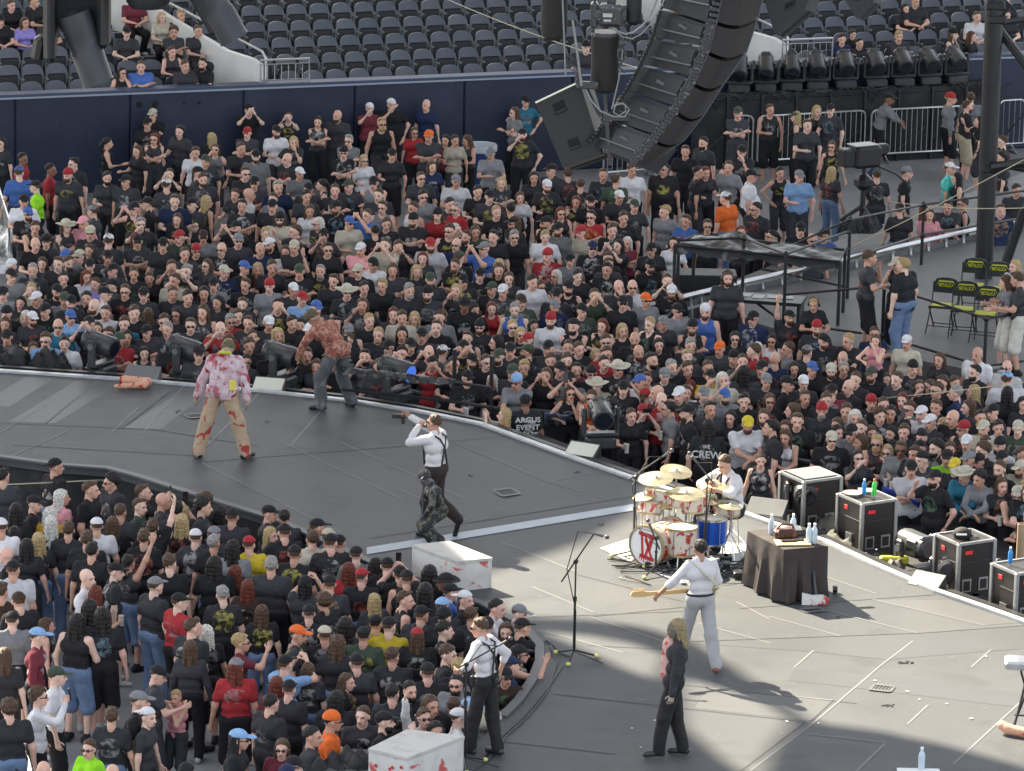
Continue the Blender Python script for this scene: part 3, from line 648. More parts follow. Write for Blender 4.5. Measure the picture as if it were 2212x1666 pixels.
# aisles: stairs, slanted white walls, railings.  u positions from the photo
uL = uAt(500, 90, 3, 3)[0]; 
def aisle_u(x, y, i): return uAt(x, y, ROW0 + RUN * i, 0)[0]
SKEW = -.43
def slanted_wall(uu, label):
    t = thing('aisle_wall', label, 'wall'); t.matrix_world = WM @ Matrix.Translation((uu, 0, 0)); b = MB(); vs = []; N_ = [(.30, WH - .4, WH + .42), (.55, WH - .4, WH + .50), (1.3, WH - .4, rowz(0) + 1.25), (7.0, WH - .2, rowz(0) + 1.25 + 5.7 * .256)]
    for dx in (-.06, .06): vs += [(SKEW * (v - .3) + dx, v, z0) for v, z0, z1 in N_] + [(SKEW * (v - .3) + dx, v, z1) for v, z0, z1 in N_]
    fs = []
    for i in range(3): fs += [(i, 4 + i, 5 + i, 1 + i), (8 + i, 9 + i, 13 + i, 12 + i), (4 + i, 12 + i, 13 + i, 5 + i)]
    fs += [(0, 8, 12, 4), (3, 7, 15, 11)]; b.add(vs, fs); b.build('wall_panel', M_white, t)
    r = MB(); zt = WH + .5; r.tube([(.12, .35, zt - .5), (.12, .35, zt + .02), (.08, .5, zt + .14), (SKEW * 4 + .1, 4.5, rowz(0) + 1.35 + 3.2 * .256)], .026, 8); r.build('handrail', M_alu, t, True); return t
M_step = mat('stair_nosing', (.42, .42, .41), .6)
def stairs(u0, u1, label):
    t = thing('aisle_stairs', label, 'stairs'); t.matrix_world = WM; b = MB(); e = MB()
    for i in range(22):
        v = ROW0 - .3 + RUN / 2 * i; z = rowz(0) + RISE / 2 * i + .12; s_ = SKEW * (v - .3); b.box(((u0 + u1) / 2 + s_, v + RUN / 4, z - .3), (u1 - u0, RUN / 2, .6)); e.box(((u0 + u1) / 2 + s_, v + .03, z + .008), (u1 - u0 - .04, .06, .012))
    b.build('steps', M_conc, t); e.build('step_nosing', M_step, t)
UA = uAt(563, 190, .3, 0)[0]; UB = uAt(1691, 133, .3, 0)[0]
stairs(UA - .95, UA - .04, 'dark concrete aisle stairs with pale nosings left of white wall'); slanted_wall(UA, 'slanted white aisle wall beside the left stairs')
stairs(UB - .9, UB - .06, 'dark concrete aisle stairs behind the hanging speakers'); slanted_wall(UB, 'slanted white aisle wall beside the hanging speaker array')
def railing(u0, u1, label):
    t = thing('landing_railing', label, 'railing'); t.matrix_world = WM; b = MB(); z0 = WH + .06; z1 = WH + .52
    b.tube([(u0, .16, z0), (u0, .16, z1), (u1, .16, z1), (u1, .16, z0)], .022, 8); b.tube([(u0, .16, z1 - .09), (u1, .16, z1 - .09)], .014, 6); b.tube([(u0, .16, z0 + .05), (u1, .16, z0 + .05)], .014, 6); b.build('rail', M_alu, t, True)
    b = MB(); n = int((u1 - u0) / .14)
    for k in range(1, n): b.cyl((u0 + (u1 - u0) * k / n, .16, z0 + .05), (u0 + (u1 - u0) * k / n, .16, z1 - .09), .008, n=5)
    b.build('baluster', M_alu, t)
railing(uAt(563, 170, .16, 0)[0], uAt(668, 165, .16, 0)[0], 'low silver railing on the wall top beside the left aisle'); railing(uAt(1690, 120, .16, 0)[0], uAt(1798, 115, .16, 0)[0], 'low silver railing on the wall top beside the right aisle')
# seats
M_seat = mat('seat_plastic', (.054, .066, .091), .42, var=.10, vscale=5, spec=.6); _n = M_seat.node_tree; _b = _n.nodes['Principled BSDF']; _oi = _n.nodes.new('ShaderNodeObjectInfo'); _mr = _n.nodes.new('ShaderNodeMapRange'); _mr.inputs[3].default_value = .30; _mr.inputs[4].default_value = .58; _n.links.new(_oi.outputs['Random'], _mr.inputs[0]); _n.links.new(_mr.outputs[0], _b.inputs['Roughness'])
_mx = _n.nodes.new('ShaderNodeMix'); _mx.data_type = 'RGBA'; _mx.blend_type = 'MULTIPLY'; _mx.inputs[0].default_value = 1; _m2 = _n.nodes.new('ShaderNodeMapRange'); _m2.inputs[3].default_value = .80; _m2.inputs[4].default_value = 1.18; _n.links.new(_oi.outputs['Random'], _m2.inputs[0]); _src = _b.inputs['Base Color'].links[0].from_socket; _n.links.new(_src, _mx.inputs[6]); _n.links.new(_m2.outputs[0], _mx.inputs[7]); _n.links.new(_mx.outputs[2], _b.inputs['Base Color'])
M_seatd = mat('seat_dark', (.012, .013, .016), .6); M_arm = mat('seat_arm', (.16, .17, .18), .5)
def make_seat():
    t = thing('stadium_seat', '', 'seat'); b = MB(); n = 9; vs = []; fs = []; W_, H0, H1 = .222, .46, .86
    prof = [(-.86, 0), (-1, .34), (-1, .58), (-.92, .78), (-.74, .91), (-.42, .985), (0, 1.0), (.42, .985), (.74, .91), (.92, .78), (1, .58), (1, .34), (.86, 0)]
    for y in (0, .035):
        for a, h in prof: vs.append((a * W_, y + .05 * (1 - a * a) + .10 * h, H0 + (H1 - H0) * h))
        for a, h in prof: vs.append((a * W_ * .5, y + .05 * (1 - a * a * .25) + .10 * h * .5, H0 + (H1 - H0) * h * .5))
    N = len(prof)
    for i in range(N - 1): fs += [(i, i + 1, N + i + 1, N + i), (2 * N + i + 1, 2 * N + i, 3 * N + i, 3 * N + i + 1), (i + 1, i, 2 * N + i, 2 * N + i + 1)]
    fs += [tuple(range(2 * N - 1, N - 1, -1))[::-1], tuple(range(3 * N, 4 * N))[::-1]]
    b.add(vs, fs); b.build('backrest', M_seat, t, True)
    b = MB(); b.box((0, -.02, .50), (.40, .07, .34), bev=.03, M=Matrix.Rotation(R(-8), 4, 'X')); b.build('seat_pan', M_seatd, t)
    b = MB(); b.box((.245, -.05, .60), (.035, .30, .035), bev=.01); b.box((.245, .02, .40), (.03, .08, .42)); b.ell((.245, -.19, .605), (.03, .035, .025), 8, 5); b.build('armrest', M_arm, t); return t
seat0 = make_seat(); SEATW = .492
ORD = ['front', 'second', 'third', 'fourth', 'fifth', 'sixth', 'seventh', 'eighth']
seat_n = 0; used0 = False
SECT = [(-3.0, UA - 1.0, 'left of the left aisle'), (UA + .12, UB - .95, 'between the two aisles'), (UB + .12, WL + 3.0, 'right of the right aisle')]
for i in range(9):
    v = ROW0 + RUN * i; z = rowz(i)
    for a, c, sn in SECT:
        sk = SKEW * (v - .3); a = a + (0 if sn[0] == 'l' else sk); c = c + (0 if sn[0] == 'r' else sk)
        u = a + SEATW / 2 + ((i * .2) % SEATW if sn[0] == 'l' else (0 if i > 1 else .5)); 
        # near the slanted walls rows start further along, as the walls fan out
        while u < c - .2:
            p = WM @ Vector((u, v, z + .6)); X, Y = px(p)
            if -30 < X < 2240 and Y > -22:
                s = seat0 if not used0 else dup(seat0); used0 = True
                s.matrix_world = WM @ Matrix.Translation((u, v, z)); r = ORD[min(i, 7)]
                s['label'] = 'dark slate stadium seat in the %s row above the wall, %s' % (r, sn); s['group'] = 'seats of the %s row %s' % (r, sn); seat_n += 1
            u += SEATW
print('seats', seat_n)

# ------------------------------------------------------------------ unseen slab added to shade the floor, its holes shaped for the sunlit patches
def up_sun(x, y, z, ztop): p = at(x, y, z); k = (ztop - z) / tosun.z; return p + tosun * k
RZ = 25.0
HOLES = [
 [(1010, 1245), (1120, 1215), (1250, 1175), (1360, 1115), (1430, 1010), (1560, 985), (1700, 1035), (1830, 1060), (2030, 1120), (2300, 1190), (2300, 1688), (2212, 1655), (2060, 1614), (1900, 1578), (1755, 1560), (1690, 1515), (1575, 1435), (1500, 1388), (1380, 1352), (1250, 1336), (1110, 1332)],
 [(1172, 1364), (1268, 1372), (1368, 1390), (1440, 1420), (1412, 1468), (1335, 1438), (1252, 1397)],
 [(1465, 1462), (1560, 1486), (1640, 1512), (1705, 1560), (1665, 1612), (1640, 1690), (1560, 1640), (1475, 1565)],
 [(-200, 1470), (40, 1500), (110, 1560), (200, 1680), (260, 1800), (-200, 1800)],
 [(1120, 1690), (1230, 1680), (1350, 1695), (1340, 1760), (1150, 1760)]]
def shade_slab():
    import bmesh
    S0 = [up_sun(-1500, -60, 0, RZ), up_sun(3700, -60, 0, RZ), up_sun(2900, 3400, 0, RZ), up_sun(-700, 3400, 0, RZ)]
    back = [Vector((-120, S0[0].y, RZ)), Vector((120, S0[0].y, RZ))]
    rects = []; 
    bm = bmesh.new(); outer = [S0[0], S0[1], S0[2], S0[3]]
    xs = [p.x for p in outer]; x0, x1 = min(xs) - 4, max(xs) + 4; y1 = S0[0].y + 2; y0 = S0[2].y
    loops = [[Vector((x0, y0, RZ)), Vector((x1, y0, RZ)), Vector((x1, y1, RZ)), Vector((x0, y1, RZ))]]
    for k, h in enumerate(HOLES): loops.append([up_sun(x, y, ST if k in (0, 1, 2, 4) else 0, RZ) for x, y in h])
    es = []
    for lp in loops:
        vs = [bm.verts.new(p) for p in lp]; es += [bm.edges.new((vs[i], vs[(i + 1) % len(vs)])) for i in range(len(vs))]
    bmesh.ops.triangle_fill(bm, use_beauty=True, use_dissolve=False, edges=es)
    r = bmesh.ops.extrude_face_region(bm, geom=bm.faces[:]); bmesh.ops.translate(bm, vec=(0, 0, .04), verts=[v for v in r['geom'] if isinstance(v, bmesh.types.BMVert)])
    bmesh.ops.recalc_face_normals(bm, faces=bm.faces[:])
    me = bpy.data.meshes.new('unseen_shade_slab'); bm.to_mesh(me); me.materials.append(mat('shade_slab_pale', (.62, .62, .62), .7)); o = bpy.data.objects.new('unseen_shade_slab', me); COL.objects.link(o); return o
rf = shade_slab(); tag(rf, 'unseen pale slab high above the floor, added to shape sun and shade', 'shade_slab')
# ------------------------------------------------------------------ barricades, light fixtures, speakers, rigging
def barricade(x0, y0, x1, y1, label, z=0.0):
    a, c = at(x0, y0, z), at(x1, y1, z); L = (c - a).length; t = thing('crowd_barrier', label, 'barrier', a, math.atan2(c.y - a.y, c.x - a.x), 'steel crowd barriers along the back'); h = 1.12; r = .12
    b = MB(); pts = [(0.03, 0, .18), (.03, 0, h - r)]; pts += [(.03 + r - r * math.cos(q), 0, h - r + r * math.sin(q)) for q in (.4, .8, 1.2, 1.57)]
    pts += [(L - .03 - r + r * math.sin(q), 0, h - r + r * math.cos(q)) for q in (0, .4, .8, 1.2, 1.57)]; pts += [(L - .03, 0, .18), (.03, 0, .18)]; b.tube(pts, .021, 6); b.build('frame', M_alu, t, True)
    b = MB(); n = int(L / .115)
    for k in range(1, n): b.cyl((L * k / n, 0, .18), (L * k / n, 0, h), .008, n=5)
    b.build('bars', M_alu, t); b = MB()
    for X in (.35, L - .35): MB().tube([(X, 0, .18), (X, -.28, .02), (X, .28, .02), (X, 0, .18)], .018, 5).build('foot', M_alu, t)
barricade(1300, 392, 1440, 380, 'steel crowd barrier partly hidden behind the hanging speakers'); barricade(1525, 362, 1627, 365, 'steel crowd barrier behind person in dark camouflage tee'); barricade(1632, 366, 1868, 352, 'steel crowd barrier behind the group in black tank tops')
barricade(1876, 352, 2100, 340, 'steel crowd barrier behind person in beige shorts'); barricade(2152, 330, 2212, 326, 'steel crowd barrier right of the black tower')
barricade(-20, 470, 26, 620, 'steel barrier at the left edge wrapped in clear plastic')

def moving_light(loc, rz, tilt, label, group=None, s=1.0, lit=False, m=None, dark=False):
    """stage light: base, two-armed yoke, barrel head with handles and lens"""
    m = m or M_plastic; t = thing('moving_light', label, 'stage light', loc, rz, group); t.scale = (s, s, s)
    b = MB(); b.box((0, 0, .09), (.44, .36, .17), bev=.03); b.build('base', m, t)
    b = MB()
    for sd in (-1, 1): b.box((sd * .25, 0, .40), (.06, .14, .46), bev=.02)
    b.box((0, 0, .205), (.54, .20, .06), bev=.02); b.build('yoke', m, t)
    T = Matrix.Translation((0, 0, .52)) @ Matrix.Rotation(R(tilt), 4, 'X')
    b = MB(); prof = [(.02, -.31), (.11, -.31), (.155, -.27), (.165, -.12), (.17, .08), (.175, .20), (.165, .26), (.14, .27)]
    b.lathe([(r, z) for r, z in prof], 16, T); b.box((0, .0, -.22), (.20, .33, .10), T, .02); b.box((.13, 0, -.10), (.06, .22, .22), T, .02); b.box((-.13, 0, -.10), (.06, .22, .22), T, .02); hd = b.build('head', m, t, True)
    b = MB(); b.lathe([(.0, .262), (.13, .266), (.135, .276), (.12, .279), (.0, .283)], 16, T, caps=False); b.build('lens', mat('lens_blue', (.02, .05, .2), .1, emit=(.10, .25, 1), es=.15) if lit else M_lens, hd)
    for sd in (-1, 1): MB().cyl((sd * .20, 0, .52), (sd * .30, 0, .52), .055, .05, 10).build('pivot_cap', mat('pivot_grey', (.12, .125, .135), .4), t, True)
    return t
# row of nine on the dark platform against the wall
pl0 = at(1545, 336, 0)
plat = thing('light_platform', 'long black platform carrying nine stage lights along the wall', 'platform'); plat.matrix_world = WM
def onw(x, y, v): u_, z_ = uAt(x, y, v, 0); return u_, z_
VP = -.34; us = [uAt(x, 232, VP, 0) for x in (1485, 2145)]
b = MB(); uu0, uu1 = us[0][0], us[1][0]; PZ = 1.55
b.box(((uu0 + uu1) / 2, VP, PZ - .06), (uu1 - uu0, .55, .10)); b.box(((uu0 + uu1) / 2, VP - .26, PZ / 2 - .06), (uu1 - uu0, .04, PZ - .12)); b.build('platform_deck', M_bcloth, plat)
b = MB()
for k in range(10): b.box((uu0 + (uu1 - uu0) * k / 9, VP - .30, PZ / 2), (.05, .05, PZ)); b.tube([(uu0 + (uu1 - uu0) * k / 9.1, VP - .30, .2), (uu0 + (uu1 - uu0) * (k + .9) / 9.1, VP - .31, .7 + .2 * (k % 2))], .02, 5)
b.build('frame', M_black, plat)
for k, x in enumerate((1596, 1652, 1708, 1763, 1824, 1890, 1948, 2005, 2062)):
    u_, z_ = uAt(x, 205, VP, 0); p = WM @ Vector((u_, VP, PZ)); 
    moving_light(p, R(-4 + k * 3), 125 - k * 1.5, 'black stage light on the platform, %s' % ['leftmost of the row', 'second from the left', 'third from the left', 'fourth from the left', 'middle one of nine', 'fourth from the right', 'third from the right', 'second from the right', 'rightmost of the row'][k], 'row of stage lights along the wall', 1.02)
b = MB(); 
for k in range(40):
    u_ = uu0 + (uu1 - uu0) * random.random(); b.tube([(u_, VP - .26, PZ + .02), (u_ + .2, VP - .30, PZ + .05), (u_ + .35, VP - .32, PZ - .3 * random.random()), (u_ + .6, VP - .30, PZ + .03)], .012, 5)
o = b.build('power_cables', mat('cable_black', (.02, .02, .022), .4)); o.matrix_world = WM; tag(o, 'tangle of black power cables hanging over the light platform edge', 'cables', kind='stuff')

# lights, wedges and covered boxes along the far stage edge (in the pit), on a black pit shelf
PITZ = 1.16
shelf = MB(); P = [at(x, y - 7, ST) for x, y in EDGE_FAR]
for i in range(len(P) - 1):
    a, c = P[i], P[i + 1]; n = Vector((-(c - a).y, (c - a).x, 0)).normalized(); n = n if n.y > 0 else -n
    q = [a + n * .06, c + n * .06, c + n * .75, a + n * .75]; shelf.add([(v.x, v.y, PITZ - .06) for v in q] + [(v.x, v.y, PITZ) for v in q], [(0, 1, 2, 3), (7, 6, 5, 4), (0, 4, 5, 1), (1, 5, 6, 2), (2, 6, 7, 3), (3, 7, 4, 0)])
tag(shelf.build('pit_shelf', M_bcloth), 'narrow black equipment shelf along the far stage edge', 'shelf')
def pitp(x, y, z=PITZ): return at(x, y, z)
for x, y, rz, tl, lb, lit in ((218, 812, 60, 100, 'black stage light beside person in red tee at the far edge', 0), (400, 822, 60, 100, 'black stage light behind the blood stained pink shirt', 0), (608, 836, 60, 98, 'black stage light between the two bowed performers', 0), (856, 868, 55, 98, 'black stage light glowing blue near the plastic covered frame', 1), (1296, 966, 10, 100, 'black stage light below the denim vest on the barrier', 0), (1737, 1133, 0, 100, 'grey topped stage light behind the cloth covered table', 0)):
    moving_light(pitp(x, y), R(rz), tl, lb, 'stage lights along the stage edge', 1.0, bool(lit))
moving_light(at(1976, 1262, .81), R(-150), 92, 'grey topped stage light left of the tall flight case', 'stage lights along the stage edge', 1.08); moving_light(at(2056, 1316, .81), R(165), 92, 'broad grey stage light in front of the tall flight case', 'stage lights along the stage edge', 1.15)
M_wedge = mat('wedge_grey', (.13, .135, .145), .4, .2, var=.1, vscale=4)
def wedge(x, y, rz, label, bright=False, s=1.0):
    s *= .68
    t = thing('flat_light', label, 'flood light', pitp(x, y, ST - .02), R(rz), 'flat flood lights along the stage edge'); t.scale = (s, s, s)
    b = MB(); b.add([(-.42, -.20, 0), (.42, -.20, 0), (.42, .22, 0), (-.42, .22, 0), (-.40, -.18, .05), (.40, -.18, .05), (.40, .22, .30), (-.40, .22, .30)], [(3, 2, 1, 0), (4, 5, 6, 7), (0, 1, 5, 4), (1, 2, 6, 5), (2, 3, 7, 6), (3, 0, 4, 7)]); b.build('housing', M_wedge if not bright else M_black, t)
    if bright: b = MB(); b.add([(-.37, -.155, .067), (.37, -.155, .067), (.37, .19, .283), (-.37, .19, .283)], [(0, 1, 2, 3)]); b.build('front_glass', mat('wedge_glass', (.62, .62, .54), .25, spec=.7), t)
wedge(306, 822, -12, 'plain grey flat light near the severed leg prop'); wedge(580, 844, -12, 'pale faced flat light between the bowed performers', True, .92); wedge(1256, 986, -28, 'pale faced flat light below the stage light near the curve', True, .92); wedge(2000, 1268, -35, 'flat light glaring in the sun beside the flight cases', True, .85)
wedge(1655, 1112, -20, 'grey flat light behind the drummer seat', False, 1.0)
def lump(name, label, cat, pts, h, m=None, seed=1, res=9):
    """cloth thrown over boxes: footprint pixel quad, draped with folds"""
    A, B_, C_, D_ = [at(x, y, z) for x, y, z in pts]; rr = random.Random(seed); vs = []; fs = []; n = res * 2
    for j in range(n + 1):
        for i in range(n + 1):
            s_, t_ = i / n, j / n; p = A.lerp(B_, s_).lerp(D_.lerp(C_, s_), t_); e = min(s_, 1 - s_, t_, 1 - t_) * 5; e = min(1, e) ** .45
            z = p.z + e * (h * (.75 + .25 * math.sin(s_ * 7 + seed) * math.cos(t_ * 5 + seed * 2)) + .05 * math.sin(s_ * 23 + t_ * 9) + rr.uniform(-.015, .015)); k = (1 - e) * .06 * math.sin((s_ + t_) * 40)
            vs.append((p.x + k, p.y + k, z))
    for j in range(n):
        for i in range(n): a = j * (n + 1) + i; fs.append((a, a + 1, a + n + 2, a + n + 1))
    o = MB().add(vs, fs).build(name, m or M_bcloth, None, True); tag(o, label, cat); return o
M_tarp = splat('black_tarp', (.020, .020, .021), [((.05, .049, .045), 2.2, .5, .75)], rough=.62, bump=.9, bscale=3)
M_tarp_sun = splat('sunlit_tarp', (.055, .052, .044), [((.085, .08, .066), 2.0, .5, .75)], rough=.7, bump=.9, bscale=3)  # sunlit brown of the black tarps is put into this colour
lump('equipment_cover', 'black cloth cover over a box at the far left stage edge', 'cover', [(-40, 806, 1.15), (58, 812, 1.15), (62, 792, 1.15), (-40, 786, 1.15)], .42, seed=2)
lump('equipment_cover', 'black cloth cover between the far left box and first stage light', 'cover', [(60, 812, 1.15), (152, 818, 1.15), (150, 800, 1.15), (66, 794, 1.15)], .40, seed=5)
lump('equipment_tarp', 'black tarp in painted sunlit brown draped over gear behind the table', 'tarp', [(1735, 1212, .82), (1850, 1266, .82), (1885, 1238, .82), (1762, 1176, .82)], .60, M_tarp_sun, seed=3)
lump('equipment_tarp', 'black tarp in painted sunlit brown hanging in folds beside the white stage edge', 'tarp', [(1835, 1266, .82), (1935, 1306, .82), (1965, 1272, .82), (1872, 1234, .82)], .50, M_tarp_sun, seed=8)
lump('equipment_cover', 'black cover at the near stage edge behind the white box', 'cover', [(640, 1700, 1.2), (800, 1672, 1.3), (800, 1640, 1.3), (690, 1652, 1.2)], .22, seed=4)
# plastic covered frame past the plaid performer
t = thing('wrapped_railing', 'black railing frame wrapped in black plastic with painted glints beyond the stage edge', 'railing')
fp = [at(745, 850, 1.2), at(975, 880, 1.2), at(1058, 890, 1.2)]
for p in (at(745, 858, 1.0), at(980, 890, 1.0)): MB().cyl((p.x, p.y, .5), (p.x, p.y, 2.0), .035, n=6).build('post', M_black, t)
b = MB(); p = at(1060, 905, 1.0); b.cyl((p.x, p.y, .5), (p.x, p.y, 2.0), .035, n=6)
a_, c_, d_ = at(740, 800, 2.0), at(980, 826, 2.0), at(1062, 838, 2.0); b.build('post', M_black, t); b = MB(); b.tube([a_, c_, d_], .03, 6); b.build('rail', M_black, t); b = MB(); b.tube([a_ - Vector((0, 0, .3)), c_ - Vector((0, 0, .3)), d_ - Vector((0, 0, .3))], .03, 6); b.build('rail', M_black, t)
b = MB(); vs = []; fs = []; n = 40
for i in range(n + 1):
    p = a_.lerp(c_, i / n); th = .02 * math.sin(i * 2.3)
    for j in range(7): q = j / 6; vs.append((p.x + .04 * math.sin(i * 1.7 + j), p.y + .30 * q - .12 + .03 * math.sin(i * .9 + j * 2), p.z + .05 - .16 * abs(q - .45) ** 1.3 * (1.5 + .4 * math.sin(i * 1.3)) + th * math.sin(j * 2)))
for i in range(n):
    for j in range(6): a = i * 7 + j; fs.append((a, a + 7, a + 8, a + 1))
M_wrap = splat('black_plastic_glints', (.020, .021, .024), [((.16, .165, .17), 4, .56, .66)], rough=.42, bump=1.0, bscale=7)  # pale blots are glints painted onto the black plastic
b.add(vs, fs).build('plastic_wrap', M_wrap, t, True)
# pit barrier with black cloth behind the stage edge, from the curve to the right
def pitwall(pts, z1, label):
    t = thing('pit_barrier', label, 'barrier'); P = [at(x, y, z1) for x, y in pts]; b = MB(); r = MB()
    for i in range(len(P) - 1):
        a, c = P[i], P[i + 1]; k = max(1, int((c - a).length / .3))
        for j in range(k):
            p, q = a.lerp(c, j / k), a.lerp(c, (j + 1) / k); b.add([(p.x, p.y - .1 - .02 * math.sin(j), 0), (q.x, q.y - .1 - .02 * math.sin(j + 1), 0), (q.x, q.y, z1), (p.x, p.y, z1)], [(0, 1, 2, 3)])
            if j % 4 == 0: r.cyl((p.x, p.y, z1 - .05), (p.x - .1, p.y - .55, .0), .025, n=5)
        r.tube([a, c], .035, 6)
    b.build('cloth_panel', M_bcloth, t); r.build('brace', mat('brace_grey', (.10, .105, .11), .5, .4), t); return t
pitwall([(-30, 752), (300, 772), (700, 800), (1040, 880), (1170, 888), (1300, 905)], 1.1, 'black pit barrier the back crowd leans on'); pitwall([(1300, 905), (1480, 935), (1620, 975), (1760, 1000), (1920, 1035), (2070, 1080), (2260, 1150)], 1.1, 'black clad pit barrier behind the drums and flight cases')

# ------------------------------------------------------------------ hanging sound system (about 60 m out)
YA = 50.0
M_cab = mat('cabinet_black', (.020, .022, .024), .55, var=.1, vscale=3, bump=.1, bscale=90); M_grille = mat('grille', (.016, .015, .015), .6, var=.12, vscale=2)
M_rig = splat('rigging_steel', (.045, .045, .05), [((.20, .20, .19), 26, .60, .68)], rough=.3, bump=.6, bscale=40)
def P6(x, y, Y=YA): return atY(x, y, Y)
arr = thing('line_array', 'long curved hanging line array of black speaker cabinets', 'loudspeaker', P6(1500, 150)); O = arr.location.copy()
# cabinet outline corners per cabinet in the photo: back-top-left, seam, front-right. seam line (side panel | rig strip | grille) and outer edges
BL = [(1455, -60), (1430, 20), (1411, 82), (1385, 140), (1355, 195), (1313, 258), (1270, 312)]        # left (rear) edge of side panels
SMl = [(1550, -60), (1526, 52), (1510, 100), (1487, 165), (1453, 230), (1412, 292), (1366, 350)]       # seam left of rigging strip
SMr = [(1572, -60), (1548, 48), (1531, 112), (1500, 180), (1463, 240), (1415, 302), (1366, 352)]         # seam right of rigging strip
GR = [(1662, -60), (1637, 38), (1612, 112), (1565, 178), (1520, 248), (1480, 300), (1430, 338)]            # right edge of grilles
def quadbox(b, q, depth, M=None):
    """q: four world points facing the camera, extruded away"""
    n = (q[1] - q[0]).cross(q[3] - q[0]).normalized(); n = n if n.y > 0 else -n; r = [p + n * depth for p in q]
    b.add([p - O for p in q + r], [(0, 1, 2, 3), (7, 6, 5, 4), (0, 4, 5, 1), (1, 5, 6, 2), (2, 6, 7, 3), (3, 7, 4, 0)])
for i in range(6):
    k0, k1 = i, i + 1
    def lerp2(a, c, t_): return (a[0] + (c[0] - a[0]) * t_, a[1] + (c[1] - a[1]) * t_)
    tl, bl = P6(*BL[k0], YA + .45), P6(*BL[k1], YA + .45); tr, br = P6(*SMl[k0], YA), P6(*SMl[k1], YA)
    g = .035; b = MB(); TL, BL_, TR, BR = tl.lerp(bl, g), tl.lerp(bl, 1 - g), tr.lerp(br, g), tr.lerp(br, 1 - g)
    quadbox(b, [TL, TR, BR, BL_], .5); cab = b.build('cabinet', M_cab, arr)
    b = MB(); q = [TL.lerp(TR, .12).lerp(BL_.lerp(BR, .12), .12), TL.lerp(TR, .95).lerp(BL_.lerp(BR, .95), .12), TL.lerp(TR, .95).lerp(BL_.lerp(BR, .95), .62), TL.lerp(TR, .12).lerp(BL_.lerp(BR, .12), .62)]; q = [p - Vector((0, .02, 0)) for p in q]
    quadbox(b, q, .05); b.build('side_panel', mat('cab_panel', (.026, .029, .031), .5, bump=.1, bscale=90), cab)
    b = MB(); c0 = TL.lerp(TR, .1).lerp(BL_.lerp(BR, .1), .64) - Vector((0, .05, 0)) - O; c1 = TL.lerp(TR, .97).lerp(BL_.lerp(BR, .97), .64) - Vector((0, .05, 0)) - O; b.tube([c0, c1], .012, 5)
    c2 = (q[0] + q[2]) / 2 - O - Vector((0, .03, 0)); b.box(c2, (.10, .02, .03), Matrix.Translation(c2) @ Matrix.Rotation(.5, 4, 'Y') @ Matrix.Translation(-c2)); b.build('handle_bar', mat('cab_grey', (.12, .12, .12), .4), cab)
    # rigging strip: hardware plates
    b = MB(); s0, s1 = P6(*lerp2(SMl[k0], SMr[k0], .5), YA - .05), P6(*lerp2(SMl[k1], SMr[k1], .5), YA - .05)
    for j in range(9):
        p = s0.lerp(s1, (j + .5) / 9) - O; d = (s1 - s0).normalized(); ang = math.atan2(d.x, d.z)
        b.box(p, (.085 + .03 * (j % 3 == 0), .10, .05), Matrix.Translation(p) @ Matrix.Rotation(ang, 4, 'Y') @ Matrix.Translation(-p), .01)
        b.cyl(p + Vector((-.02, -.07, 0)), p + Vector((-.02, -.02, 0)), .014, n=6)
    b.build('rigging_plate', M_rig, arr)
    b = MB()
    for j in range(7):
        p = tl.lerp(bl, (j + .4) / 7) - O; b.box(p + Vector((-.02, -.1, 0)), (.035 + .015 * (j % 2), .06, .05), bev=.012)
    b.build('rear_latch', M_cab, arr)
    gtl, gbl, gtr, gbr = P6(*SMr[k0], YA - .06), P6(*SMr[k1], YA - .06), P6(*GR[k0], YA + .28), P6(*GR[k1], YA + .28); vs = []; fs = []; n = 8
    for j in range(n + 1):
        s_ = j / n; bow = .09 * math.sin(math.pi * s_); p, q2 = gtl.lerp(gtr, s_), gbl.lerp(gbr, s_); p, q2 = p.lerp(q2, .10), p.lerp(q2, .985); 
        for z_ in (0, 1): pp = (p, q2)[z_]; vs.append(pp - O + Vector((0, -bow, -bow * .6)))
        vs.append(q2 - O + Vector((0, .25, -.02 - bow * .6))); vs.append(p - O + Vector((0, .25, -bow * .6)))
    for j in range(n): a = j * 4; fs += [(a, a + 4, a + 5, a + 1), (a + 1, a + 5, a + 6, a + 2), (a + 3, a + 7, a + 4, a)]
    fs += [(0, 1, 2, 3), (4 * n + 3, 4 * n + 2, 4 * n + 1, 4 * n)]
    gr = MB().add(vs, fs).build('grille', M_grille, arr)
    M_ev = mat('edge_violet', (.12, .115, .16), .3, .6); MB().tube([gtl - O + Vector((0, -.02, 0)), gbl - O + Vector((0, -.02, 0))], .010, 5).build('grille_edge', M_ev, gr); MB().tube([gtr - O, gbr - O], .012, 5).build('grille_edge', M_ev, gr)

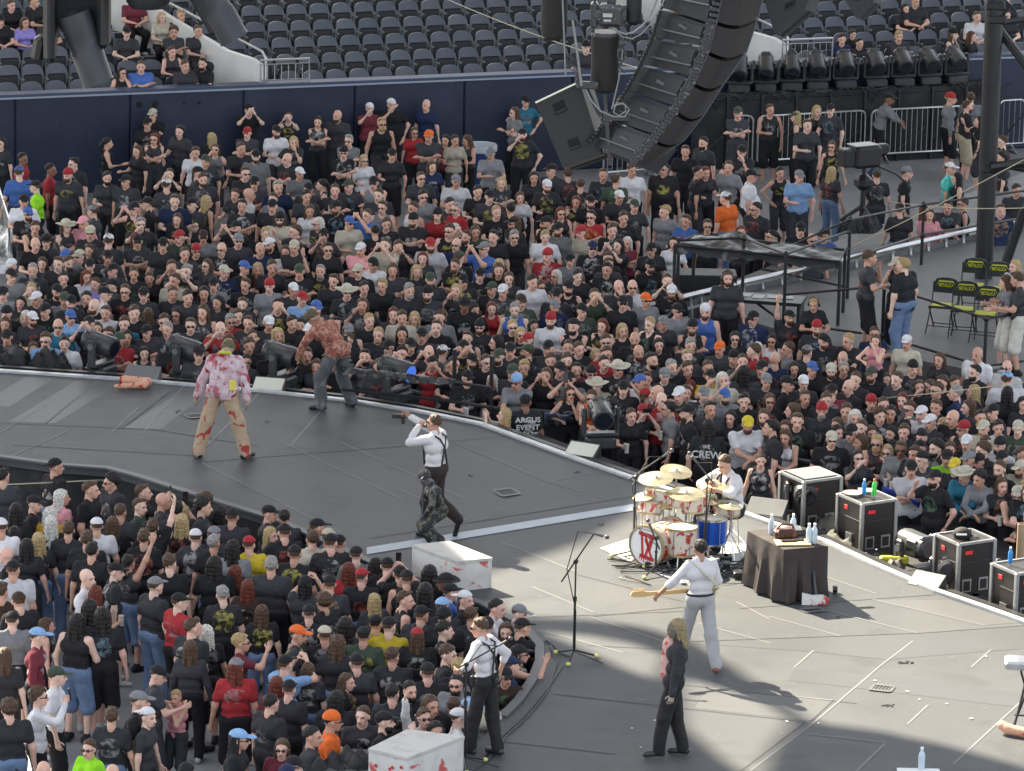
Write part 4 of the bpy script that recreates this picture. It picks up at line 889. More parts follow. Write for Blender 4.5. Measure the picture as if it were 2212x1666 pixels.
def hungbox(label, quad, depth, Y, holes, name='subwoofer'):
    q = [P6(x, y, Y) for x, y in quad]; c = sum(q, Vector()) / 4; t = thing(name, label, 'loudspeaker', c); n = (q[1] - q[0]).cross(q[3] - q[0]).normalized(); n = n if n.y > 0 else -n
    ed = (c - Vector((0, 0, CAMZ))).normalized() + Vector((.20, 0, -.03)); Q = [p - c for p in q]; r = [p + ed * depth for p in Q]
    b = MB(); b.add(Q + r, [(0, 1, 2, 3), (7, 6, 5, 4), (0, 4, 5, 1), (1, 5, 6, 2), (2, 6, 7, 3), (3, 7, 4, 0)]); b.build('cabinet', M_cab, t)
    def uv(a, d, o=-.004): return Q[0].lerp(Q[1], a).lerp(Q[3].lerp(Q[2], a), d) + n * o
    for a, d, w_, h_ in holes:
        b = MB(); b.add([uv(a, d), uv(a + w_, d), uv(a + w_, d + h_), uv(a, d + h_)], [(0, 1, 2, 3)]); hh = b.build('handle_recess', mat('recess', (.006, .006, .006), .8), t)
        b = MB(); b.add([uv(a + .02, d + h_ * .68, -.03), uv(a + w_ - .02, d + h_ * .68, -.03), uv(a + w_ - .02, d + h_ * .86, -.03), uv(a + .02, d + h_ * .86, -.03), uv(a + .02, d + h_ * .9, 0), uv(a + w_ - .02, d + h_ * .9, 0)], [(0, 1, 2, 3), (3, 2, 5, 4)]); b.build('handle', M_cab, hh)
    b = MB(); b.tube([Q[0] - n * .01, Q[1] - n * .01], .014, 5); b.build('top_edge', mat('edge_brass', (.75, .72, .55), .25, .8), t)
    b = MB(); b.tube([(Q[3] + r[3]) / 2, (Q[2] + r[2]) / 2], .03, 5); b.build('bottom_rail', M_cab, t); return t
hungbox('grey black subwoofer box tilted on chains left of the speaker array', [(1157, 222), (1252, 177), (1301, 333), (1216, 362)], .75, 50.4, [(.30, .12, .27, .16), (.32, .66, .27, .16)])
hungbox('black speaker box cut by the top edge right of the array', [(1632, -60), (1770, -75), (1738, 22), (1674, 76)], .66, 51, [(.40, .62, .26, .13)])
hungbox('corner of a third black speaker box at the top edge', [(1800, -40), (1900, -60), (1886, 5), (1850, 40)], .5, 51, [(.3, .45, .2, .2)])
def chain_bag(x, y0, y1, wd, label, Y=50.2):
    a, c = P6(x, y0, Y), P6(x, y1, Y); t = thing('chain_bag', label, 'rigging bag', c); L = (a - c).length; b = MB(); r = wd / 2
    b.lathe([(r * .5, -.04), (r * .9, 0), (r, .08), (r * .97, L * .4), (r, L * .8), (r * .98, L)], 16); b.build('bag', mat('bag_black', (.014, .013, .012), .8, bump=.6, bscale=14), t, True)
    b = MB(); b.lathe([(r * 1.02, L - .02), (r * 1.06, L), (r * 1.02, L + .03), (r * .7, L + .03)], 16); b.box((r * .9, 0, L + .05), (.04, .06, .10)); b.box((-r * .9, 0, L + .05), (.04, .06, .10)); b.build('rim', M_rig, t)
    return t
chain_bag(1196, -90, 78, .30, 'black chain bag hanging from the top edge'); chain_bag(1305, 74, 192, .31, 'black chain bag hanging under the motor hoist')
t = thing('motor_hoist', 'grimy steel motor hoist above the hanging chain bag', 'hoist', P6(1320, 32, 50.2)); t.scale = (.83, .83, .83); b = MB(); b.box((0, 0, 0), (.34, .30, .30), bev=.05); b.cyl((-.22, 0, 0), (.20, 0, 0), .13, n=14); b.box((-.22, 0, 0), (.10, .24, .34), bev=.03); b.box((0, 0, .22), (.12, .1, .2), bev=.02); b.cyl((.10, -.1, -.2), (.16, -.1, -.33), .03, n=6); b.build('gearbox', M_rig, t)
b = MB(); b.box((-.05, -.17, .02), (.12, .02, .05)); b.box((-.05, -.17, -.05), (.10, .02, .03)); b.build('name_plate', M_alu, t); b = MB(); b.box((.30, 0, .10), (.2, .2, .46), bev=.06); b.build('chain_cover', M_bcloth, t)
def cable(label, pts, r, m, Y=50.0, name='steel_cable', cat='cable', ys=None):
    P = [P6(x, y, Y if ys is None else ys[i]) for i, (x, y) in enumerate(pts)]; c = P[0]; b = MB(); b.tube([p - c for p in P], r, 6); o = b.build(name, m, None, True, c); tag(o, label, cat); return o
M_cabl = mat('cable_grey', (.26, .27, .27), .35, .4); M_rope = mat('rope_tan', (.45, .42, .30), .7)
cable('taut steel cable holding the tilted subwoofer from above', [(1214, -30), (1218, 70), (1222, 165)], .010, M_cabl); cable('thin dark cable with clamp left of the hoist', [(1237, 45), (1245, 100), (1256, 185)], .014, M_cabl, 49.9)
cable('steel cable running down to the array top', [(1345, 110), (1337, 170), (1322, 235)], .009, M_cabl)
cable('pale cable loop sagging between hoist and array', [(1322, 60), (1335, 68), (1350, 74), (1368, 70), (1388, 55), (1402, 38), (1415, 10), (1425, -20)], .011, M_cabl); cable('second pale cable sagging behind the first loop', [(1328, 66), (1345, 80), (1365, 84), (1385, 74), (1405, 52), (1425, 20), (1445, -20)], .008, M_cabl)
cable('pale signal cable curving from the subwoofer to the array', [(1262, 185), (1275, 215), (1297, 240), (1325, 252), (1350, 252), (1360, 235)], .010, M_cabl)
cable('coil of pale cable beside the lowest cabinets', [(1320, 235), (1334, 222), (1350, 226), (1352, 240), (1338, 250), (1325, 243), (1330, 228), (1346, 223), (1357, 234)], .008, M_cabl)
t = thing('rigging_clamp', 'steel clamp joining cable and tilted subwoofer', 'clamp', P6(1250, 165)); t.scale = (.8, .8, .8); b = MB(); b.box((0, 0, 0), (.10, .08, .22), bev=.02); b.tube([(0, 0, .1), (-.12, 0, .16), (-.18, 0, .12)], .02, 6); b.box((.12, 0, -.12), (.3, .12, .10), bev=.02); b.build('clamp_body', M_rig, t)
t = thing('shackle', 'shiny shackle and hook on the array cable', 'shackle', P6(1343, 125)); t.scale = (.8, .8, .8); b = MB(); b.tube([(0, 0, .16), (-.05, 0, .1), (-.05, 0, 0), (0, 0, -.05), (.05, 0, 0), (.05, 0, .1), (0, 0, .16)], .018, 6); b.tube([(0, 0, -.05), (-.03, 0, -.14), (.05, 0, -.2)], .018, 6); b.ell((0, 0, .2), (.05, .04, .06)); b.build('hook', M_rig, t)
t = thing('rigging_bracket', 'black rear frame joining the subwoofer to the array', 'rigging', P6(1308, 270, 50.3)); t.scale = (.83, .83, .83); b = MB(); b.box((.02, 0, 0), (.05, .05, 1.1), Matrix.Rotation(-.1, 4, 'Y')); b.box((.15, 0, .1), (.36, .08, .07)); b.box((.12, 0, -.35), (.3, .08, .06)); b.tube([(-.3, 0, .55), (-.12, 0, .2), (0, 0, 0)], .03, 6); b.build('frame_bars', M_rig, t)
# two big luminaires hanging at top left, nearer the camera
def big_luminaire(label, top, bot, r0, Y, shroud):
    a, c = P6(*top, Y), P6(*bot, Y); t = thing('hanging_luminaire', label, 'stage light', a); d = (c - a); L = d.length; q = d.to_track_quat('Z', 'Y').to_matrix().to_4x4()
    b = MB(); b.lathe([(r0 * 1.05, 0), (r0 * 1.0, L * .35), (r0 * .92, L * .5), (r0 * 1.0, L * .53), (r0 * .98, L * .97), (r0 * 1.02, L), (r0 * .94, L), (r0 * .9, L * .9)], 28, q, caps=False); b.build('barrel', mat('luminaire_grey', (.036, .038, .046), .42, var=.15, vscale=3), t, True)
    b = MB(); b.lathe([(0.001, L * .9), (r0 * .88, L * .9)], 24, q, caps=False); b.build('lens', M_lens, t)
    if shroud:
        b = MB(); b.box((-.26, .0, -.05), (.13, .4, 1.0), bev=.05); b.box((.34, .1, -.02), (.14, .4, .75), bev=.05); b.box((.03, .40, .02), (.62, .25, .60), bev=.06); b.box((-.30, .1, -.50), (.16, .3, .30), Matrix.Rotation(.2, 4, 'Y'), .05); b.box((.04, -.05, .34), (.74, .3, .22), bev=.04); b.build('yoke', M_black, t)
        b = MB(); b.box((.10, -.22, .26), (.14, .04, .04)); b.build('name_plate', M_alu, t)
    else:
        b = MB(); b.box((-.17, .1, -.22), (.10, .3, .75), Matrix.Rotation(-.52, 4, 'Y'), .03); b.box((.0, .3, .15), (.5, .3, .3), bev=.05); b.build('yoke', M_black, t)
    return t
big_luminaire('large black hanging light pointing down at top left', (158, 28), (212, 178), .185, 52.0, True); big_luminaire('hanging light pointing down right of the left stairs', (436, -40), (506, 84), .175, 52.0, False)
t = thing('hanging_luminaire', 'round black underside of a light at the top edge', 'stage light', P6(320, -12, 52)); b = MB(); b.lathe([(.05, -.16), (.2, -.15), (.25, -.08), (.26, .2)], 20); b.build('barrel', M_black, t, True)

# ------------------------------------------------------------------ truss tower and railings at right
tw = thing('truss_tower', 'tall black truss tower at the right edge', 'tower'); YT = at(2125, 600, DECK).y
def PT(x, y, dy=0): return atY(x, y, YT + dy)
b = MB(); b.cyl(PT(2152, -80), PT(2124, 612), .16, n=14); b.build('mast', M_black, tw, True)
for pp_, r_ in (([PT(2160, 50, .2), PT(2260, 36, .4)], .06), ([PT(2155, 60, .2), PT(2262, 200, -.3)], .08), ([PT(2142, 362, -.2), PT(2262, 345, -.4)], .09), ([PT(2146, 355), PT(2262, 375)], .05), ([PT(2262, 390, -.6), PT(2212, 455, -.3), PT(2165, 590, -.3)], .09), ([PT(2150, 40), PT(2180, 5)], .09)): MB().tube(pp_, r_, 8).build('brace', M_black, tw, True)
for x, y in ((2150, 10), (2153, 40), (2140, 362)): MB().box(PT(x, y), (.34, .34, .16), bev=.03).build('coupler', M_black, tw)
def railset(label, posts, rails, name='black_railing', r=.023):
    t = thing(name, label, 'railing'); b = MB()
    for (x0, y0, z0), h in posts: p = at(x0, y0, z0); MB().cyl(p, p + Vector((0, 0, h)), r * 1.25, n=8).build('post', M_black, t)
    for pts in rails:
        b = MB(); P = [at(x, y, z0) + Vector((0, 0, h)) for (x, y, z0), h in pts]; b.tube(P, r, 6)
        for p in P[1:-1]: b.ell(p, (.06, .06, .06), 8, 6)
        b.build('rail', M_black, t)
    return t
D = DECK
pA, pB, pC, pD_, pE, pF, pG = (1462, 668, D), (1602, 675, D), (1692, 712, D), (1826, 660, D), (1905, 745, D), (2125, 818, D), (2250, 800, D)
p1, p2, p3 = (1645, 605, D), (1830, 645, D), (1990, 572, D)
railset('black tube railing along the front of the raised deck', [(pA, 1.25), (pB, 1.35), (pC, 1.35), (pE, 1.05), (pF, 1.05)],
        [[(pA, 1.2), (pB, 1.3), (pC, 1.3)], [(pC, 1.3), (p2, 1.2)], [(pC, .60), (pE, 1.0), (pF, 1.0), (pG, 1.0)], [(pC, .12), (pE, .15), (pF, .2), (pG, .2)], [(pC, .85), (p2, .9)], [(pB, .35), (pC, .12)]])
railset('black tube railing along the back of the raised deck', [(p2, 1.45), (p3, 1.15)], [[(p1, .4), (p2, 1.4), (p3, 1.1), ((2260, 520, D), 1.0)], [(p2, .7), (p3, .55), ((2260, 520, D), .5)], [(p1, .2), (p2, .2)]])
# silver ramp rail and ramp barrier behind the deck
t = thing('ramp_barrier', 'grey steel barrier line along the walkway behind the deck', 'barrier'); b = MB(); q0, q1, q2 = [at(x, y, 1.15) - Vector((0, 0, 1.15)) for x, y in ((1400, 660), (1607, 609), (2230, 468))]; h = Vector((0, 0, 1.15))
b.tube([q0 + h, q1 + h, q2 + h], .045, 8); b.tube([q0 + h * .8, q1 + h * .8, q2 + h * .8], .03, 6); b.tube([q0 + h * .15, q1 + h * .15, q2 + h * .15], .03, 6); b.build('rail', M_alu, t, True); b = MB()
for k in range(26):
    p = (q0.lerp(q1, k / 9) if k < 9 else q1.lerp(q2, (k - 9) / 16)); b.box(p + h * .5, (.05, .03, 1.1)); b.tube([p + h * .9, p + Vector((.12, -.25, .1))], .018, 5)
b.build('leg', M_alu, t)
b = MB(); 
for a, c in ((q0, q1), (q1, q2)): b.add([a + Vector((0, .03, .15)), c + Vector((0, .03, .15)), c + Vector((0, .03, 1.05)), a + Vector((0, .03, 1.05))], [(0, 1, 2, 3)])
b.build('mesh_panel', mat('barrier_panel', (.13, .135, .14), .6, var=.2, vscale=6), t)
# tarp canopy on the camera riser
t = thing('desk_canopy', 'crumpled black plastic with painted glints over the operators desk frame', 'canopy'); vs = []; fs = []; n = 34; m_ = 10
cA, cB, cC, cD = at(1458, 530, 2.1), at(1815, 566, 2.05), at(1826, 540, 2.05), at(1500, 508, 2.1)
rr = random.Random(3)
for i in range(n + 1):
    for j in range(m_ + 1):
        s_, q = i / n, j / m_; p = cA.lerp(cB, s_).lerp(cD.lerp(cC, s_), q); z = p.z + .035 * math.sin(s_ * 16 + q * 4) * math.sin(q * 6 + s_ * 5) + rr.uniform(-.012, .012) + .12 * math.exp(-((s_ - .3) / .12) ** 2) * q
        if j == 0: z -= .14 + .03 * math.sin(i * 1.3)
        vs.append((p.x, p.y, z))
for i in range(n):
    for j in range(m_): a = i * (m_ + 1) + j; fs.append((a, a + m_ + 1, a + m_ + 2, a + 1))
MB().add(vs, fs).build('sheet', M_wrap, t, True); b = MB()
for p in (cA, cB, cC, cD): b.cyl((p.x, p.y, 0), (p.x, p.y, p.z), .03, n=8)
b.tube([cA, cB, cC, cD, cA], .025, 6); b.build('frame', M_black, t)
t = thing('operator_desk', 'black desk with papers inside the deck railing', 'desk', at(1640, 690, D), R(-12)); b = MB(); b.box((0, 0, .36), (1.5, .6, .06)); 
for X in (-.7, .7): b.box((X, 0, .17), (.05, .5, .34))
b.build('desk_top', M_black, t)
for k in range(5): b = MB(); b.box((-.5 + k * .24, .05 * (k % 2), .395 + k * .001), (.2, .26, .004), Matrix.Rotation(.1 * (k - 2), 4, 'Z')); b.build('paper', mat('paper', (.6, .62, .65), .7), t)
t = thing('road_case', 'small black case beside the headset person in the railing', 'case', at(1520, 672, .6)); b = MB(); b.box((0, 0, .35), (1.1, .6, .7), bev=.02); b.build('shell', M_cab, t)
# television camera on its pedestal
t = thing('broadcast_camera', 'black broadcast camera with grey hood on a pedestal', 'camera', at(1862, 478, .9), R(-60)); t.scale = (.82, .82, 1.0); T = Matrix.Translation((0, 0, 1.25)); b = MB(); b.box((0, 0, 0), (.46, .72, .42), T, .06); b.box((0, -.5, 0), (.34, .3, .34), T, .03); b.box((0, .46, .1), (.2, .3, .2), T, .03); b.build('camera_body', M_black, t)
b = MB(); b.box((0, -.06, .222), (.40, .62, .02), T, .006); b.build('hood', mat('hood_grey', (.40, .40, .39), .5), t); b = MB(); b.cyl((0, 0, 0), (0, 0, 1.05), .07, .05, 12); b.box((0, 0, .75), (.4, .4, .3), bev=.1); b.tube([(.1, .2, 1.1), (.3, .7, .9), (.35, .9, .75)], .025, 6)
for k in range(3): b.tube([(0, 0, .3), (.5 * math.cos(k * 2.1), .5 * math.sin(k * 2.1), 0)], .04, 6)
b.build('pedestal', M_black, t)
lump('camera_cover', 'black rain cover heaped below the broadcast camera', 'cover', [(1812, 505, 1.3), (1890, 505, 1.3), (1905, 490, 1.3), (1820, 488, 1.3)], .28, seed=6)
# folding chairs with yellow lettering
M_yel = mat('yellow_print', (.48, .50, .04), .6); M_cf = mat('chair_black', (.02, .022, .024), .5)
def fchair(x, y, rz, label):
    t = thing('folding_chair', label, 'chair', at(x, y, D), R(rz), 'black and yellow folding chairs'); b = MB(); b.box((0, 0, .45), (.42, .40, .035), bev=.012); st_ = b.build('seat', M_cf, t); b = MB(); b.box((0, -.02, .471), (.34, .30, .006)); b.build('seat_pad', M_yel, st_)
    b = MB(); prof = [(-.21, .62), (.21, .62), (.21, .78), (.17, .86), (.06, .885), (-.06, .885), (-.17, .86), (-.21, .78)]; b.add([(x_, .21, z_) for x_, z_ in prof] + [(x_, .235, z_) for x_, z_ in prof], [tuple(range(8)), tuple(range(15, 7, -1))] + [(i, 8 + i, 8 + (i + 1) % 8, (i + 1) % 8) for i in range(8)]); bk = b.build('backrest', M_cf, t)
    text('METALLICA', .085, M_yel, bk, Matrix.Translation((0, .198, .755)) @ Matrix.Rotation(R(90), 4, 'X'), 'lettering', sx=.56)
    b = MB(); b.prism([(-.17, -.05), (-.12, .05), (.12, .05), (.17, -.05), (.12, .025), (-.12, .025)], 0, .004, Matrix.Translation((0, .204, .785)) @ Matrix.Rotation(R(90), 4, 'X')); b.build('lettering', M_yel, bk)
    for sd in (-1, 1):
        b = MB(); b.tube([(sd * .22, .235, .80), (sd * .22, .16, .5), (sd * .22, -.26, 0)], .013, 6); b.build('leg', M_black, t); b = MB(); b.tube([(sd * .20, -.16, .45), (sd * .20, .28, 0)], .013, 6); b.build('leg', M_black, t)
    b = MB(); b.tube([(-.22, -.16, .12), (.22, -.16, .12)], .009, 5); b.tube([(-.20, .20, .09), (.20, .20, .09)], .009, 5); b.build('stretcher', M_black, t); return t
fchair(2034, 716, -18, 'folding chair with yellow pad just right of the jeans'); fchair(2080, 724, -12, 'folding chair with bright yellow seat in the front row, middle'); fchair(2126, 735, -15, 'folding chair with yellow seat left of person in white shorts'); fchair(2100, 672, -12, 'folding chair in the back row, with lettering'); fchair(2152, 680, -10, 'folding chair in the back row behind the hugging pair')
# trash can, leg prop
t = thing('trash_bin', 'blue trash bin with clear liner against the wall', 'bin', at(1036, 414, 0)); b = MB(); b.lathe([(.24, 0), (.31, .85), (.33, .87), (.33, .93), (.30, .93), (.29, .6)], 18); b.build('bin_body', mat('bin_blue', (.03, .07, .24), .5), t, True); b = MB(); b.lathe([(.335, .84), (.345, .92), (.335, .97), (.30, .96), (.28, .8)], 18, caps=False); b.build('liner', mat('liner', (.5, .55, .6), .3), t, True)
t = thing('barrier_plastic', 'crumpled clear plastic sheet over the left edge barrier', 'plastic sheet'); bpy.data.objects.remove(t)
M_cling = splat('clear_plastic', (.42, .44, .43), [((.8, .8, .78), 6, .5, .6), ((.16, .17, .17), 4, .5, .62)], rough=.2, bump=1, bscale=8)
lump('plastic_sheet', 'crumpled clear plastic sheet heaped at the left edge', 'plastic sheet', [(-60, 640, 0), (40, 640, 0), (34, 520, 0), (-60, 480, 0)], .95, M_cling, seed=9, res=12)

# ------------------------------------------------------------------ on the stage
def sp(x, y): return at(x, y, ST + .004)
M_skin_prop = splat('prop_flesh', (.62, .33, .22), [((.45, .03, .02), 9, .58, .66)], rough=.5)
t = thing('severed_leg_prop', 'bent severed leg prop with bloody ends on the stage', 'prop', sp(288, 838), R(-8)); S = SDF(.018, .03); S.cap((-.16, .10, .09), (.20, .12, .08), .075, .06); S.cap((.20, .12, .08), (.18, -.06, .07), .062, .055); S.cap((.18, -.06, .07), (-.10, -.14, .06), .058, .035); S.cap((-.10, -.14, .06), (-.24, -.16, .05), .04, .03)
v, f = S.mesh(); me = np_mesh('flesh', v, f, M_skin_prop); o = bpy.data.objects.new('flesh', me); COL.objects.link(o); o.parent = t
b = MB(); b.cyl((-.235, .098, .09), (-.20, .10, .09), .05, .07, 12); b.cyl((.235, .03, .075), (.21, .03, .075), .035, .05, 10); b.build('bloody_cut', mat('blood', (.35, .01, .01), .3), t, True)
M_box = splat('blood_white_board', (.60, .60, .58), [((.52, .50, .48), 3, .5, .7), ((.50, .10, .10), 4.6, .59, .64)], rough=.6, bump=.1)
M_boxt = splat('worn_white_top', (.50, .49, .46), [((.38, .37, .35), 4, .5, .75)], rough=.6, bump=.1)
M_red = mat('blood_paint', (.50, .03, .035), .5)
# white box on the stage: corners from the photo
def white_box(tops, z, label, open_=False):
    T = [at(x, y, z) for x, y in tops]; c = sum(T, Vector()) / 4; c.z = ST + .004; t = thing('white_riser_box', label, 'box', c); hh = z - ST - .004
    b = MB(); P = [(p.x - c.x, p.y - c.y) for p in T]; P = P if area(P) > 0 else P[::-1]; cx, cy = 0, 0
    b.prism(P, hh - .04, hh); b.build('top', M_boxt, t); b = MB(); ins = [(x * .985, y * .985) for x, y in P]
    for i in range(4):
        a, d = ins[i], ins[(i + 1) % 4]
        side = MB(); e = (Vector(d) - Vector(a)).normalized(); n = Vector((e.y, -e.x)) * .02
        side.add([(a[0], a[1], 0), (d[0], d[1], 0), (d[0], d[1], hh - .045), (a[0], a[1], hh - .045), (a[0] - n.x, a[1] - n.y, 0), (d[0] - n.x, d[1] - n.y, 0), (d[0] - n.x, d[1] - n.y, hh - .045), (a[0] - n.x, a[1] - n.y, hh - .045)], [(0, 1, 2, 3), (7, 6, 5, 4), (0, 4, 5, 1), (1, 5, 6, 2), (2, 6, 7, 3), (3, 7, 4, 0)]); side.build('side_panel', M_box, t)
    return t, P, hh
wb1, P1, h1 = white_box([(889, 1177), (970, 1168), (1064, 1205), (988, 1213)], ST + .42, 'white box with red paint marks below the singer')
wb2, P2, h2 = white_box([(795, 1617), (880, 1575), (1004, 1590), (880, 1637)], ST + .45, 'grey topped white box with red blots at the near stage corner')
b = MB(); rr = random.Random(4); A_ = at(795, 1617, ST + .45) - wb2.location; C_ = at(880, 1637, ST + .45) - wb2.location; dd = (C_ - A_); dd.z = 0; nn = Vector((dd.y, -dd.x, 0)).normalized(); nn = nn if nn.y < 0 else -nn
for k in range(16):
    s_ = rr.uniform(.15, .9); h_ = rr.uniform(.08, .36) if k > 5 else .16 + .05 * (k % 3); p = A_ * .985 + dd * s_ + nn * .012; p.z = h_; r_ = .012 + rr.random() * (.03 if k < 6 else .012); e = dd.normalized()
    b.add([p + e * r_ * math.cos(q_ * .7) + Vector((0, 0, r_ * math.sin(q_ * .7))) for q_ in range(9)], [tuple(range(9))])
b.build('red_blot', M_red, wb2)

def mic_stand(x, y, h, rz, label, boom=None):
    t = thing('microphone_stand', label, 'microphone stand', sp(x, y), R(rz)); b = MB(); b.tube([(0, 0, .12), (0, 0, h * .62)], .016, 8); b.tube([(0, 0, h * .6), (.0, 0, h)], .011, 8); b.cyl((0, 0, h * .6), (0, 0, h * .64), .024, n=8); b.build('pole', M_black, t)
    for k in range(3):
        a = k * 2.094 + .5; b = MB(); b.tube([(0, 0, .12), (.30 * math.cos(a), .30 * math.sin(a), .025)], .013, 6); l_ = b.build('leg', M_black, t); b = MB(); b.ell((.30 * math.cos(a), .30 * math.sin(a), .025), (.035, .035, .025), 8, 6); b.build('foot', mat('foot_yellow', (.6, .6, .2), .6), l_)
    bo = boom or ((-.18, 0, h - .28), (.22, 0, h + .38)); b = MB(); b.tube(bo, .011, 6); b.cyl((0, -.03, h), (0, .03, h), .03, n=8); b.build('boom', M_black, t)
    e = Vector(bo[1]); d = Vector((.17, 0, -.03)) if not boom else (Vector(bo[1]) - Vector(bo[0])).normalized() * .17; b = MB(); b.tube([e, e + d * .7], [.013, .019], 8); b.ell(e + d, (.03, .028, .028), 10, 8); b.build('microphone', mat('mic_grey', (.10, .10, .11), .35, .6), t, True)
    b = MB(); b.tube([e, e + Vector((-.20, -.02, .02)), Vector((bo[0][0] * .6, -.03, h - .1)), (0.02, -.03, h * .5), (.02, -.02, .1), (.4, -.1, .01)], .007, 5); b.build('cord', M_black, t); return t
mic_stand(1239, 1424, 1.28, -12, 'tall black microphone stand alone on the sunlit stage edge'); mic_stand(1003, 1655, 1.25, 8, 'black microphone stand beside the person in suspenders at the corner', ((-.1, 0, 1.2), (.36, -.05, 1.48)))
# drum kit
M_chrome = mat('chrome', (.72, .72, .72), .18, .95, var=.1, vscale=30); M_brass = mat('cymbal_brass', (.74, .67, .48), .30, .85, var=.12, vscale=12); M_gold = mat('drum_gold', (.42, .35, .20), .35, .5, var=.15, vscale=9); M_head = mat('drum_head', (.74, .72, .66), .5, var=.08, vscale=6)
M_shell = splat('drum_shell', (.62, .56, .48), [((.42, .03, .03), 7, .54, .57)], rough=.35, bump=.05)
sheet('drum_rug', [(1296, 1184), (1400, 1150), (1640, 1180), (1540, 1252), (1470, 1260)], ST + .012, mat('rug_white', (.60, .60, .57), .8, var=.1, vscale=4), th=.008); tag(bpy.data.objects['drum_rug'], 'white mat under the drum kit', 'mat'); del bpy.data.objects['drum_rug']['kind']
def bass_drum(x, y, rz, label):
    t = thing('bass_drum', label, 'drum', sp(x, y), R(rz)); T = Matrix.Translation((0, 0, .30)) @ Matrix.Rotation(R(90), 4, 'X')
    b = MB(); b.lathe([(.262, -.30), (.265, -.30), (.265, .30), (.262, .30)], 28, T, caps=False); b.build('shell', M_shell, t, True); 
    b = MB(); 
    for z_ in (.30, -.30): MB().lathe([(.268, z_ - .025), (.292, z_ - .02), (.292, z_ + .02), (.262, z_ + .025)], 28, T, caps=False).build('hoop', M_gold, t, True)
    b = MB(); b.lathe([(.001, .315), (.262, .312)], 28, T, caps=False); hd = b.build('front_head', mat('head_white', (.82, .82, .82), .4), t)
    b = MB()
    def bar(x0, z0, x1, z1, w_=.035):
        d = Vector((x1 - x0, z1 - z0)).normalized(); n = Vector((-d.y, d.x)) * w_ / 2; b.prism([(x0 + n.x, z0 + n.y), (x0 - n.x, z0 - n.y), (x1 - n.x, z1 - n.y), (x1 + n.x, z1 + n.y)], 0, .004, Matrix.Translation((0, -.318, .30)) @ Matrix.Rotation(R(90), 4, 'X'))
    bar(-.12, .17, .12, .15, .05); bar(-.10, -.14, .14, -.17, .05); bar(-.07, .16, -.05, -.15); bar(.10, .15, -.01, -.15); bar(-.01, .15, .06, -.05, .03); bar(.06, -.05, .12, .15, .03); bar(-.01, .1, .10, -.15, .03); 
    for k in range(7): bar(-.1 + k * .035, -.16, -.1 + k * .035, -.19 - .02 * (k % 3), .010)
    b.build('red_emblem', M_red, hd); b = MB()
    for k in range(8): a = k * .785; b.cyl((.285 * math.cos(a), -.28, .30 + .285 * math.sin(a)), (.285 * math.cos(a), .28, .30 + .285 * math.sin(a)), .008, n=5)
    b.tube([(.2, -.1, .12), (.34, -.2, 0)], .012, 5); b.tube([(-.2, -.1, .12), (-.34, -.2, 0)], .012, 5); b.build('lugs', M_chrome, t); return t
bass_drum(1424, 1216, -38, 'white bass drum with dripping red emblem and gold hoop')
def drum(x, y, r, h, z, label, m=None, tilt=(0, 0), legs=True):
    t = thing('drum', label, 'drum', sp(x, y), 0, 'toms and snare of the drum kit'); T = Matrix.Translation((0, 0, z)) @ Matrix.Rotation(R(tilt[0]), 4, 'X') @ Matrix.Rotation(R(tilt[1]), 4, 'Y')
    b = MB(); b.lathe([(r * .97, 0), (r, 0), (r, h), (r * .97, h)], 22, T); b.build('shell', m or M_shell, t, True); b = MB()
    for z_ in (0, h): MB().lathe([(r * 1.0, z_ - .012), (r * 1.06, z_ - .012), (r * 1.06, z_ + .014), (r * .96, z_ + .016)], 22, T, caps=False).build('hoop', M_gold if m is None else M_chrome, t, True)
    b = MB(); b.lathe([(.001, h + .005), (r * .97, h + .004)], 22, T, caps=False); b.build('drum_head', M_head, t); b = MB()
    for k in range(6): a = k * 1.047; b.cyl(T @ Vector((r * 1.04 * math.cos(a), r * 1.04 * math.sin(a), .01)), T @ Vector((r * 1.04 * math.cos(a), r * 1.04 * math.sin(a), h)), .006, n=5)
    for k in range(3): a = k * 2.09 + .3; b.tube([T @ Vector((0, 0, -.02)), T @ Vector((r * .9 * math.cos(a), r * .9 * math.sin(a), -.02)), (r * 1.1 * math.cos(a), r * 1.1 * math.sin(a), 0)], .010, 5)
    b.build('stand', M_chrome, t); return t
drum(1418, 1190, .19, .22, .62, 'gold rack tom above the white bass drum', tilt=(-12, 8)); drum(1462, 1196, .17, .20, .66, 'red and white rack tom beside the gold one', tilt=(-10, 4)); drum(1500, 1200, .18, .20, .62, 'gold rimmed tom in the middle of the kit', tilt=(-8, -6))
drum(1400, 1196, .16, .16, .58, 'small tom at the left side of the kit', tilt=(-8, 6)); drum(1535, 1208, .20, .34, .24, 'blue metallic floor tom at the right of the kit', mat('drum_blue', (.015, .10, .55), .25, .5)); drum(1566, 1196, .18, .15, .56, 'pale snare drum before the seated drummer'); drum(1470, 1225, .21, .36, .2, 'red striped floor drum behind the guitarist')
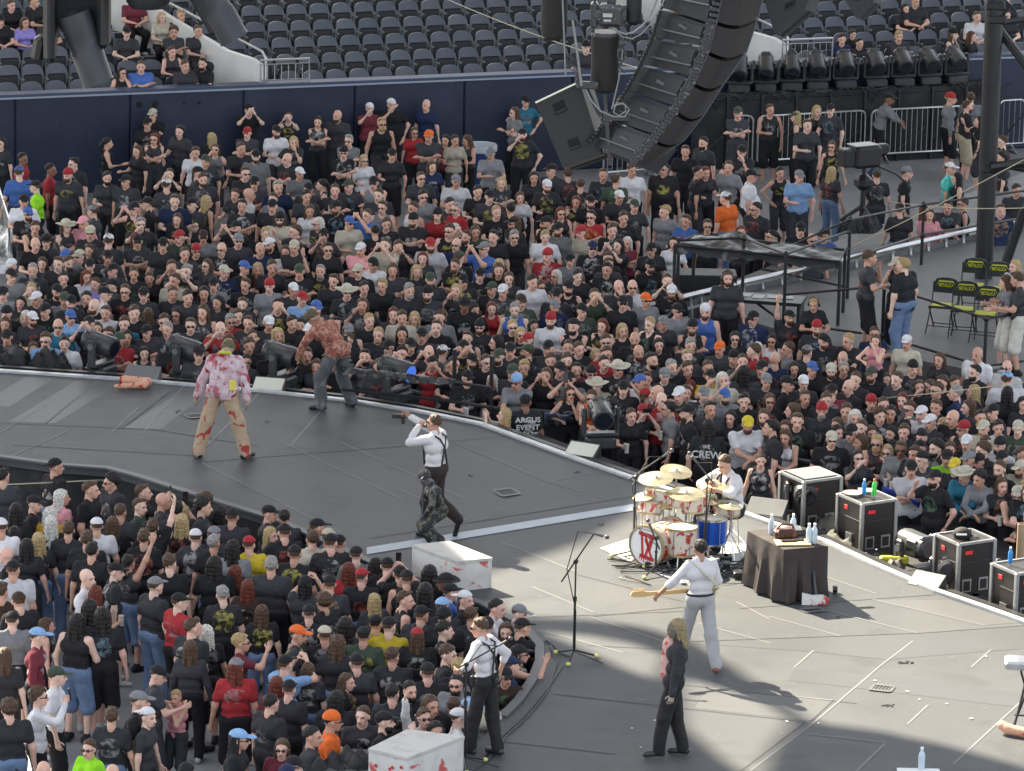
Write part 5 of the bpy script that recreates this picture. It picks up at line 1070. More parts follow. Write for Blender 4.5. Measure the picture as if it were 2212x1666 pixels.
def cymbal(x, y, r, h, label, tilt=(8, 0), boomdx=0.0):
    t = thing('cymbal_stand', label, 'cymbal', sp(x, y), 0, 'cymbals of the drum kit'); b = MB(); b.tube([(0, 0, .35), (0, 0, h * .75), (boomdx, 0, h)], .011, 7); b.tube([(0, 0, h * .5), (0, 0, h * .56)], .018, 7)
    for k in range(3): a = k * 2.09 + .8; b.tube([(0, 0, .36), (.24 * math.cos(a), .24 * math.sin(a), .01)], .010, 6)
    b.build('stand', M_chrome, t); T = Matrix.Translation((boomdx, 0, h)) @ Matrix.Rotation(R(tilt[0]), 4, 'X') @ Matrix.Rotation(R(tilt[1]), 4, 'Y'); b = MB(); b.lathe([(.002, .028), (r * .1, .026), (r * .16, .012), (r * .2, .006), (r * .6, 0), (r, -.012), (r, -.015), (r * .2, .002), (r * .1, .02)], 30, T, caps=False); b.build('cymbal', M_brass, t, True)
    b = MB(); b.cyl((boomdx, 0, h - .03), (boomdx, 0, h + .06), .012, n=6); b.build('wing_nut', M_chrome, t); return t
for a in ((1412, 1188, .24, 1.02, 'large lit cymbal over the left of the drum kit', (10, -4)), (1456, 1178, .22, 1.06, 'high thin cymbal at the far side of the kit', (12, 6)), (1478, 1200, .25, .88, 'broad cymbal in the middle front of the kit', (8, 0)), (1388, 1196, .16, .82, 'small cymbal at the left end of the kit', (6, -10)),
          (1520, 1200, .18, .80, 'medium cymbal in front of the seated drummer', (8, 8)), (1575, 1205, .17, .74, 'pair of hi hat cymbals nearest the drummer', (3, 3)), (1430, 1196, .15, .72, 'little splash cymbal low between the toms', (14, 0)), (1540, 1188, .21, .92, 'crash cymbal behind the microphone boom', (10, -6)), (1495, 1185, .20, .78, 'ride cymbal low at the centre of the kit', (8, 4))): cymbal(a[0], a[1], a[2], a[3], a[4], a[5])
mic_stand(1368, 1208, 1.15, 20, 'tall black boom stand at the left end of the drum kit', ((-.1, 0, 1.12), (.42, .1, 1.38))); mic_stand(1522, 1222, 1.20, 160, 'black overhead microphone stand in front of the drummer', ((-.1, 0, 1.15), (.12, .1, 1.45)))
mic_stand(1416, 1240, .5, -30, 'short black microphone stand aimed at the bass drum', ((.05, 0, .35), (-.12, .1, .55)))
t = thing('drum_throne', 'round black drum stool under the seated drummer', 'stool', sp(1578, 1182)); b = MB(); b.lathe([(.02, .44), (.17, .45), (.18, .50), (.16, .52), (.02, .525)], 18); b.build('seat', M_bcloth, t, True); b = MB(); b.cyl((0, 0, .2), (0, 0, .45), .025, n=8)
for k in range(3): b.tube([(0, 0, .28), (.24 * math.cos(k * 2.09), .24 * math.sin(k * 2.09), .01)], .014, 6)
b.build('tripod', M_chrome, t)
b = MB(); rr = random.Random(11)
for k in range(26):
    c = at(rr.uniform(1380, 1640), rr.uniform(1205, 1262), ST); p = [c + Vector((rr.uniform(-.5, .5), rr.uniform(-.4, .4), .02)) for _ in range(4)]; b.tube(p, .008, 5, False)
tag(b.build('floor_cables', M_black), 'tangle of black cables on the stage around the drum kit', 'cables', kind='stuff')
b = MB(); 
for k in range(12): c = at(rr.uniform(1400, 1640), rr.uniform(1205, 1250), ST); b.box(c + Vector((0, 0, .05)), (.12, .18, .08), bev=.01)
tag(b.build('foot_pedals', M_black), 'black pedals and boxes under the drum kit', 'pedals', kind='stuff')
# long cables on the near stage
for lb, pts in (('thin black cable curling from the stand to the near stage edge', [(1215, 1440), (1195, 1470), (1165, 1510), (1130, 1550), (1075, 1600), (1040, 1650), (1010, 1690)]), ('second thin cable beside the first along the curve', [(1190, 1395), (1205, 1430), (1180, 1500), (1140, 1550), (1095, 1590), (1060, 1640), (1015, 1670)]), ('cable loop near the hand holding a phone', [(1165, 1400), (1180, 1385), (1200, 1400), (1215, 1415), (1232, 1420)])):
    P = [sp(*q) + Vector((0, 0, .008)) for q in pts]; b = MB(); b.tube(P, .009, 5); tag(b.build('stage_cable', M_black), lb, 'cable')
# table under a cloth
M_cloth = splat('table_cloth', (.034, .026, .025), [((.05, .04, .038), 2, .5, .7)], rough=.75, bump=.7, bscale=4)
tz = ST + .74; TP = [at(x, y, tz) for x, y in ((1615, 1148), (1693, 1188), (1789, 1180), (1722, 1138))]; c = sum(TP, Vector()) / 4; c.z = ST + .004
tb = thing('covered_table', 'table under a dark brown cloth reaching to the stage', 'table', c); TL = [Vector((p.x - c.x, p.y - c.y, 0)) for p in TP]; hh = tz - ST - .004
b = MB(); b.prism([(p.x * .97, p.y * .97) for p in TL] if area(TL) > 0 else [(p.x * .97, p.y * .97) for p in TL][::-1], hh - .05, hh - .012); b.build('table_top', M_black, tb)
vs = []; fs = []; per = []; N_ = 14
for i in range(4):
    for k in range(N_): per.append(TL[i].lerp(TL[(i + 1) % 4], k / N_))
n = len(per); vs.append((0, 0, hh + .003)); 
for j in range(8):
    f_ = max(0, (j - 1) / 6)
    for i, p in enumerate(per):
        o_ = p.normalized(); w_ = f_ * (.05 + .055 * math.sin(i * 1.25) + .03 * math.sin(i * 2.9)); vs.append((p.x * (.5 if j == 0 else 1) + o_.x * w_, p.y * (.5 if j == 0 else 1) + o_.y * w_, hh + .003 if j < 2 else hh * (1 - f_) + .02))
for i in range(n): fs.append((0, 1 + i, 1 + (i + 1) % n))
for j in range(7):
    for i in range(n): a = 1 + j * n + i; d = 1 + j * n + (i + 1) % n; fs.append((a, a + n, d + n, d))
MB().add(vs, fs).build('cloth', M_cloth, tb, True)
def bottle(p, label, m, capm, s=1.0, name='water_bottle'):
    t = thing(name, label, 'bottle', p); t.scale = (s, s, s); b = MB(); b.lathe([(.030, 0), (.034, .01), (.034, .15), (.026, .18), (.014, .20), (.014, .215)], 14); b.build('bottle_body', m, t, True); b = MB(); b.lathe([(.016, .213), (.017, .235), (.012, .24)], 10); b.build('cap', capm, t, True); return t
M_water = mat('bottle_clear', (.50, .60, .68), .12, spec=.7); M_capw = mat('cap_white', (.8, .8, .8), .4); M_gat = mat('drink_blue', (.05, .25, .60), .15); M_gatg = mat('drink_green', (.08, .65, .12), .15); M_capo = mat('cap_orange', (.8, .25, .03), .4)
for x, y, lb in ((1666, 1146, 'clear water bottle at the back left of the covered table'), (1713, 1145, 'clear water bottle in the middle back of the covered table'), (1747, 1166, 'left water bottle of the pair at the table corner'), (1759, 1166, 'right water bottle of the pair at the table corner')): bottle(at(x, y + 8, tz + .006), lb, M_water, M_capw, 1.15)
t = thing('chainsaw_prop', 'brown and black handheld prop lying on the covered table', 'prop', at(1695, 1163, tz + .006), R(15)); b = MB(); b.box((0, 0, .07), (.30, .16, .13), bev=.03); b.tube([(-.12, 0, .13), (-.05, 0, .2), (.1, 0, .18), (.13, 0, .1)], .018, 6); b.build('engine_body', splat('prop_brown', (.05, .02, .015), [((.20, .05, .03), 8, .5, .6)], rough=.5), t); b = MB(); b.box((.36, 0, .06), (.46, .03, .07), bev=.012); b.build('blade', M_black, t)
t = thing('serving_board', 'light wooden board with tools on the covered table', 'board', at(1712, 1174, tz + .006), R(8)); b = MB(); b.box((0, 0, .012), (.46, .28, .02), bev=.006); b.build('board', mat('wood_pale', (.50, .36, .22), .6, var=.2, vscale=12), t); b = MB(); b.box((-.05, 0, .035), (.2, .03, .02)); b.box((.1, .05, .035), (.12, .05, .02)); b.build('tool', M_black, t)
t = thing('white_mask_prop', 'crumpled white mask at the back of the covered table', 'mask', at(1700, 1155, tz + .006)); b = MB(); b.ell((0, 0, .07), (.10, .08, .08)); b.ell((.12, .02, .06), (.08, .07, .06)); b.build('mask_shell', M_head, t, True)
t = thing('axe_prop', 'long axe with bloody white blade leaning on the table', 'axe', sp(1764, 1304)); tip = at(1749, 1165, tz + .06) - t.location; b = MB(); b.tube([(0, -.03, .04), tip], [.020, .016], 8); b.build('handle', mat('axe_handle', (.05, .06, .07), .4), t); b = MB(); b.prism([(-.20, -.02), (-.20, .14), (-.06, .11), (.08, .12), (.16, .06), (.14, .0), (0, -.02)], -.02, .02, Matrix.Translation((0, -.06, .02)) @ Matrix.Rotation(R(90), 4, 'X')); b.build('blade', splat('axe_blade', (.70, .70, .68), [((.5, .04, .03), 6, .5, .56)], rough=.35), t)
b = MB(); b.lathe([(.01, -.03), (.05, -.03), (.05, .03), (.01, .03)], 14, Matrix.Translation((.12, .1, .05)) @ Matrix.Rotation(R(90), 4, 'Y')); tag(b.build('tape_roll', M_black, None, True, sp(1785, 1285)), 'black roll of tape at the foot of the covered table', 'tape')
# flight cases
M_case = mat('case_laminate', (.020, .016, .016), .42, var=.15, vscale=3); M_case_al = mat('case_edge', (.42, .43, .44), .4, .8, var=.1, vscale=8); M_sticker = mat('sticker_red', (.75, .03, .03), .5)
sheet('pit_floor', [(1640, 1060), (1783, 1165), (1890, 1215), (2023, 1272), (2120, 1305), (2330, 1390), (2330, 1230), (2000, 1110), (1760, 1030)], .80, mat('pit_black', (.02, .02, .022), .7), th=.8)
def flight_case(x, y, z, dims, rz, label, latches=True):
    w_, d_, h_ = dims; c_ = at(x, y, z + h_ + .1); c_.z = z; t = thing('flight_case', label, 'flight case', c_ + Matrix.Rotation(R(rz), 3, 'Z') @ Vector((w_ / 2, d_ / 2, 0)), R(rz), 'black flight cases behind the stage edge'); b = MB(); b.box((0, 0, h_ / 2 + .1), (w_, d_, h_)); b.build('case_body', M_case, t); b = MB(); e = .035
    for sx in (-1, 1):
        for sy in (-1, 1): b.box((sx * (w_ / 2), sy * (d_ / 2), h_ / 2 + .1), (e + .02, e + .02, h_ + .02), bev=.008)
        for zz in (.1, h_ + .1): b.box((sx * w_ / 2, 0, zz), (e, d_, e)); b.box((0, sx * d_ / 2, zz), (w_, e, e))
    b.box((0, 0, h_ * .72 + .1), (w_ + .012, d_ + .012, .0001)); b.build('edge_trim', M_case_al, t)
    for X, Z in ((-w_ * .25, h_ * .38), (w_ * .22, h_ * .38)):
        b = MB(); b.box((X, -d_ / 2 - .006, Z + .1), (.15, .010, .18)); l_ = b.build('latch', M_case_al, t); b = MB(); b.box((X, -d_ / 2 - .016, Z + .1), (.10, .006, .13)); b.build('latch_recess', M_case, l_)
    b = MB(); b.box((-w_ / 2 - .006, 0, h_ * .38 + .1), (.010, .15, .18)); b.build('latch', M_case_al, t)
    b = MB(); b.box((-w_ * .22, -d_ / 2 - .006, h_ * .86 + .1), (.12, .008, .05), bev=.002); b.box((-w_ / 2 - .006, d_ * .15, h_ * .86 + .1), (.008, .08, .06), bev=.002); b.build('sticker', M_sticker, t)
    b = MB()
    for sx in (-1, 1):
        for sy in (-1, 1): b.cyl((sx * w_ * .38 - .02, sy * d_ * .36, .05), (sx * w_ * .38 + .02, sy * d_ * .36, .05), .05, n=12)
    b.build('caster', M_black, t); return t
CB = .804
fc1 = flight_case(1737, 1042, CB, (.62, .60, .95), 30, 'black flight case with grey top behind the stage light'); fc2 = flight_case(1863, 1090, CB, (.56, .60, .92), 30, 'black flight case carrying blue and green drink bottles'); fc3 = flight_case(2072, 1177, CB, (.58, .55, .95), 30, 'tall black flight case with a cap on its tray'); fc4 = flight_case(2197, 1241, CB, (.58, .55, .90), 30, 'black flight case cut by the right edge')
b = MB(); b.box((0, 0, 1.076), (.54, .52, .012)); b.build('tray_pad', mat('foam_grey', (.13, .15, .17), .8), fc1)
def on(fc, x, y, z): return fc.matrix_world @ Vector((x, y, z))
bpy.context.view_layer.update()
bottle(on(fc2, -.02, .05, 1.045), 'blue drink bottle on the flight case', M_gat, M_capw, .95, 'drink_bottle'); bottle(on(fc2, .08, -.05, 1.045), 'green drink bottle with orange cap on the flight case', M_gatg, M_capo, 1.0, 'drink_bottle'); bottle(on(fc4, -.12, .12, 1.025), 'blue drink bottle on the right edge flight case', M_gat, M_capw, .95, 'drink_bottle')
t = thing('paper_plate', 'paper plate with food on the flight case', 'plate', on(fc2, -.14, .16, 1.045)); b = MB(); b.lathe([(.01, .004), (.10, .006), (.14, .02), (.135, .016), (.09, .001)], 18, caps=False); b.build('plate', mat('plate_tan', (.4, .3, .25), .7), t, True)
tag(MB().box((0, 0, .01), (.22, .16, .016)).build('white_towel', M_white, None, False, on(fc2, .12, .2, 1.045)), 'folded white towel on the bottle flight case', 'towel')
t = thing('baseball_cap', 'black cap with white marks lying on the tall flight case', 'cap', on(fc3, -.05, 0, 1.075)); b = MB(); b.ell((0, 0, .03), (.13, .11, .09)); b.box((.15, -.05, .01), (.14, .15, .015), bev=.006); b.build('cap_cloth', M_bcloth, t, True); b = MB(); b.box((-.02, -.12, .05), (.14, .01, .02)); b.build('mark', M_white, t)
t = thing('cardboard_tube', 'upright brown cardboard tube beside the right flight cases', 'tube', at(2195, 1375, .3)); b = MB(); b.lathe([(.055, 0), (.055, 1.6), (.047, 1.6), (.047, 1.4)], 14); b.build('tube', mat('cardboard', (.36, .26, .16), .8, var=.1), t, True)
t = thing('red_can', 'red can standing below the broad stage light', 'can', at(2072, 1298, .85)); b = MB(); b.box((0, 0, .12), (.22, .16, .24), bev=.02); b.cyl((0, 0, .24), (0, 0, .5), .03, n=8); b.build('can_body', mat('can_red', (.5, .05, .04), .5), t)
tag(MB().box((0, 0, .1), (.40, .12, .20), bev=.02).build('yellow_case', mat('case_yellow', (.45, .45, .03), .5), None, False, at(1930, 1232, 1.05)), 'flat yellow case beside the white stage edge', 'case')
t = thing('tripod', 'small black tripod between the tall flight cases', 'tripod', at(2150, 1330, .6)); b = MB()
for k in range(3): b.tube([(0, 0, .7), (.22 * math.cos(k * 2.09), .22 * math.sin(k * 2.09), 0)], .015, 5)
b.box((0, 0, .75), (.1, .1, .12), bev=.02); b.build('leg', M_black, t)
# draped flag with green marks, denim vest and towel on the barriers
def hung(name, label, cat, pts, m, z=1.1):
    P = [at(x, y, z0) for x, y, z0 in pts]; vs = []; fs = []; n = 12
    for j in range(n + 1):
        for i in range(n + 1): s_, q = i / n, j / n; p = P[0].lerp(P[1], s_).lerp(P[3].lerp(P[2], s_), q); vs.append((p.x, p.y - .04 * math.sin(s_ * 11 + q * 2), p.z))
    for y_ in (0, 1):
        pass
    for j in range(n):
        for i in range(n): a = j * (n + 1) + i; fs.append((a, a + 1, a + n + 2, a + n + 1))
    o = MB().add(vs, fs).build(name, m, None, True); tag(o, label, cat); md = o.modifiers.new('thick', 'SOLIDIFY'); md.thickness = .012; return o
fl = hung('hanging_flag', 'blue flag with lime green marks hung over the barrier', 'flag', [(1908, 1048, 1.25), (1990, 1085, 1.25), (1972, 1145, .35), (1895, 1125, .35)], mat('flag_blue', (.03, .07, .38), .8, var=.12, vscale=4))
M_lime = mat('lime_paint', (.45, .75, .05), .6)
for s_, z_, x_, y_ in (('72', .34, 1935, 1120), ('A', .30, 1926, 1088), ('M', .2, 1918, 1062)):
    p = at(x_, y_, .8 if s_ != 'M' else 1.05); text(s_, z_, M_lime, fl, Matrix.Translation((p.x, p.y - .16, p.z)) @ Matrix.Rotation(R(90), 4, 'X') @ Matrix.Rotation(R(-15), 4, 'Z'), 'lettering')
hung('denim_vest', 'pale denim vest with round patches hung over the pit barrier', 'vest', [(1177, 890, 1.2), (1232, 897, 1.2), (1212, 952, .5), (1178, 952, .5)], splat('denim', (.10, .15, .24), [((.30, .32, .36), 9, .55, .6), ((.35, .06, .05), 5, .64, .66)], rough=.9))
hung('banner', 'white lettered banner hanging behind the drummer', 'banner', [(1585, 968, 1.25), (1634, 975, 1.25), (1636, 1040, .25), (1596, 1035, .25)], mat('banner_white', (.62, .64, .66), .7))
p = at(1611, 990, 1.0); 
for k, s_ in enumerate(('ALL IT', 'LIKE', 'CAR', 'IS')): text(s_, .17, M_black, bpy.data.objects['banner'], Matrix.Translation((p.x, p.y - .18, 1.1 - k * .22)) @ Matrix.Rotation(R(90), 4, 'X'), 'lettering')
# keyboard stand prop, bottle at the front
t = thing('keyboard_stand', 'keyboard on crossed black legs cut by the right edge', 'keyboard', sp(2208, 1580), R(-6)); b = MB(); b.box((.35, 0, .86), (1.2, .34, .10), bev=.02); b.build('keyboard_case', M_alu, t); b = MB(); b.box((.35, -.02, .915), (1.1, .26, .012)); b.build('keys', M_head, t); b = MB()
b.tube([(-.05, -.15, .8), (.03, 0, .5), (-.1, .2, .02)], .015, 6); b.tube([(.05, .15, .8), (-.02, 0, .45), (-.12, -.2, .02)], .015, 6); b.tube([(-.1, 0, .2), (.4, 0, .2)], .012, 6); b.build('leg', M_black, t)
t = thing('foot_prop', 'severed foot prop under the keyboard at the right edge', 'prop', sp(2192, 1588), R(-20)); S = SDF(.018, .03); S.cap((-.16, 0, .10), (-.08, -.02, .07), .06, .06); S.cap((-.08, -.02, .07), (.22, -.06, .06), .065, .06); v, f = S.mesh(); o = bpy.data.objects.new('flesh', np_mesh('flesh', v, f, M_skin_prop)); COL.objects.link(o); o.parent = t
bottle(sp(1990, 1664), 'clear water bottle on the stage beside a white paper sheet', M_water, M_capw, 1.2)
tag(MB().box((0, 0, .012), (.5, .3, .02), bev=.005).build('set_list', mat('paper_white', (.7, .72, .74), .6), None, False, sp(1985, 1672)), 'white paper sheet on the stage at the bottom edge', 'paper')
# thin tag lines that cross the view, strung between real points
for lb, a, c in (('long thin rope strung across the left stage and the pit', (-60, 1050, 62), (965, 966, 72)), ('thin rope crossing in front of the black tower', (1640, 620, 86), (2300, 298, 70)), ('thin rope running level before the black tower', (1880, 430, 88), (2300, 446, 70)), ('thin rope over the right crowd to the stage curve', (1120, 925, 70), (1600, 870, 74)), ('thin rope high over the right crowd', (1500, 880, 74), (2300, 815, 66)), ('thin rope crossing the empty seats', (900, -30, 94), (1420, 160, 80))):
    A, B_ = atY(*a), atY(*c); b = MB(); b.tube([A.lerp(B_, k / 8) - Vector((0, 0, .1 * math.sin(math.pi * k / 8))) for k in range(9)], .010, 4); tag(b.build('thin_rope', M_rope), lb, 'rope')
# ------------------------------------------------------------------ people
# one entry per person: x y (head, in a tile of the photo) facing shirt hair+hat pose+flags
TILES = {
(0, 2): """60 240 l kt B 0;170 190 a kt K 0w;250 150 a kt Y 0w;330 40 a kt W 0w#40 YEARS;635 50 a wt scw 0o;745 30 a kt N 0w;985 60 a kt s 6;1175 30 a ks Y 0w;1270 125 a kt scw 3G;1380 115 a dt scg 0;1385 165 a kt g 0j;1510 200 a gt K 0;1615 175 a yt scr 0;1740 110 r kt Y 0w;1845 95 a kt sck 0;2110 110 x gt sce 0;2145 160 a kt sck 0;2035 130 a et s 0;1905 235 a kt sck 0;2135 430 a kt sck 0;590 215 a kt k 0;545 385 r wl B 0;610 495 x ks R 3w;730 345 r dt sck 0o;825 290 x ks k 6wo;1100 295 a kt s 0;990 440 x dt scg 0e;1145 545 x rt sck 0;1445 500 a kt g 0;1505 370 a kt R 0w;1600 455 a ut R 3w;1755 310 a kt g 0fo;1975 430 a dt Kck 2;2110 545 z kt s 0;130 540 z kt scu 0;85 335 a wt sck 0f;80 665 a gt sck 0o;225 765 r ml scs 0;285 700 r ks N 0w;490 680 x ks K 3o;580 590 a kt K 0fo;1230 850 a kl N 0fw;1325 760 a kt W 0w;1545 805 r mt y 9s;1530 970 a rt Rcg 0b;1910 750 r dt sco 0;1860 940 x st sck 2;2105 760 a kt sce 0;235 1155 r wl s 9s;345 1020 r wt scv 0;1005 1005 r dt sck +;880 1180 r kt scg 0;940 1280 r kt kvw 0;1135 1165 q ps y 7Kw;1740 1200 x kt k 0;1790 1085 a mt R 0w;1865 1110 x kt sck 0;2130 1310 r oj keo 0s;1525 1425 r kt Kcs 0s;1840 1485 c mt N 0sw;590 1485 q lj s 0sw;275 1640 a dt B 0;730 1660 a kt B 0;1220 1640 q kt sck 0;1870 1660 a nt scn 0;2090 1610 r kt sck 0;90 110 a tt K 0w;10 60 a wt scw 0;660 640 a kt K 0;720 1290 a kt s 0;30 900 a kt N 0w;930 130 a kt s 0;1410 300 a kt K 0;2190 820 a kt N 0;1700 620 a kt N 0w;560 140 a kt s 0;2000 620 a kt sck 0;440 80 a kt s 0;1250 700 x dt s 0;60 1240 a kt s 0;10 480 a ut s 0;2180 1180 a kt K 0;1980 1000 a kt N 0w""",
(0, 1): """345 1335 x kt svk 0;20 1400 a dt k 0;385 1535 x pt W 0w;225 1580 r kt sck 0;100 1625 a kt K 0w;570 1480 r kt s 0f;735 1430 q kt k 0sJ;915 1500 r kt s 9;895 1590 r vt s 0;1035 1555 r kt B 0;1340 1550 q dt s 0s;1290 1590 r kt k 0;1160 1600 a kt k 9;1180 1650 a et Y 0w;1430 1640 a kt K 0w;1500 1660 a dt sck 0;1735 1640 r kt sck 0;1845 1665 a kt k 0;755 1650 a kt s 0;300 1640 a Gt W 0w;75 30 c gt scw 0;70 95 c gt sck 0;215 60 c dt g 0b;275 20 c kt N 0w;380 15 c kt s 0;440 5 c vt s 0b;585 30 c kt sck 0;410 115 c kt k 0;560 105 c wt R 0w;735 60 c kt sck 0;870 85 c kt s 0;970 115 c kt s 0w;1110 40 c dt s 2;1210 70 c kt g 2b;1135 125 c et s 0;1450 70 c nt sce 0;1585 40 p kt kcb 0;1760 40 c kt s 0;1660 60 c rt Y 0w;1940 65 c kt scv 0;2080 70 c kt g 6b;2160 130 c kt s 0;1745 160 c gt ser 0;1900 185 c dt scw 0;1590 155 c kt s 0;1385 150 c gt sck 0;740 160 q kt kck 0;620 150 c Vt s 0w;660 215 r wt sck 0;815 195 c kt s 0s;935 215 c dt sck 0;1120 210 c kt s 0;1215 235 c kt k 0;1325 210 c kt K 0;1425 270 q kt K 0;1570 280 c kt s 0b;1800 290 c kt k 2;1955 240 c st scr 0;2050 300 c dt scb 0;45 215 c gt sck 0;120 270 c dt K 0w;230 240 c kt scw 0;370 195 c kt sck 0b;425 250 c gt scv 0;490 260 c dt sck 0b;565 240 c kt k 0w;615 290 c kt B 0b;205 190 c et Y 9w;690 335 c wt s 0;550 325 c ks K 0w;290 320 c kt sck 0;455 360 c st scb 0s;380 420 c Tt B 0s;205 365 c kt scw 0sb;140 375 c gt W 0w;80 340 c kt kek 0;580 405 c kt sck 2;630 440 c ks N 9w;705 475 c kt s 0s;775 510 c rt scv 1bG;860 490 c kt K 9w;920 460 c kt sck 0;810 410 c Tt s 0;870 335 c kt s 0;960 355 a kt N 0w;1060 390 c kt s 0s;1085 440 c dt g 0f;1145 350 c kt K 0sw;1320 330 c ks N 0;1240 415 c dt s 0s;1110 530 p kt scr 0;935 600 c ks K 3w;410 535 c wt k 0;285 500 c st s 0s;240 580 c kt N 7w;50 490 c kt kck 0;40 405 c dt N 0w;1290 600 c kt sck 0;1430 440 c rt B 9;1490 390 c rt g 0s;1615 400 c kt s 0;1740 400 c kt scw 0;1490 520 c kt N 0b;1800 480 c kt Y 0;1890 400 c kt k 0;1945 415 c gt K 0w;1635 490 c dt s 9w;1610 545 c kt s 0;1770 590 c kt B 0f;1910 640 c kt P 9w;1600 650 c kt k 0sw;1990 610 c kt s 0;2050 680 c kt N 0w;1540 355 c kt s 0""",
(1, 2): """35 50 r kt sck 0;20 160 a kt sck 0;105 245 a gt sck 0;240 320 a kt K 0w;130 385 a kt scr 0;50 345 a rt R 0w;380 365 a kt sck 2;455 395 a ks sck 0;565 375 a kl K 0;690 465 r bt sck 0;785 525 r kt svw 0;860 370 l nt khk 0fDJ;395 530 r ks s 0;215 545 a dt Y 0w;625 585 a kt scs 0;660 645 a kt kek 0;840 640 a dt s 0;1050 600 r wt k 4;1140 625 r gt scg 4;1070 755 c kt N 4w;1150 720 x kt sck 4;1160 880 r ks Kck 9s;970 700 a kt svk 0;1190 1020 c ut kck 0s;305 700 a yl sck 0;140 765 a vt kck 0;225 690 a yl kck 0;490 770 a kt Ncr 0;650 725 r kt k 3;670 880 r kt s 0;760 965 a kt y 0;755 1065 q gt k 3bs;430 1115 c kt k 0b;540 1280 c wl s 6s;575 1210 p kt N 0;140 1270 c kt s 0;250 1385 r kt kck 9b;60 1460 r kt k 0;20 1060 r kt N 0w;1065 1190 a et scu 0s;1000 1310 r wt scw 0s;650 1390 c kt K 7w;300 300 a kt sck 0;540 480 a kt K 0;100 940 a kt sck 0;340 1130 a dt k 0;560 1000 a kt sck 0;880 900 a kt k 0;930 1060 r kt k 0;1080 960 r nt scn 0;330 900 a kt s 0;30 700 a kt K 0;760 1260 a kt s 0;880 1240 r Tt scs 0;540 620 a kt sck 0""",
(2, 1): """425 1070 c wt scy 4bf;570 1155 q ps Y 4sw;710 1185 q kt R 4w;800 1175 c ws N 4w;920 1185 c gt sck 4s;1090 1195 c ks y 4sb;990 1115 c kt K 0w;1245 1245 q ks Y 7sw;1370 1235 q gj s 0sD;1480 1295 q ks kvk 4;1640 1425 q Tl khe 4;1850 1290 q kt scg 0f;1930 1315 q kt sck 4;1890 1430 q gl k 4;2050 1350 q kt s 0b;2185 1360 q et sce 4b;1985 1540 c kt N 4;2130 1535 c ks sce 4s;1620 1200 q kt k 0b;1550 1140 q kt gvk 0bf;1655 1270 c lt kck 0;1750 1215 q kt N 0;2070 1190 q wt kek 0bf;1830 1085 q ks ser 0s;1690 1065 q kt Y 0sw;1755 1010 q kt B 0;1560 985 q wt scw 9;1650 945 q kt s 0;1480 960 q gt s 0s;1330 1110 q kt K 0w;1410 1060 a kt K 0w;1170 1075 q kt s 0b;1110 1015 c wt W 0;1060 970 c gt s 0;905 965 c dt ger 0bf;930 900 c kt s 0;760 1070 l kt k 0;730 970 l kt N 0;560 1010 c kt N 0b;310 1015 c kt K 0w;400 905 c kt k 0;250 870 c gt scb 0b;160 860 c kt scg 0;175 955 c kt k 0;565 905 c kt N 0sw;50 985 l kt sck 0b;25 850 c wt N 0w;70 820 c kt R 0w;660 795 r kt kck 0;790 885 c kt s 0;785 785 c kt scw 0;720 700 c kt K 0w;545 775 c kt ycg 0;390 650 c vt s 9;400 730 a kt K 0;480 585 l rt s 0;330 625 c kt sek 0;240 565 c dt yco 0;600 645 a nt B 0;705 575 l gt s 0;800 595 a dt scg 0;910 515 c kt sck 0b;1070 530 q kt y 4;1255 530 q ps N 7Kw;1240 470 c nt s 0s;1460 525 q et scw 0;1490 690 c kt sek 0f;1675 640 q kt N 0w;1920 605 q wt B 0f;1905 720 q kt k 0b;2110 690 q wt B 0sf;2105 770 a wt scs 0f;960 700 c kt sce 0b;1040 700 c kt g 0;1130 765 q kt s 0;1090 815 q kt B 0;970 850 a mt sck 0;1320 770 c kt s 0K;1400 765 q kt s 0;1225 730 c kt scv 0b;1040 630 c ut B 0;1545 810 c dt N 9w;1690 790 q kt s 0;1760 790 c kt s 0w;1775 855 l nt g 0f;1665 835 q kt s 0s;1900 850 l kt Y 0w;1870 950 l kt N 0w;2025 975 q kt sck 0;1930 1010 c kt k 0;2120 870 a kt K 0;2190 920 c kt K 0w;50 545 c kt g 0;65 425 c ks sek 0b;150 325 c bs sew 0b;290 270 c kt K 2w;465 370 q nt sck 0sfJ;690 365 c dt sck 6b;870 430 c dt ser 0b;1235 920 c kt ser 0w;1290 920 c kt s 0;1290 1010 c kt s 0;840 1080 c kt s 0;1430 900 q kt R 0w;640 1080 c kt N 0w;1530 1230 c vt kvk 0b;1450 1110 q dt s 0;1960 1080 q et sce 0;2050 1080 c wt k 0;2180 1080 q vt sce 0;1960 1180 c kt s 0;1830 1180 q kt scw 0;2100 1460 c kt N 0w;1960 1230 q kt s 0;2190 1500 c kt y 4;1240 1120 c kt N 0w;520 690 q kt sck 0;850 700 c kt scb 0;1010 1060 c kt N 0w;1130 1180 q kt N 0w;1310 1280 q kt s 0;690 1280 c ks s 0w;2200 1250 c dt s 0;1790 1320 q kt scy 0;2060 1270 q kt sck 0;1380 1000 q kt K 0;1600 820 q kt N 0w;1620 1040 q kt scw 0;240 760 c et W 9;160 690 c kt s 0b;20 700 c rt s 0;30 620 c kt y 9;180 760 c yt sck 9""",
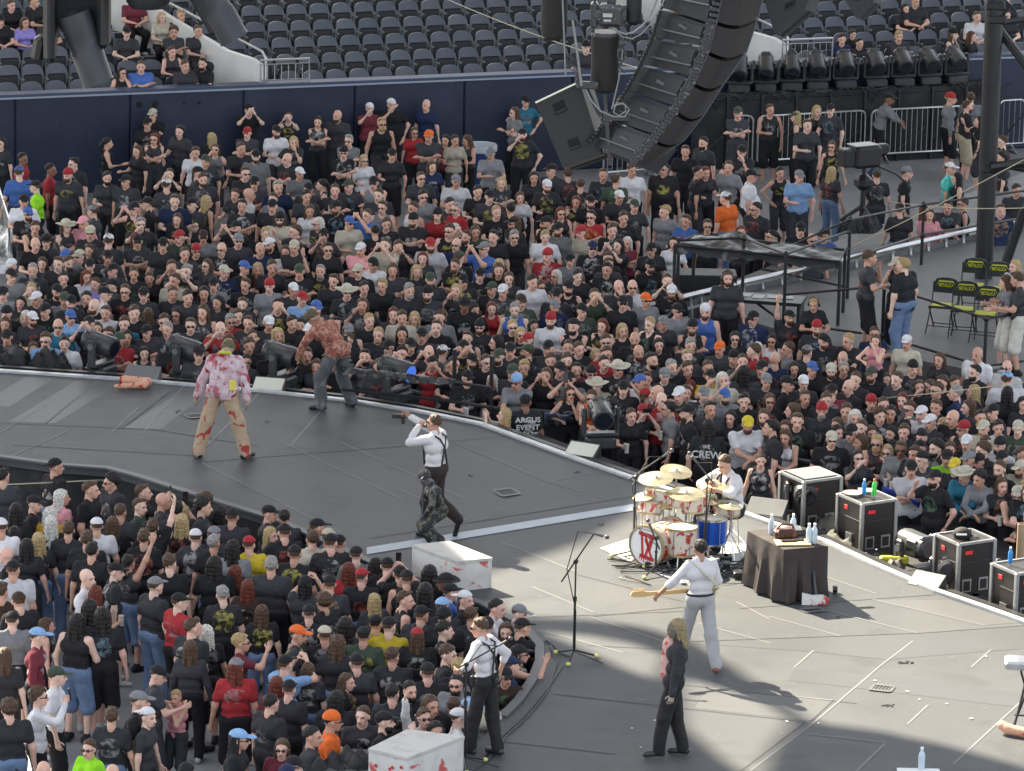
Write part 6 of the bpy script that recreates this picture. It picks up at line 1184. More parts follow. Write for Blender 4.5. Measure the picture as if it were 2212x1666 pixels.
(1, 1): """2145 960 l gt k 0s;1965 970 c kt ker 2w;1755 960 l kt K 4w;1630 895 c os s 4sw;1485 855 c ks N 7swf;1280 825 c kt y 1K;1135 795 c gt ses 4s;985 810 c kt W 4w;1190 920 a kt kck 0DE;1075 1000 l os Y 2w;2070 860 l ks B 0;1970 880 a rt ser 0w;1945 775 q wt scb 2;1830 820 c kt Nck 0;1650 810 c et she 0;1790 690 c kt khe 0s;1620 725 c kt sek 0s;1700 660 c rt k 0;1620 620 c kt Y 9w;1480 765 c gt sck 2s;1415 700 c kt sck 0;1370 650 c kt s 0b;1520 700 c mt k 0;1185 690 c kt y 0b;1105 710 c kt scv 0;1330 740 c kt N 2;815 755 c kt sck 0s;700 740 c gt Y 4sw;590 665 c rt sck 2;650 600 a gt scw 0;575 590 c kt B 2;730 660 c kt k 0;845 645 c kt sck 0b;935 650 c kt skk 0sf;1030 610 c kt scv 0b;1090 580 c kt sck 0;790 560 c kt kck 2;900 425 c kt sek 0sb;445 545 c kt sck 0;310 555 c kt sck 0s;155 620 c dt k 9b;245 680 c kt s 0;395 600 c kt k 2;45 510 c kt s 0s;240 475 c kt y 0b;180 385 c kt y 0;410 470 c kt K 0;510 480 c kt sck 0;620 430 c kt s 9;640 365 c gl s 0;395 365 c et s 0;470 375 c gt Y 0w;335 345 c kt R 0w;140 285 c kt N 9;260 160 c kt y 0;40 195 c kt she 0s;150 175 c kt k 0;330 60 c kt N 0f;205 20 c wt sck 0s;530 210 c dl sek 0b;470 190 c kt g 0b;490 70 c kt Y 0w;580 120 c kt scv 0bf;740 30 c kt s 1b;790 130 c kt sck 0s;900 90 c kt sck 0;1030 65 c kt N 0;1080 110 c kt N 0;980 180 c kt scv 0;1050 195 c kt scw 0;800 280 c kt khk 0D;865 320 c kt K 0w;975 310 c rs R 0w;1130 310 c bs g 0b;1235 135 c wt k 0;1290 170 c ks N 0sw;1160 265 c vt scu 0;1340 375 c wl ser 0b;1380 295 c nt scg 0b;1470 170 c ks kck 3b;1530 100 c kt k 0;1400 220 c kt sck 0;1720 50 c kt k 0;1805 165 c kt B 7b;1880 170 c wt B 0s;1825 270 c kt sck 0s;1970 250 c gt sco 0s;2000 30 c kt sck 0sb;2110 130 c dt s 2b;1640 225 c vt s 2;1555 320 c vt sck 0;1510 420 c ks kvk 0b;1695 420 c ks R 0w;1820 450 c ks Y 0w;1905 505 c kt B 0b;2010 410 q ks y 0f;2175 320 c gt sck 0s;1710 520 c kt s 0s;1480 560 c dt s 0;1260 430 c kt K 0w;1165 475 c kt Y 0sw;1110 425 c kt y 0s;1020 530 l kt K 0;820 500 c ks s 0;1215 510 c kt ycr 0;1220 590 l kt scv 2b;1445 640 p kt s 0b;1720 600 c rt s 0;1925 590 c kt B 0b;2000 640 p dt k 0b;2060 545 c kt K 0w;2150 680 c kt g 0b;2090 740 c kt scg 0;2085 400 c kt scg 0;2040 900 c rt B 0;2190 860 c vt scw 0;1880 1000 c kt s 0w;1560 560 c kt s 0;1340 560 c kt sck 0;1980 770 c et s 0""",
}
FAR = {      # the people further back
(0, 0): """950 690 c kt sce 0;955 780 c kt sck 0;1545 650 c kt sck 2;1825 710 c ks s 2w;685 910 r ks k 3w;1000 880 c ks R 0sw;1175 830 q kt K 3;900 960 q kt N 3w;1375 880 z kt Y 0w;1270 970 c wt s 0;1395 950 c gs N 9sw;1605 840 c dt scr 0;1560 940 c kt s 3;1790 830 c wt sck 3b;1905 900 c dt Y 7w;2060 770 c ks K 1w;2190 730 c kt B 0b;20 910 q dt K 0w;135 1010 r rt k 0DL;315 1080 r rt k 0DL;485 1040 q kt k 0;445 1110 c kt ser 0b;125 1100 a bt scb 0;245 1190 l lt sck 0;155 1280 c wt sck 3;180 1360 c kt scb 0sb;695 1130 c dt k 3b;820 1150 c kt kck 0fo;1100 1110 c kt s 2;1080 1180 a kt scw 0;1270 1100 r kt sck 0;1315 1140 c kt s 0bf;1330 1020 c dt scv 0;1660 990 c gt sck 0bf;1590 1100 c kt s 0s;1870 1010 q kt B 0;1940 1100 c gt scw 0;1650 1160 c kt sck 0s;1800 1190 c nt g 0;1600 1240 r wt B 0;1530 1240 q dt s 0w;1570 1310 c kt k 1;1770 1310 c kt sck 0f;970 1300 l kt sck 0;1140 1280 c nt s 0f;1245 1300 q kt sck 0;1330 1290 x ks Y 0w;1150 1400 c kt N 0w;910 1430 c kt g 9s;615 1350 l dt scg 0;550 1420 q pt scp 0;590 1480 c kt sce 0s;420 1440 p ks Nhe 0;230 1470 c ks s 4;300 1540 c kt khk 0;235 1555 c kt B 3;580 1600 c kt s 0w;435 1640 c gt scb 0;510 1640 c kt sce 0s;700 1540 a kt scw 0;700 1640 c kt sck 0;890 1540 c kt sck 0s;1060 1560 c kt sck 0;1165 1510 c vt scr 0;1320 1510 c gt scu 0s;1270 1600 c kt ser 0sw;1195 1620 c kt s 0;1440 1590 c kt B 0s;1545 1530 c kt scg 0s;1720 1490 c kt y 0w;1685 1590 c nt B 0;1760 1560 c kt scw 0b;1850 1610 c wt N 0w;1905 1570 c kt sce 0;2100 1500 c kt sck 9s;2125 1590 c kt k 0s;2010 1345 c wt N 3w;1925 1480 l kt s 9;2170 1210 c kt s 0;2100 1180 l ks k 0w;2000 1200 c kt sck 0;1985 1250 c dt k 0;2185 1320 c kt sck 0b""",
(1, 0): """115 640 c mt scw 9;280 630 c kt scw 9;485 620 c nt B 0;1120 600 c Tt sck 5;1130 710 q gt N 0w;1775 630 c kt Y 0w;260 780 c ks y 0sb;470 840 c rt N 0sw;570 860 c dt sco 1;50 890 c gt g 0s;15 965 c kt sek 0s;680 890 c mt K 1w;735 890 c et k 0w;830 890 q ks N +w;1175 850 c kt sck 9b;970 970 c gt scg +;330 980 c kt sck 3;145 1020 c wt Y 3sw;585 1060 c nt N 3w;210 1160 c gs sck 1s;55 1180 c kt scv 0;515 1130 c dt s 3s;745 1150 c wt scg 3;240 1240 c dt s 0;1040 1165 c kt Y 0w;885 1220 c kt k 3;960 1250 c kt sck 3;1335 1180 c kt scw 3b;1250 1130 c kt K 3w;1370 1080 q dt sck 0;1470 1110 a dt s 0;1700 1110 c dt s 3;1780 1150 a vt s 0;1880 1080 c wt s 3;2090 1070 c kt k 0sfJ;530 1250 c gt k 0s;265 1320 c gs s 0s;700 1300 c kt k 3;1005 1350 c kt y 3;1160 1260 c wt N 3w;50 1420 c et scb 0s;470 1400 c kt sek 1bf;290 1430 c kt s 0;220 1480 a kt k 0;1610 1280 c kt sck 0b;1530 1290 c ks R 0w;1420 1360 c ks R 0sw;1800 1250 c dt scw 3;1900 1310 c kt scv 3;1620 1380 c rt k 1s;1830 1390 c kt s 3;2105 1350 q gt y 0;700 1470 c ks s 0s;870 1480 c vt N 0;815 1510 c kt s 0b;985 1510 c kt k 0;1120 1510 c kt g 0s;1410 1460 q gt sck 0b;1325 1510 c wt y 0;1560 1480 q et scr 0;1765 1470 c kt s 0;580 1560 c wt scr 0b;745 1560 c nt B 0s;360 1580 c kt s 2;295 1560 c et s 2;130 1590 c pt scw 0f;530 1650 c kt R 0w;1630 1580 c kt scn 0s;1845 1550 c mt W 0w;1340 1630 c rt ser 0;2010 1590 c kt sck 0s;2150 1550 c wt K 0w;1730 1650 c kt s 0;1480 1660 c gt sck 0;760 1650 a kt scv 0;1550 1180 a kt s 0;1100 1340 a kt k 0""",
(2, 0): """360 710 c dt scv 0;565 690 c ks s 3o;745 740 l ks Ycv 0w;870 700 c ks Y 3w;965 690 q kt sck 3;805 790 c dt s 3o;965 930 c ks N 0sw;1345 630 r gl kck 4D;1725 620 r gl yer 0;1870 620 a gt s 0;1835 670 r kt s 3be;1930 770 l kt K 9wo;145 905 q dt k 0b;385 960 c kt sck 7b;305 1060 q gt s 3;90 1095 r kt k 0;145 1100 c dt R 0w;430 1120 r wt kck 0f;630 1100 c ks k 5wo;755 1120 c st scg 0;1235 1010 r nt g 0;960 1100 x kt Y 0wj;1260 1120 a kt scv 0;1440 1100 r kt seg 0;1720 1070 r tt scw 0j;1790 1140 l ks K 0w;2085 900 l kt s 0s;2075 1000 l kt k 0;290 1265 z ot scw 0;485 1330 q kt k 0s;375 1480 c ks R 0w;165 1440 c kt s 0s;30 1410 q bt s 0;590 1510 q kt k 0sw;765 1460 c kt sck 0s;840 1530 c dt B 0s;925 1500 q bt sck 0s;1410 1340 a kt sck 0;1600 1370 c pt N 0w;1720 1330 c kt s 4;1830 1300 l ks s 0s;1560 1340 r pt R 0w;2060 1340 c nt s 0;2160 1210 c dt k 0;20 960 c kt s 0""",
(1, 1): """1730 30 c dt s 0""",
}
SEATED = {(0, 0): """80 30 c kt s 8w;265 40 r kt s 8;40 150 c kt sck 8;185 155 c Vt N 8w;320 130 c kt scr 8;930 20 c mt s 8;1110 50 c kt y 8;1055 110 c et Y 8w;1155 215 c dt s x;1305 205 c dt s 8;875 235 q kt sck 8;1035 275 c ks s 8w;765 445 c ks K ysw;910 420 c bt s xf;1220 430 c kt s 8;1360 430 l kt k 8b""",
(2, 0): """1395 30 c kt K 8w;1510 0 c kt s 8f;935 205 c nt k x;1085 245 c kt k 8w;1195 255 c kt s 8K;1310 190 c kt y xf;1690 190 r ks Nek 8;1790 200 r kt N 8w;2180 30 c kt s 8;2140 110 c kt s 8;1960 120 q wt s 8""",
(1, 0): """1620 310 q kt kek 8;450 -300 c kt s 8"""}
DECKP = """1195 -20 r dt s 7o;1400 20 q ks sce +w;1445 30 z kt y 0jf;2115 140 l gt N +wO;2195 120 l kt s +O;2160 40 q wt Y 0w"""
def parse(block, tile):
    out = []
    for e in block.split(';'):
        txt = None
        if '#' in e: e, txt = e.split('#')
        p = e.split()
        if len(p) < 6: continue
        x = float(p[0]) / 3 + tile[0] * 737.33; y = float(p[1]) / 3 + tile[1] * 555.2
        out.append(dict(x=x, y=y, f=p[2], sc=p[3][0], st=p[3][1], hair=p[4][0], hat=p[4][1:3], pose=p[5][0], fl=p[5][1:], txt=txt))
    return out
PEOPLE = []
for tl, bl in TILES.items():
    for q in parse(bl, tl): q['zone'] = 'near'; PEOPLE.append(q)
for tl, bl in FAR.items():
    for q in parse(bl, tl): q['zone'] = 'far'; PEOPLE.append(q)
def finish(q, i):
    r = random.Random(i * 7 + 3); q['w'] = 'w' in q['fl']; q['h'] = (1.64 if q['w'] else 1.77) + r.uniform(-.06, .06)
    if 'K' in q['fl']: q['h'] = 1.35
    if 'f' in q['fl']: q['h'] += .02
    q['bd'] = 'f' if q['w'] else 'h' if 'f' in q['fl'] else r.choice('mmms')
    q['ang'] = ANG[q['f']] + r.uniform(-14, 14); sk = r.choice(SKIN[:5]); q['skin'] = SKIN[5] if 'D' in q['fl'] else sk
    q['seed'] = r.randrange(3); q['rnd'] = r.random(); q['wx'] = r.uniform(.99, 1.09); km = r.choice((1, 1.3, 1.9, 2.8)) if q['sc'] == 'k' else r.uniform(.75, 1.2); q['cc'] = tuple(c * km for c in CC[q['sc']])
    if q['pose'] == '0': q['pn'] = r.choice(['down', 'down2', 'down', 'cross', 'cup'] if q['f'] in 'cqp' else ['down', 'down2'])
    else: q['pn'] = {'x': 'sitx', 'y': 'sitm', **POSEK}[q['pose']]
    k = r.random(); q['leg'] = 'o' if ('o' in q['fl'] or 'O' in q['fl'] or k < .35) else 'p'
    q['legc'] = (.60, .58, .52) if 'O' in q['fl'] else (.15, .22, .36) if ('j' in q['fl'] or (q['f'] in 'azx' and k > .8)) else (.42, .36, .26) if 'e' in q['fl'] else CC[r.choice('kkkddk')]
    if 'f' in q['fl'] and 'o' not in q['fl'] and 'O' not in q['fl']: q['leg'] = 'p'
    q['ho'] = .105
for i, q in enumerate(PEOPLE):
    finish(q, i); k = q['h'] / 1.75; hz = (1.245 if q['pose'] == '4' and 0 else 1.0) * (q['h'] - .11 * k)
    if q['pn'] == 'lean': hz = q['h'] - .17
    if 'K' in q['fl'] and q['sc'] == 'p' and q['y'] < 800 and q['x'] > 1500: hz = 2.05; q['lift'] = hz - (q['h'] - .11)      # the child held up above the crowd
    if q['zone'] == 'near' and q['x'] < 1180 and q['y'] > 1000 and False: pass
    p = at(q['x'], q['y'], hz); q['P'] = Vector((p.x, p.y, q.get('lift', 0)))
    if q['pn'] == 'lean': a = R(q['ang']); q['P'] -= Vector((math.sin(a), -math.cos(a), 0)) * .22
SPW = [(p.x, p.y) for p in (at(x, y, ST) for x, y in stage_poly)]; PFW = [(p.x, p.y) for p in (at(x, y, .8) for x, y in [(1640, 1060), (1783, 1165), (1890, 1215), (2023, 1272), (2120, 1305), (2330, 1390), (2330, 1230), (2000, 1110), (1760, 1030)])]
def inside(x, y, poly):
    c = False; j = len(poly) - 1
    for i in range(len(poly)):
        if (poly[i][1] > y) != (poly[j][1] > y) and x < (poly[j][0] - poly[i][0]) * (y - poly[i][1]) / (poly[j][1] - poly[i][1]) + poly[i][0]: c = not c
        j = i
    return c
def keep_out(P, poly, gap):
    best = None; n = len(poly)
    for i in range(n):
        ax, ay = poly[i]; bx, by = poly[(i + 1) % n]; L = (bx - ax) ** 2 + (by - ay) ** 2 + 1e-9; t = max(0, min(1, ((P.x - ax) * (bx - ax) + (P.y - ay) * (by - ay)) / L)); qx, qy = ax + t * (bx - ax), ay + t * (by - ay); d = math.hypot(P.x - qx, P.y - qy)
        if best is None or d < best[0]: best = (d, qx, qy)
    ins = inside(P.x, P.y, poly); d, qx, qy = best
    if ins or d < gap:
        k = (-1 if ins else 1) / max(d, 1e-6); P.x, P.y = qx + (P.x - qx) * k * gap, qy + (P.y - qy) * k * gap
def settle(q):
    P = q['P']; v = wuv(P)[1]
    if v > -.36: P -= wn_ * (v + .36)
    keep_out(P, SPW, .24)
    if P.z < .5 and 'J' not in q['fl'] : keep_out(P, PFW, .22)
for q in PEOPLE: settle(q)
# push apart any two that stand in the same place
for it in range(6):
    for i in range(len(PEOPLE)):
        for j in range(i + 1, len(PEOPLE)):
            a, c = PEOPLE[i]['P'], PEOPLE[j]['P']; dx, dy = c.x - a.x, c.y - a.y
            if abs(dx) < .34 and abs(dy) < .34:
                d = math.hypot(dx, dy) + 1e-6
                if d < .33: k = (.33 - d) / 2 / d; a.y -= dy * k; c.y += dy * k; a.x -= dx * k * .4; c.x += dx * k * .4
    if it % 2: [settle(q) for q in PEOPLE]
# background fill between the ones read off the photo
def inside(x, y, poly):
    c = False; j = len(poly) - 1
    for i in range(len(poly)):
        if (poly[i][1] > y) != (poly[j][1] > y) and x < (poly[j][0] - poly[i][0]) * (y - poly[i][1]) / (poly[j][1] - poly[i][1]) + poly[i][0]: c = not c
        j = i
    return c
ZB = [(-30, 500), (150, 470), (400, 430), (700, 420), (1100, 430), (1400, 500), (1470, 600), (1620, 690), (1800, 735), (2000, 790), (2240, 830), (2240, 1110), (2000, 1030), (1800, 950), (1640, 930), (1480, 880), (1300, 850), (1100, 800), (750, 775), (300, 745), (-30, 735)]
ZN = [(-30, 1090), (200, 1075), (420, 1110), (640, 1190), (860, 1290), (1060, 1370), (1080, 1440), (960, 1500), (800, 1500), (700, 1450), (520, 1330), (300, 1250), (-30, 1260)]
FILL = []; rf_ = random.Random(21)
for zi, (Z, stp) in enumerate(((ZB, .60),)):
    W = [at(x, y, 1.64) for x, y in Z]; x0, x1 = min(p.x for p in W), max(p.x for p in W); y0, y1 = min(p.y for p in W), max(p.y for p in W); yy = y0; row = 0
    while yy < y1:
        xx = x0 + (row % 2) * stp / 2
        while xx < x1:
            X, Y = xx + rf_.uniform(-.13, .13), yy + rf_.uniform(-.13, .13); xx += stp
            if not inside(X, Y, [(p.x, p.y) for p in W]): continue
            if any(abs(q['P'].x - X) < .58 and abs(q['P'].y - Y) < .70 and math.hypot(q['P'].x - X, (q['P'].y - Y) * .85) < .54 for q in PEOPLE + FILL): continue
            U, V_ = px((X, Y, 1.64))
            if V_ < 560 and rf_.random() < .30: continue
            g = rf_.random() < .36; hr = rf_.choice('NNKYRWK' if g else 'sssskkgBNB'); hat = '' if g and rf_.random() < .85 else rf_.choice(['', '', 'ck', 'ck', 'ck', 'cg', 'cw', 'vk', 'ek', 'ce', 'cr'])
            q = dict(x=U, y=V_, f=rf_.choice('ccqqc') if zi == 0 else rf_.choice('axar'), sc=rf_.choice('kkkkkkkkkkddgwnkkdrkkebkkk'), st='s' if rf_.random() < (.3 if g else .12) else 't', hair=hr, hat=hat,
                     pose=rf_.choice('0000013209'), fl=('w' if g else rf_.choice(['', '', 'b', 'b', 'f'])) + rf_.choice(['', 's']), txt=None, zone='fill', lift=0)
            finish(q, 9000 + len(FILL)); q['P'] = Vector((X, Y, 0)); FILL.append(q)
        yy += stp * .95; row += 1
print('annotated', len(PEOPLE), 'fill', len(FILL))

HATN = dict(c='cap', v='backwards cap', h='wide hat', e='headwear'); STN = dict(t='tee', s='tank top', l='long sleeved shirt', j='jacket', r='rolled sleeve shirt')
ACT = dict(cross='arms folded', phone='holding a phone up with both hands', cup='holding a drink', lean='leaning on the barrier', hips='hands on hips', up='one arm raised', mouth='hand at the mouth', phone1='lifting a phone', chat='hands together in front')
FACE = dict(c='facing the camera', q='looking left', p='looking right', l='turned left', r='turned right', a='seen from behind', z='seen from behind', x='seen from behind')
def art(s): return ('an ' if s[0] in 'aeiou' else 'a ') + s
def describe(q, lvl=0):
    s = 'person in ' + ('big ' if 'f' in q['fl'] and lvl > 1 else '') + CN[q['sc']] + ' ' + STN[q['st']]
    if q['hat'] and q['hat'][0] in HATN and q['hat'][1] in CN: s += ' and ' + CN[q['hat'][1]] + ' ' + (HATN[q['hat'][0]] if q['hat'][0] != 'e' else 'headband cap' if 0 else 'beanie')
    else: s += ' with ' + HN[q['hair']]
    return s
def has_glasses(q): return 's' in q['fl']
def place_person(q):
    """one person: continuous body mesh with hair, clothes and hat as its children; meshes are shared between look-alikes"""
    pn, bd, sd = q['pn'], q['bd'], q['seed']; g = body_geo(pn, bd, sd); J = g[3]
    me = get_mesh(('b', pn, bd, sd), 'person_body', lambda: (g[0], g[1], g[2]), person_mat('skin', False)); o = bpy.data.objects.new('person', me); COL.objects.link(o)
    k = q['h'] / 1.75; o.location = q['P']; o.rotation_euler = (0, 0, R(q['ang'])); o.scale = (k * q['wx'], k * q['wx'], k); o.color = (*q['skin'], 1); q['obj'] = o
    def child(name, key, fn, m, c, M=None):
        e = bpy.data.objects.new(name, get_mesh(key, name, fn, m)); COL.objects.link(e); e.parent = o; e.color = (*c, 1)
        if M is not None: e.matrix_local = M
        return e
    stn = q['st']; lg = q['leg']
    child(dict(t='t_shirt', s='tank_top', l='shirt', j='jacket', r='shirt')[stn], ('s', pn, bd, stn), lambda: cloth_geo(pn, bd, sd, 'shirt', stn), person_mat('shirt', False), q['cc'])
    child({'o': 'shorts', 'p': 'trousers', 'd': 'skirt'}[lg], ('l', pn, bd, lg), lambda: cloth_geo(pn, bd, sd, 'legs', lg), person_mat('trousers', False), q['legc'])
    if q['zone'] == 'near' or q['P'].z > .5: child('shoes', ('sh', pn, bd), lambda: cloth_geo(pn, bd, sd, 'shoes', ''), person_mat('shoes', False), random.choice([(.02, .02, .022), (.02, .02, .02), (.5, .5, .5)]))
    H = Matrix([[*J['H'][i], J['hd'][i]] for i in range(3)] + [[0, 0, 0, 1]]); hr = q['hair']; hat = q['hat']
    if hr != 'B' or 0:
        kind = 'long' if hr in 'NKYRW' else 's'
        if kind == 's' and q['w']: kind = 'pony'
        if kind == 's' and not hat: kind = ('s', 's2', 's3')[int(q['rnd'] * 97) % 3]
        if kind[0] == 's' and q['seed'] == 2 and not hat and hr in 'sk' and q['rnd'] > .6: kind = 'curly'
        e = child('hair', ('h', kind), lambda: head_geo(kind), person_mat('hair', False), HC[hr], H @ Matrix.Scale(.95 if hat else 1, 4))
    if hat and hat[0] in 'cvhe':
        hk = dict(c='cap', v='capb', h='wide', e='beanie')[hat[0]]; child(dict(c='cap', v='cap', h='hat', e='beanie')[hat[0]], ('h', hk), lambda: head_geo(hk), person_mat('cap', False), CC.get(hat[1], CC['k']), H)
    if 'b' in q['fl']: child('beard', ('h', 'beard'), lambda: head_geo('beard'), person_mat('hair', False), HC[hr] if hr in 'skgyR' else HC['s'], H)
    if has_glasses(q): child('sunglasses', ('h', 'glasses'), lambda: head_geo('glasses'), mat('sunglass', (.008, .008, .010), .12, spec=.8), (0, 0, 0), H)
    q['J'] = J; return o
# choose the 300 that show largest: everyone annotated near, nearest first; the rest are the crowd mass
for q in PEOPLE: q['dist'] = (q['P'] - Vector((0, 0, CAMZ))).length
SEATP = []
for tl, bl in SEATED.items():
    for q in parse(bl, tl):
        if q['y'] < -20: continue
        finish(q, len(SEATP) + 500); best = None
        for i in range(9):
            z = rowz(i) + 1.16 * q['h'] / 1.75; p = at(q['x'], q['y'], z); e = abs(wuv(p)[1] - (ROW0 + RUN * i - .12))
            if best is None or e < best[0]: best = (e, i, p)
        vv = wuv(best[2]); pp = WM @ Vector((vv[0], ROW0 + RUN * best[1] - .10, rowz(best[1]))); q['P'] = pp; q['ang'] = math.degrees(math.atan2(wn_.y, wn_.x)) - 90 + ANG[q['f']] * .5; q['zone'] = 'seat'; q['leg'] = 'p'; SEATP.append(q)
DECKL = []
for q in parse(DECKP, (2, 1)):
    finish(q, 700 + len(DECKL)); p = at(q['x'], q['y'], DECK + q['h'] - .11); q['P'] = Vector((p.x, p.y, DECK)); q['zone'] = 'deck'; DECKL.append(q)
NPERF = 9
order = sorted(PEOPLE, key=lambda q: q['dist']); NI = 300 - NPERF - len(SEATP) - len(DECKL)
# special individuals further back are kept too, as they stand clear of the crowd
IND = order[:NI]; REST = order[NI:] + FILL
IND = IND + SEATP + DECKL
for q in IND: place_person(q)
# labels: look first, then act, then the nearest person whose look is one of a kind
from collections import Counter
def zone_txt(q):
    if q['zone'] == 'seat': return 'seated in the stands'
    if q['zone'] == 'deck': return 'on the raised deck'
    return ''
for q in IND:
    q['base'] = describe(q); q['full'] = q['base'] + (', ' + ACT[q['pn']] if q['pn'] in ACT else '') ; z = zone_txt(q)
    if z: q['full'] = q['base'] + ' ' + z
cb = Counter(q['base'] for q in IND); cf = Counter(q['full'] for q in IND)
marks = [q for q in IND if cb[q['base']] == 1 and q['sc'] not in 'kd']
marks += [q for q in IND if cb[q['base']] == 1 and q['sc'] in 'kd' and q['hat'][1:] in tuple('rwseyobv')]
used = set()
ORDL = ['', 'second ', 'third ', 'fourth ', 'fifth ', 'sixth ', 'seventh ', 'eighth ', 'ninth ', 'tenth ']
def rel(q, m):
    dx, dy = q['x'] - m['x'], q['y'] - m['y']
    w = ('left of' if dx < 0 else 'right of') if abs(dx) > abs(dy) * 1.1 else ('above' if dy < 0 else 'below'); return w
for q in sorted(IND, key=lambda q: cf[q['full']]):
    lab = q['full']
    if cf[lab] > 1:
        ms = sorted((m for m in marks if m is not q), key=lambda m: (m['x'] - q['x']) ** 2 + ((m['y'] - q['y']) * 1.3) ** 2); got = None
        for m in ms[:40]:
            short = m['base'].replace('person in ', '').replace(' and ', ', '); r = rel(q, m)
            for base in (q['full'], q['base']):
                c = '%s, %s %s' % (base, r, short)
                if len(c.split()) > 16: continue
                # is it the only one of its look in that direction near the mark?
                same = [o for o in IND if o['base'] == q['base'] and (base == q['base'] or o['full'] == q['full']) and rel(o, m) == r]
                near = sorted(same, key=lambda o: (m['x'] - o['x']) ** 2 + ((m['y'] - o['y']) * 1.3) ** 2)
                if near and near[0] is q and c not in used: got = c.replace(', left of', ', nearest left of').replace(', right of', ', nearest right of').replace(', above', ', just above').replace(', below', ', just below'); break
            if got and len(got.split()) <= 16: break
            got = None
        if not got:
            ms = ms[:60]
            for m in ms:
                same = sorted((o for o in IND if o['base'] == q['base'] and rel(o, m) == rel(q, m)), key=lambda o: (m['x'] - o['x']) ** 2 + ((m['y'] - o['y']) * 1.3) ** 2); k = same.index(q)
                c = '%s, %s%s %s' % (q['base'], ORDL[min(k, 9)], rel(q, m), m['base'].replace('person in ', '').replace(' and ', ', '))
                if k < 10 and c not in used and len(c.split()) <= 16: got = c; break
        lab = got or q['full']
    used.add(lab); q['label'] = lab
    o = q['obj']; o['label'] = lab; o['category'] = 'person'
    o['group'] = 'people seated in the stands' if q['zone'] == 'seat' else 'people on the raised deck' if q['zone'] == 'deck' else 'people in the pit at lower left' if q['x'] < 1300 and q['y'] > 950 else 'people in the crowd beyond the stage'
print('distinct labels', len(set(q['label'] for q in IND)), 'of', len(IND))
# phones and drinks held by the individuals
M_phone = mat('phone_black', (.015, .015, .018), .2); M_cupw = mat('cup_white', (.70, .68, .62), .6); M_beer = mat('cup_clear', (.55, .50, .42), .25)
PHN = None; CU = None; held = set()
for q in IND:
    J = q['J']; O_ = q['obj']; M_ = Matrix.Translation(O_.location) @ Matrix.Rotation(O_.rotation_euler.z, 4, 'Z') @ Matrix.Diagonal((*O_.scale, 1)); short = q['label'].replace('person in ', '')
    if q['pn'] in ('phone', 'phone1') and 'E' not in q['fl']:
        w_ = (J['wr', 1] + J['wr', -1]) / 2 if q['pn'] == 'phone' else J['wr', -1]; p = M_ @ (Vector(w_) + Vector((0, -.06, .13)))
        if PHN is None: b = MB(); b.box((0, 0, 0), (.075, .010, .150), bev=.004); PHN = b.build('phone', M_phone)
        else: n_ = PHN.copy(); COL.objects.link(n_); PHN2 = n_
        o = PHN if 'label' not in PHN else PHN2; o.location = p; o.rotation_euler = (R(-12), R(90 if q['rnd'] > .6 and q['pn'] == 'phone' else 0), O_.rotation_euler.z); l = 'phone held up by ' + short
        o['label'] = ' '.join(l.split()[:16]).rstrip(','); o['category'] = 'phone'; o['group'] = 'phones held up in the crowd'
    if q['pn'] == 'cup':
        w_ = J['wr', -1]; d, n = grip_dirs(J, -1); p = M_ @ (Vector(w_ + d * .09 + n * .035) + Vector((0, -.01, -.02)))
        if CU is None: b = MB(); b.lathe([(.028, -.06), (.038, .075), (.040, .078), (.036, .078), (.034, .06), (.001, .055)], 14); CU = b.build('drink_cup', M_cupw, None, True); o = CU
        else: o = CU.copy(); COL.objects.link(o)
        o.location = p; l = 'drink cup held by ' + short; o['label'] = ' '.join(l.split()[:16]).rstrip(','); o['category'] = 'cup'; o['group'] = 'drink cups held in the crowd'
# lettering on a few backs
M_ink = mat('print_white', (.62, .62, .60), .7)
for q in IND:
    if q['txt']:
        for k, (s_, sz) in enumerate((('40', .20), ('YEARS', .085))): text(s_, sz, M_ink, q['obj'], Matrix.Translation((0, .185, 1.32 - k * .14)) @ Matrix.Rotation(R(90), 4, 'X') @ Matrix.Rotation(R(180), 4, 'Y'), 'lettering')
    if 'E' in q['fl']:
        for k, s_ in enumerate(('ARGUS', 'EVENT', 'STAFF')): text(s_, .11, M_ink, q['obj'], Matrix.Translation((0, .185, 1.36 - k * .115)) @ Matrix.Rotation(R(90), 4, 'X') @ Matrix.Rotation(R(180), 4, 'Y'), 'lettering')

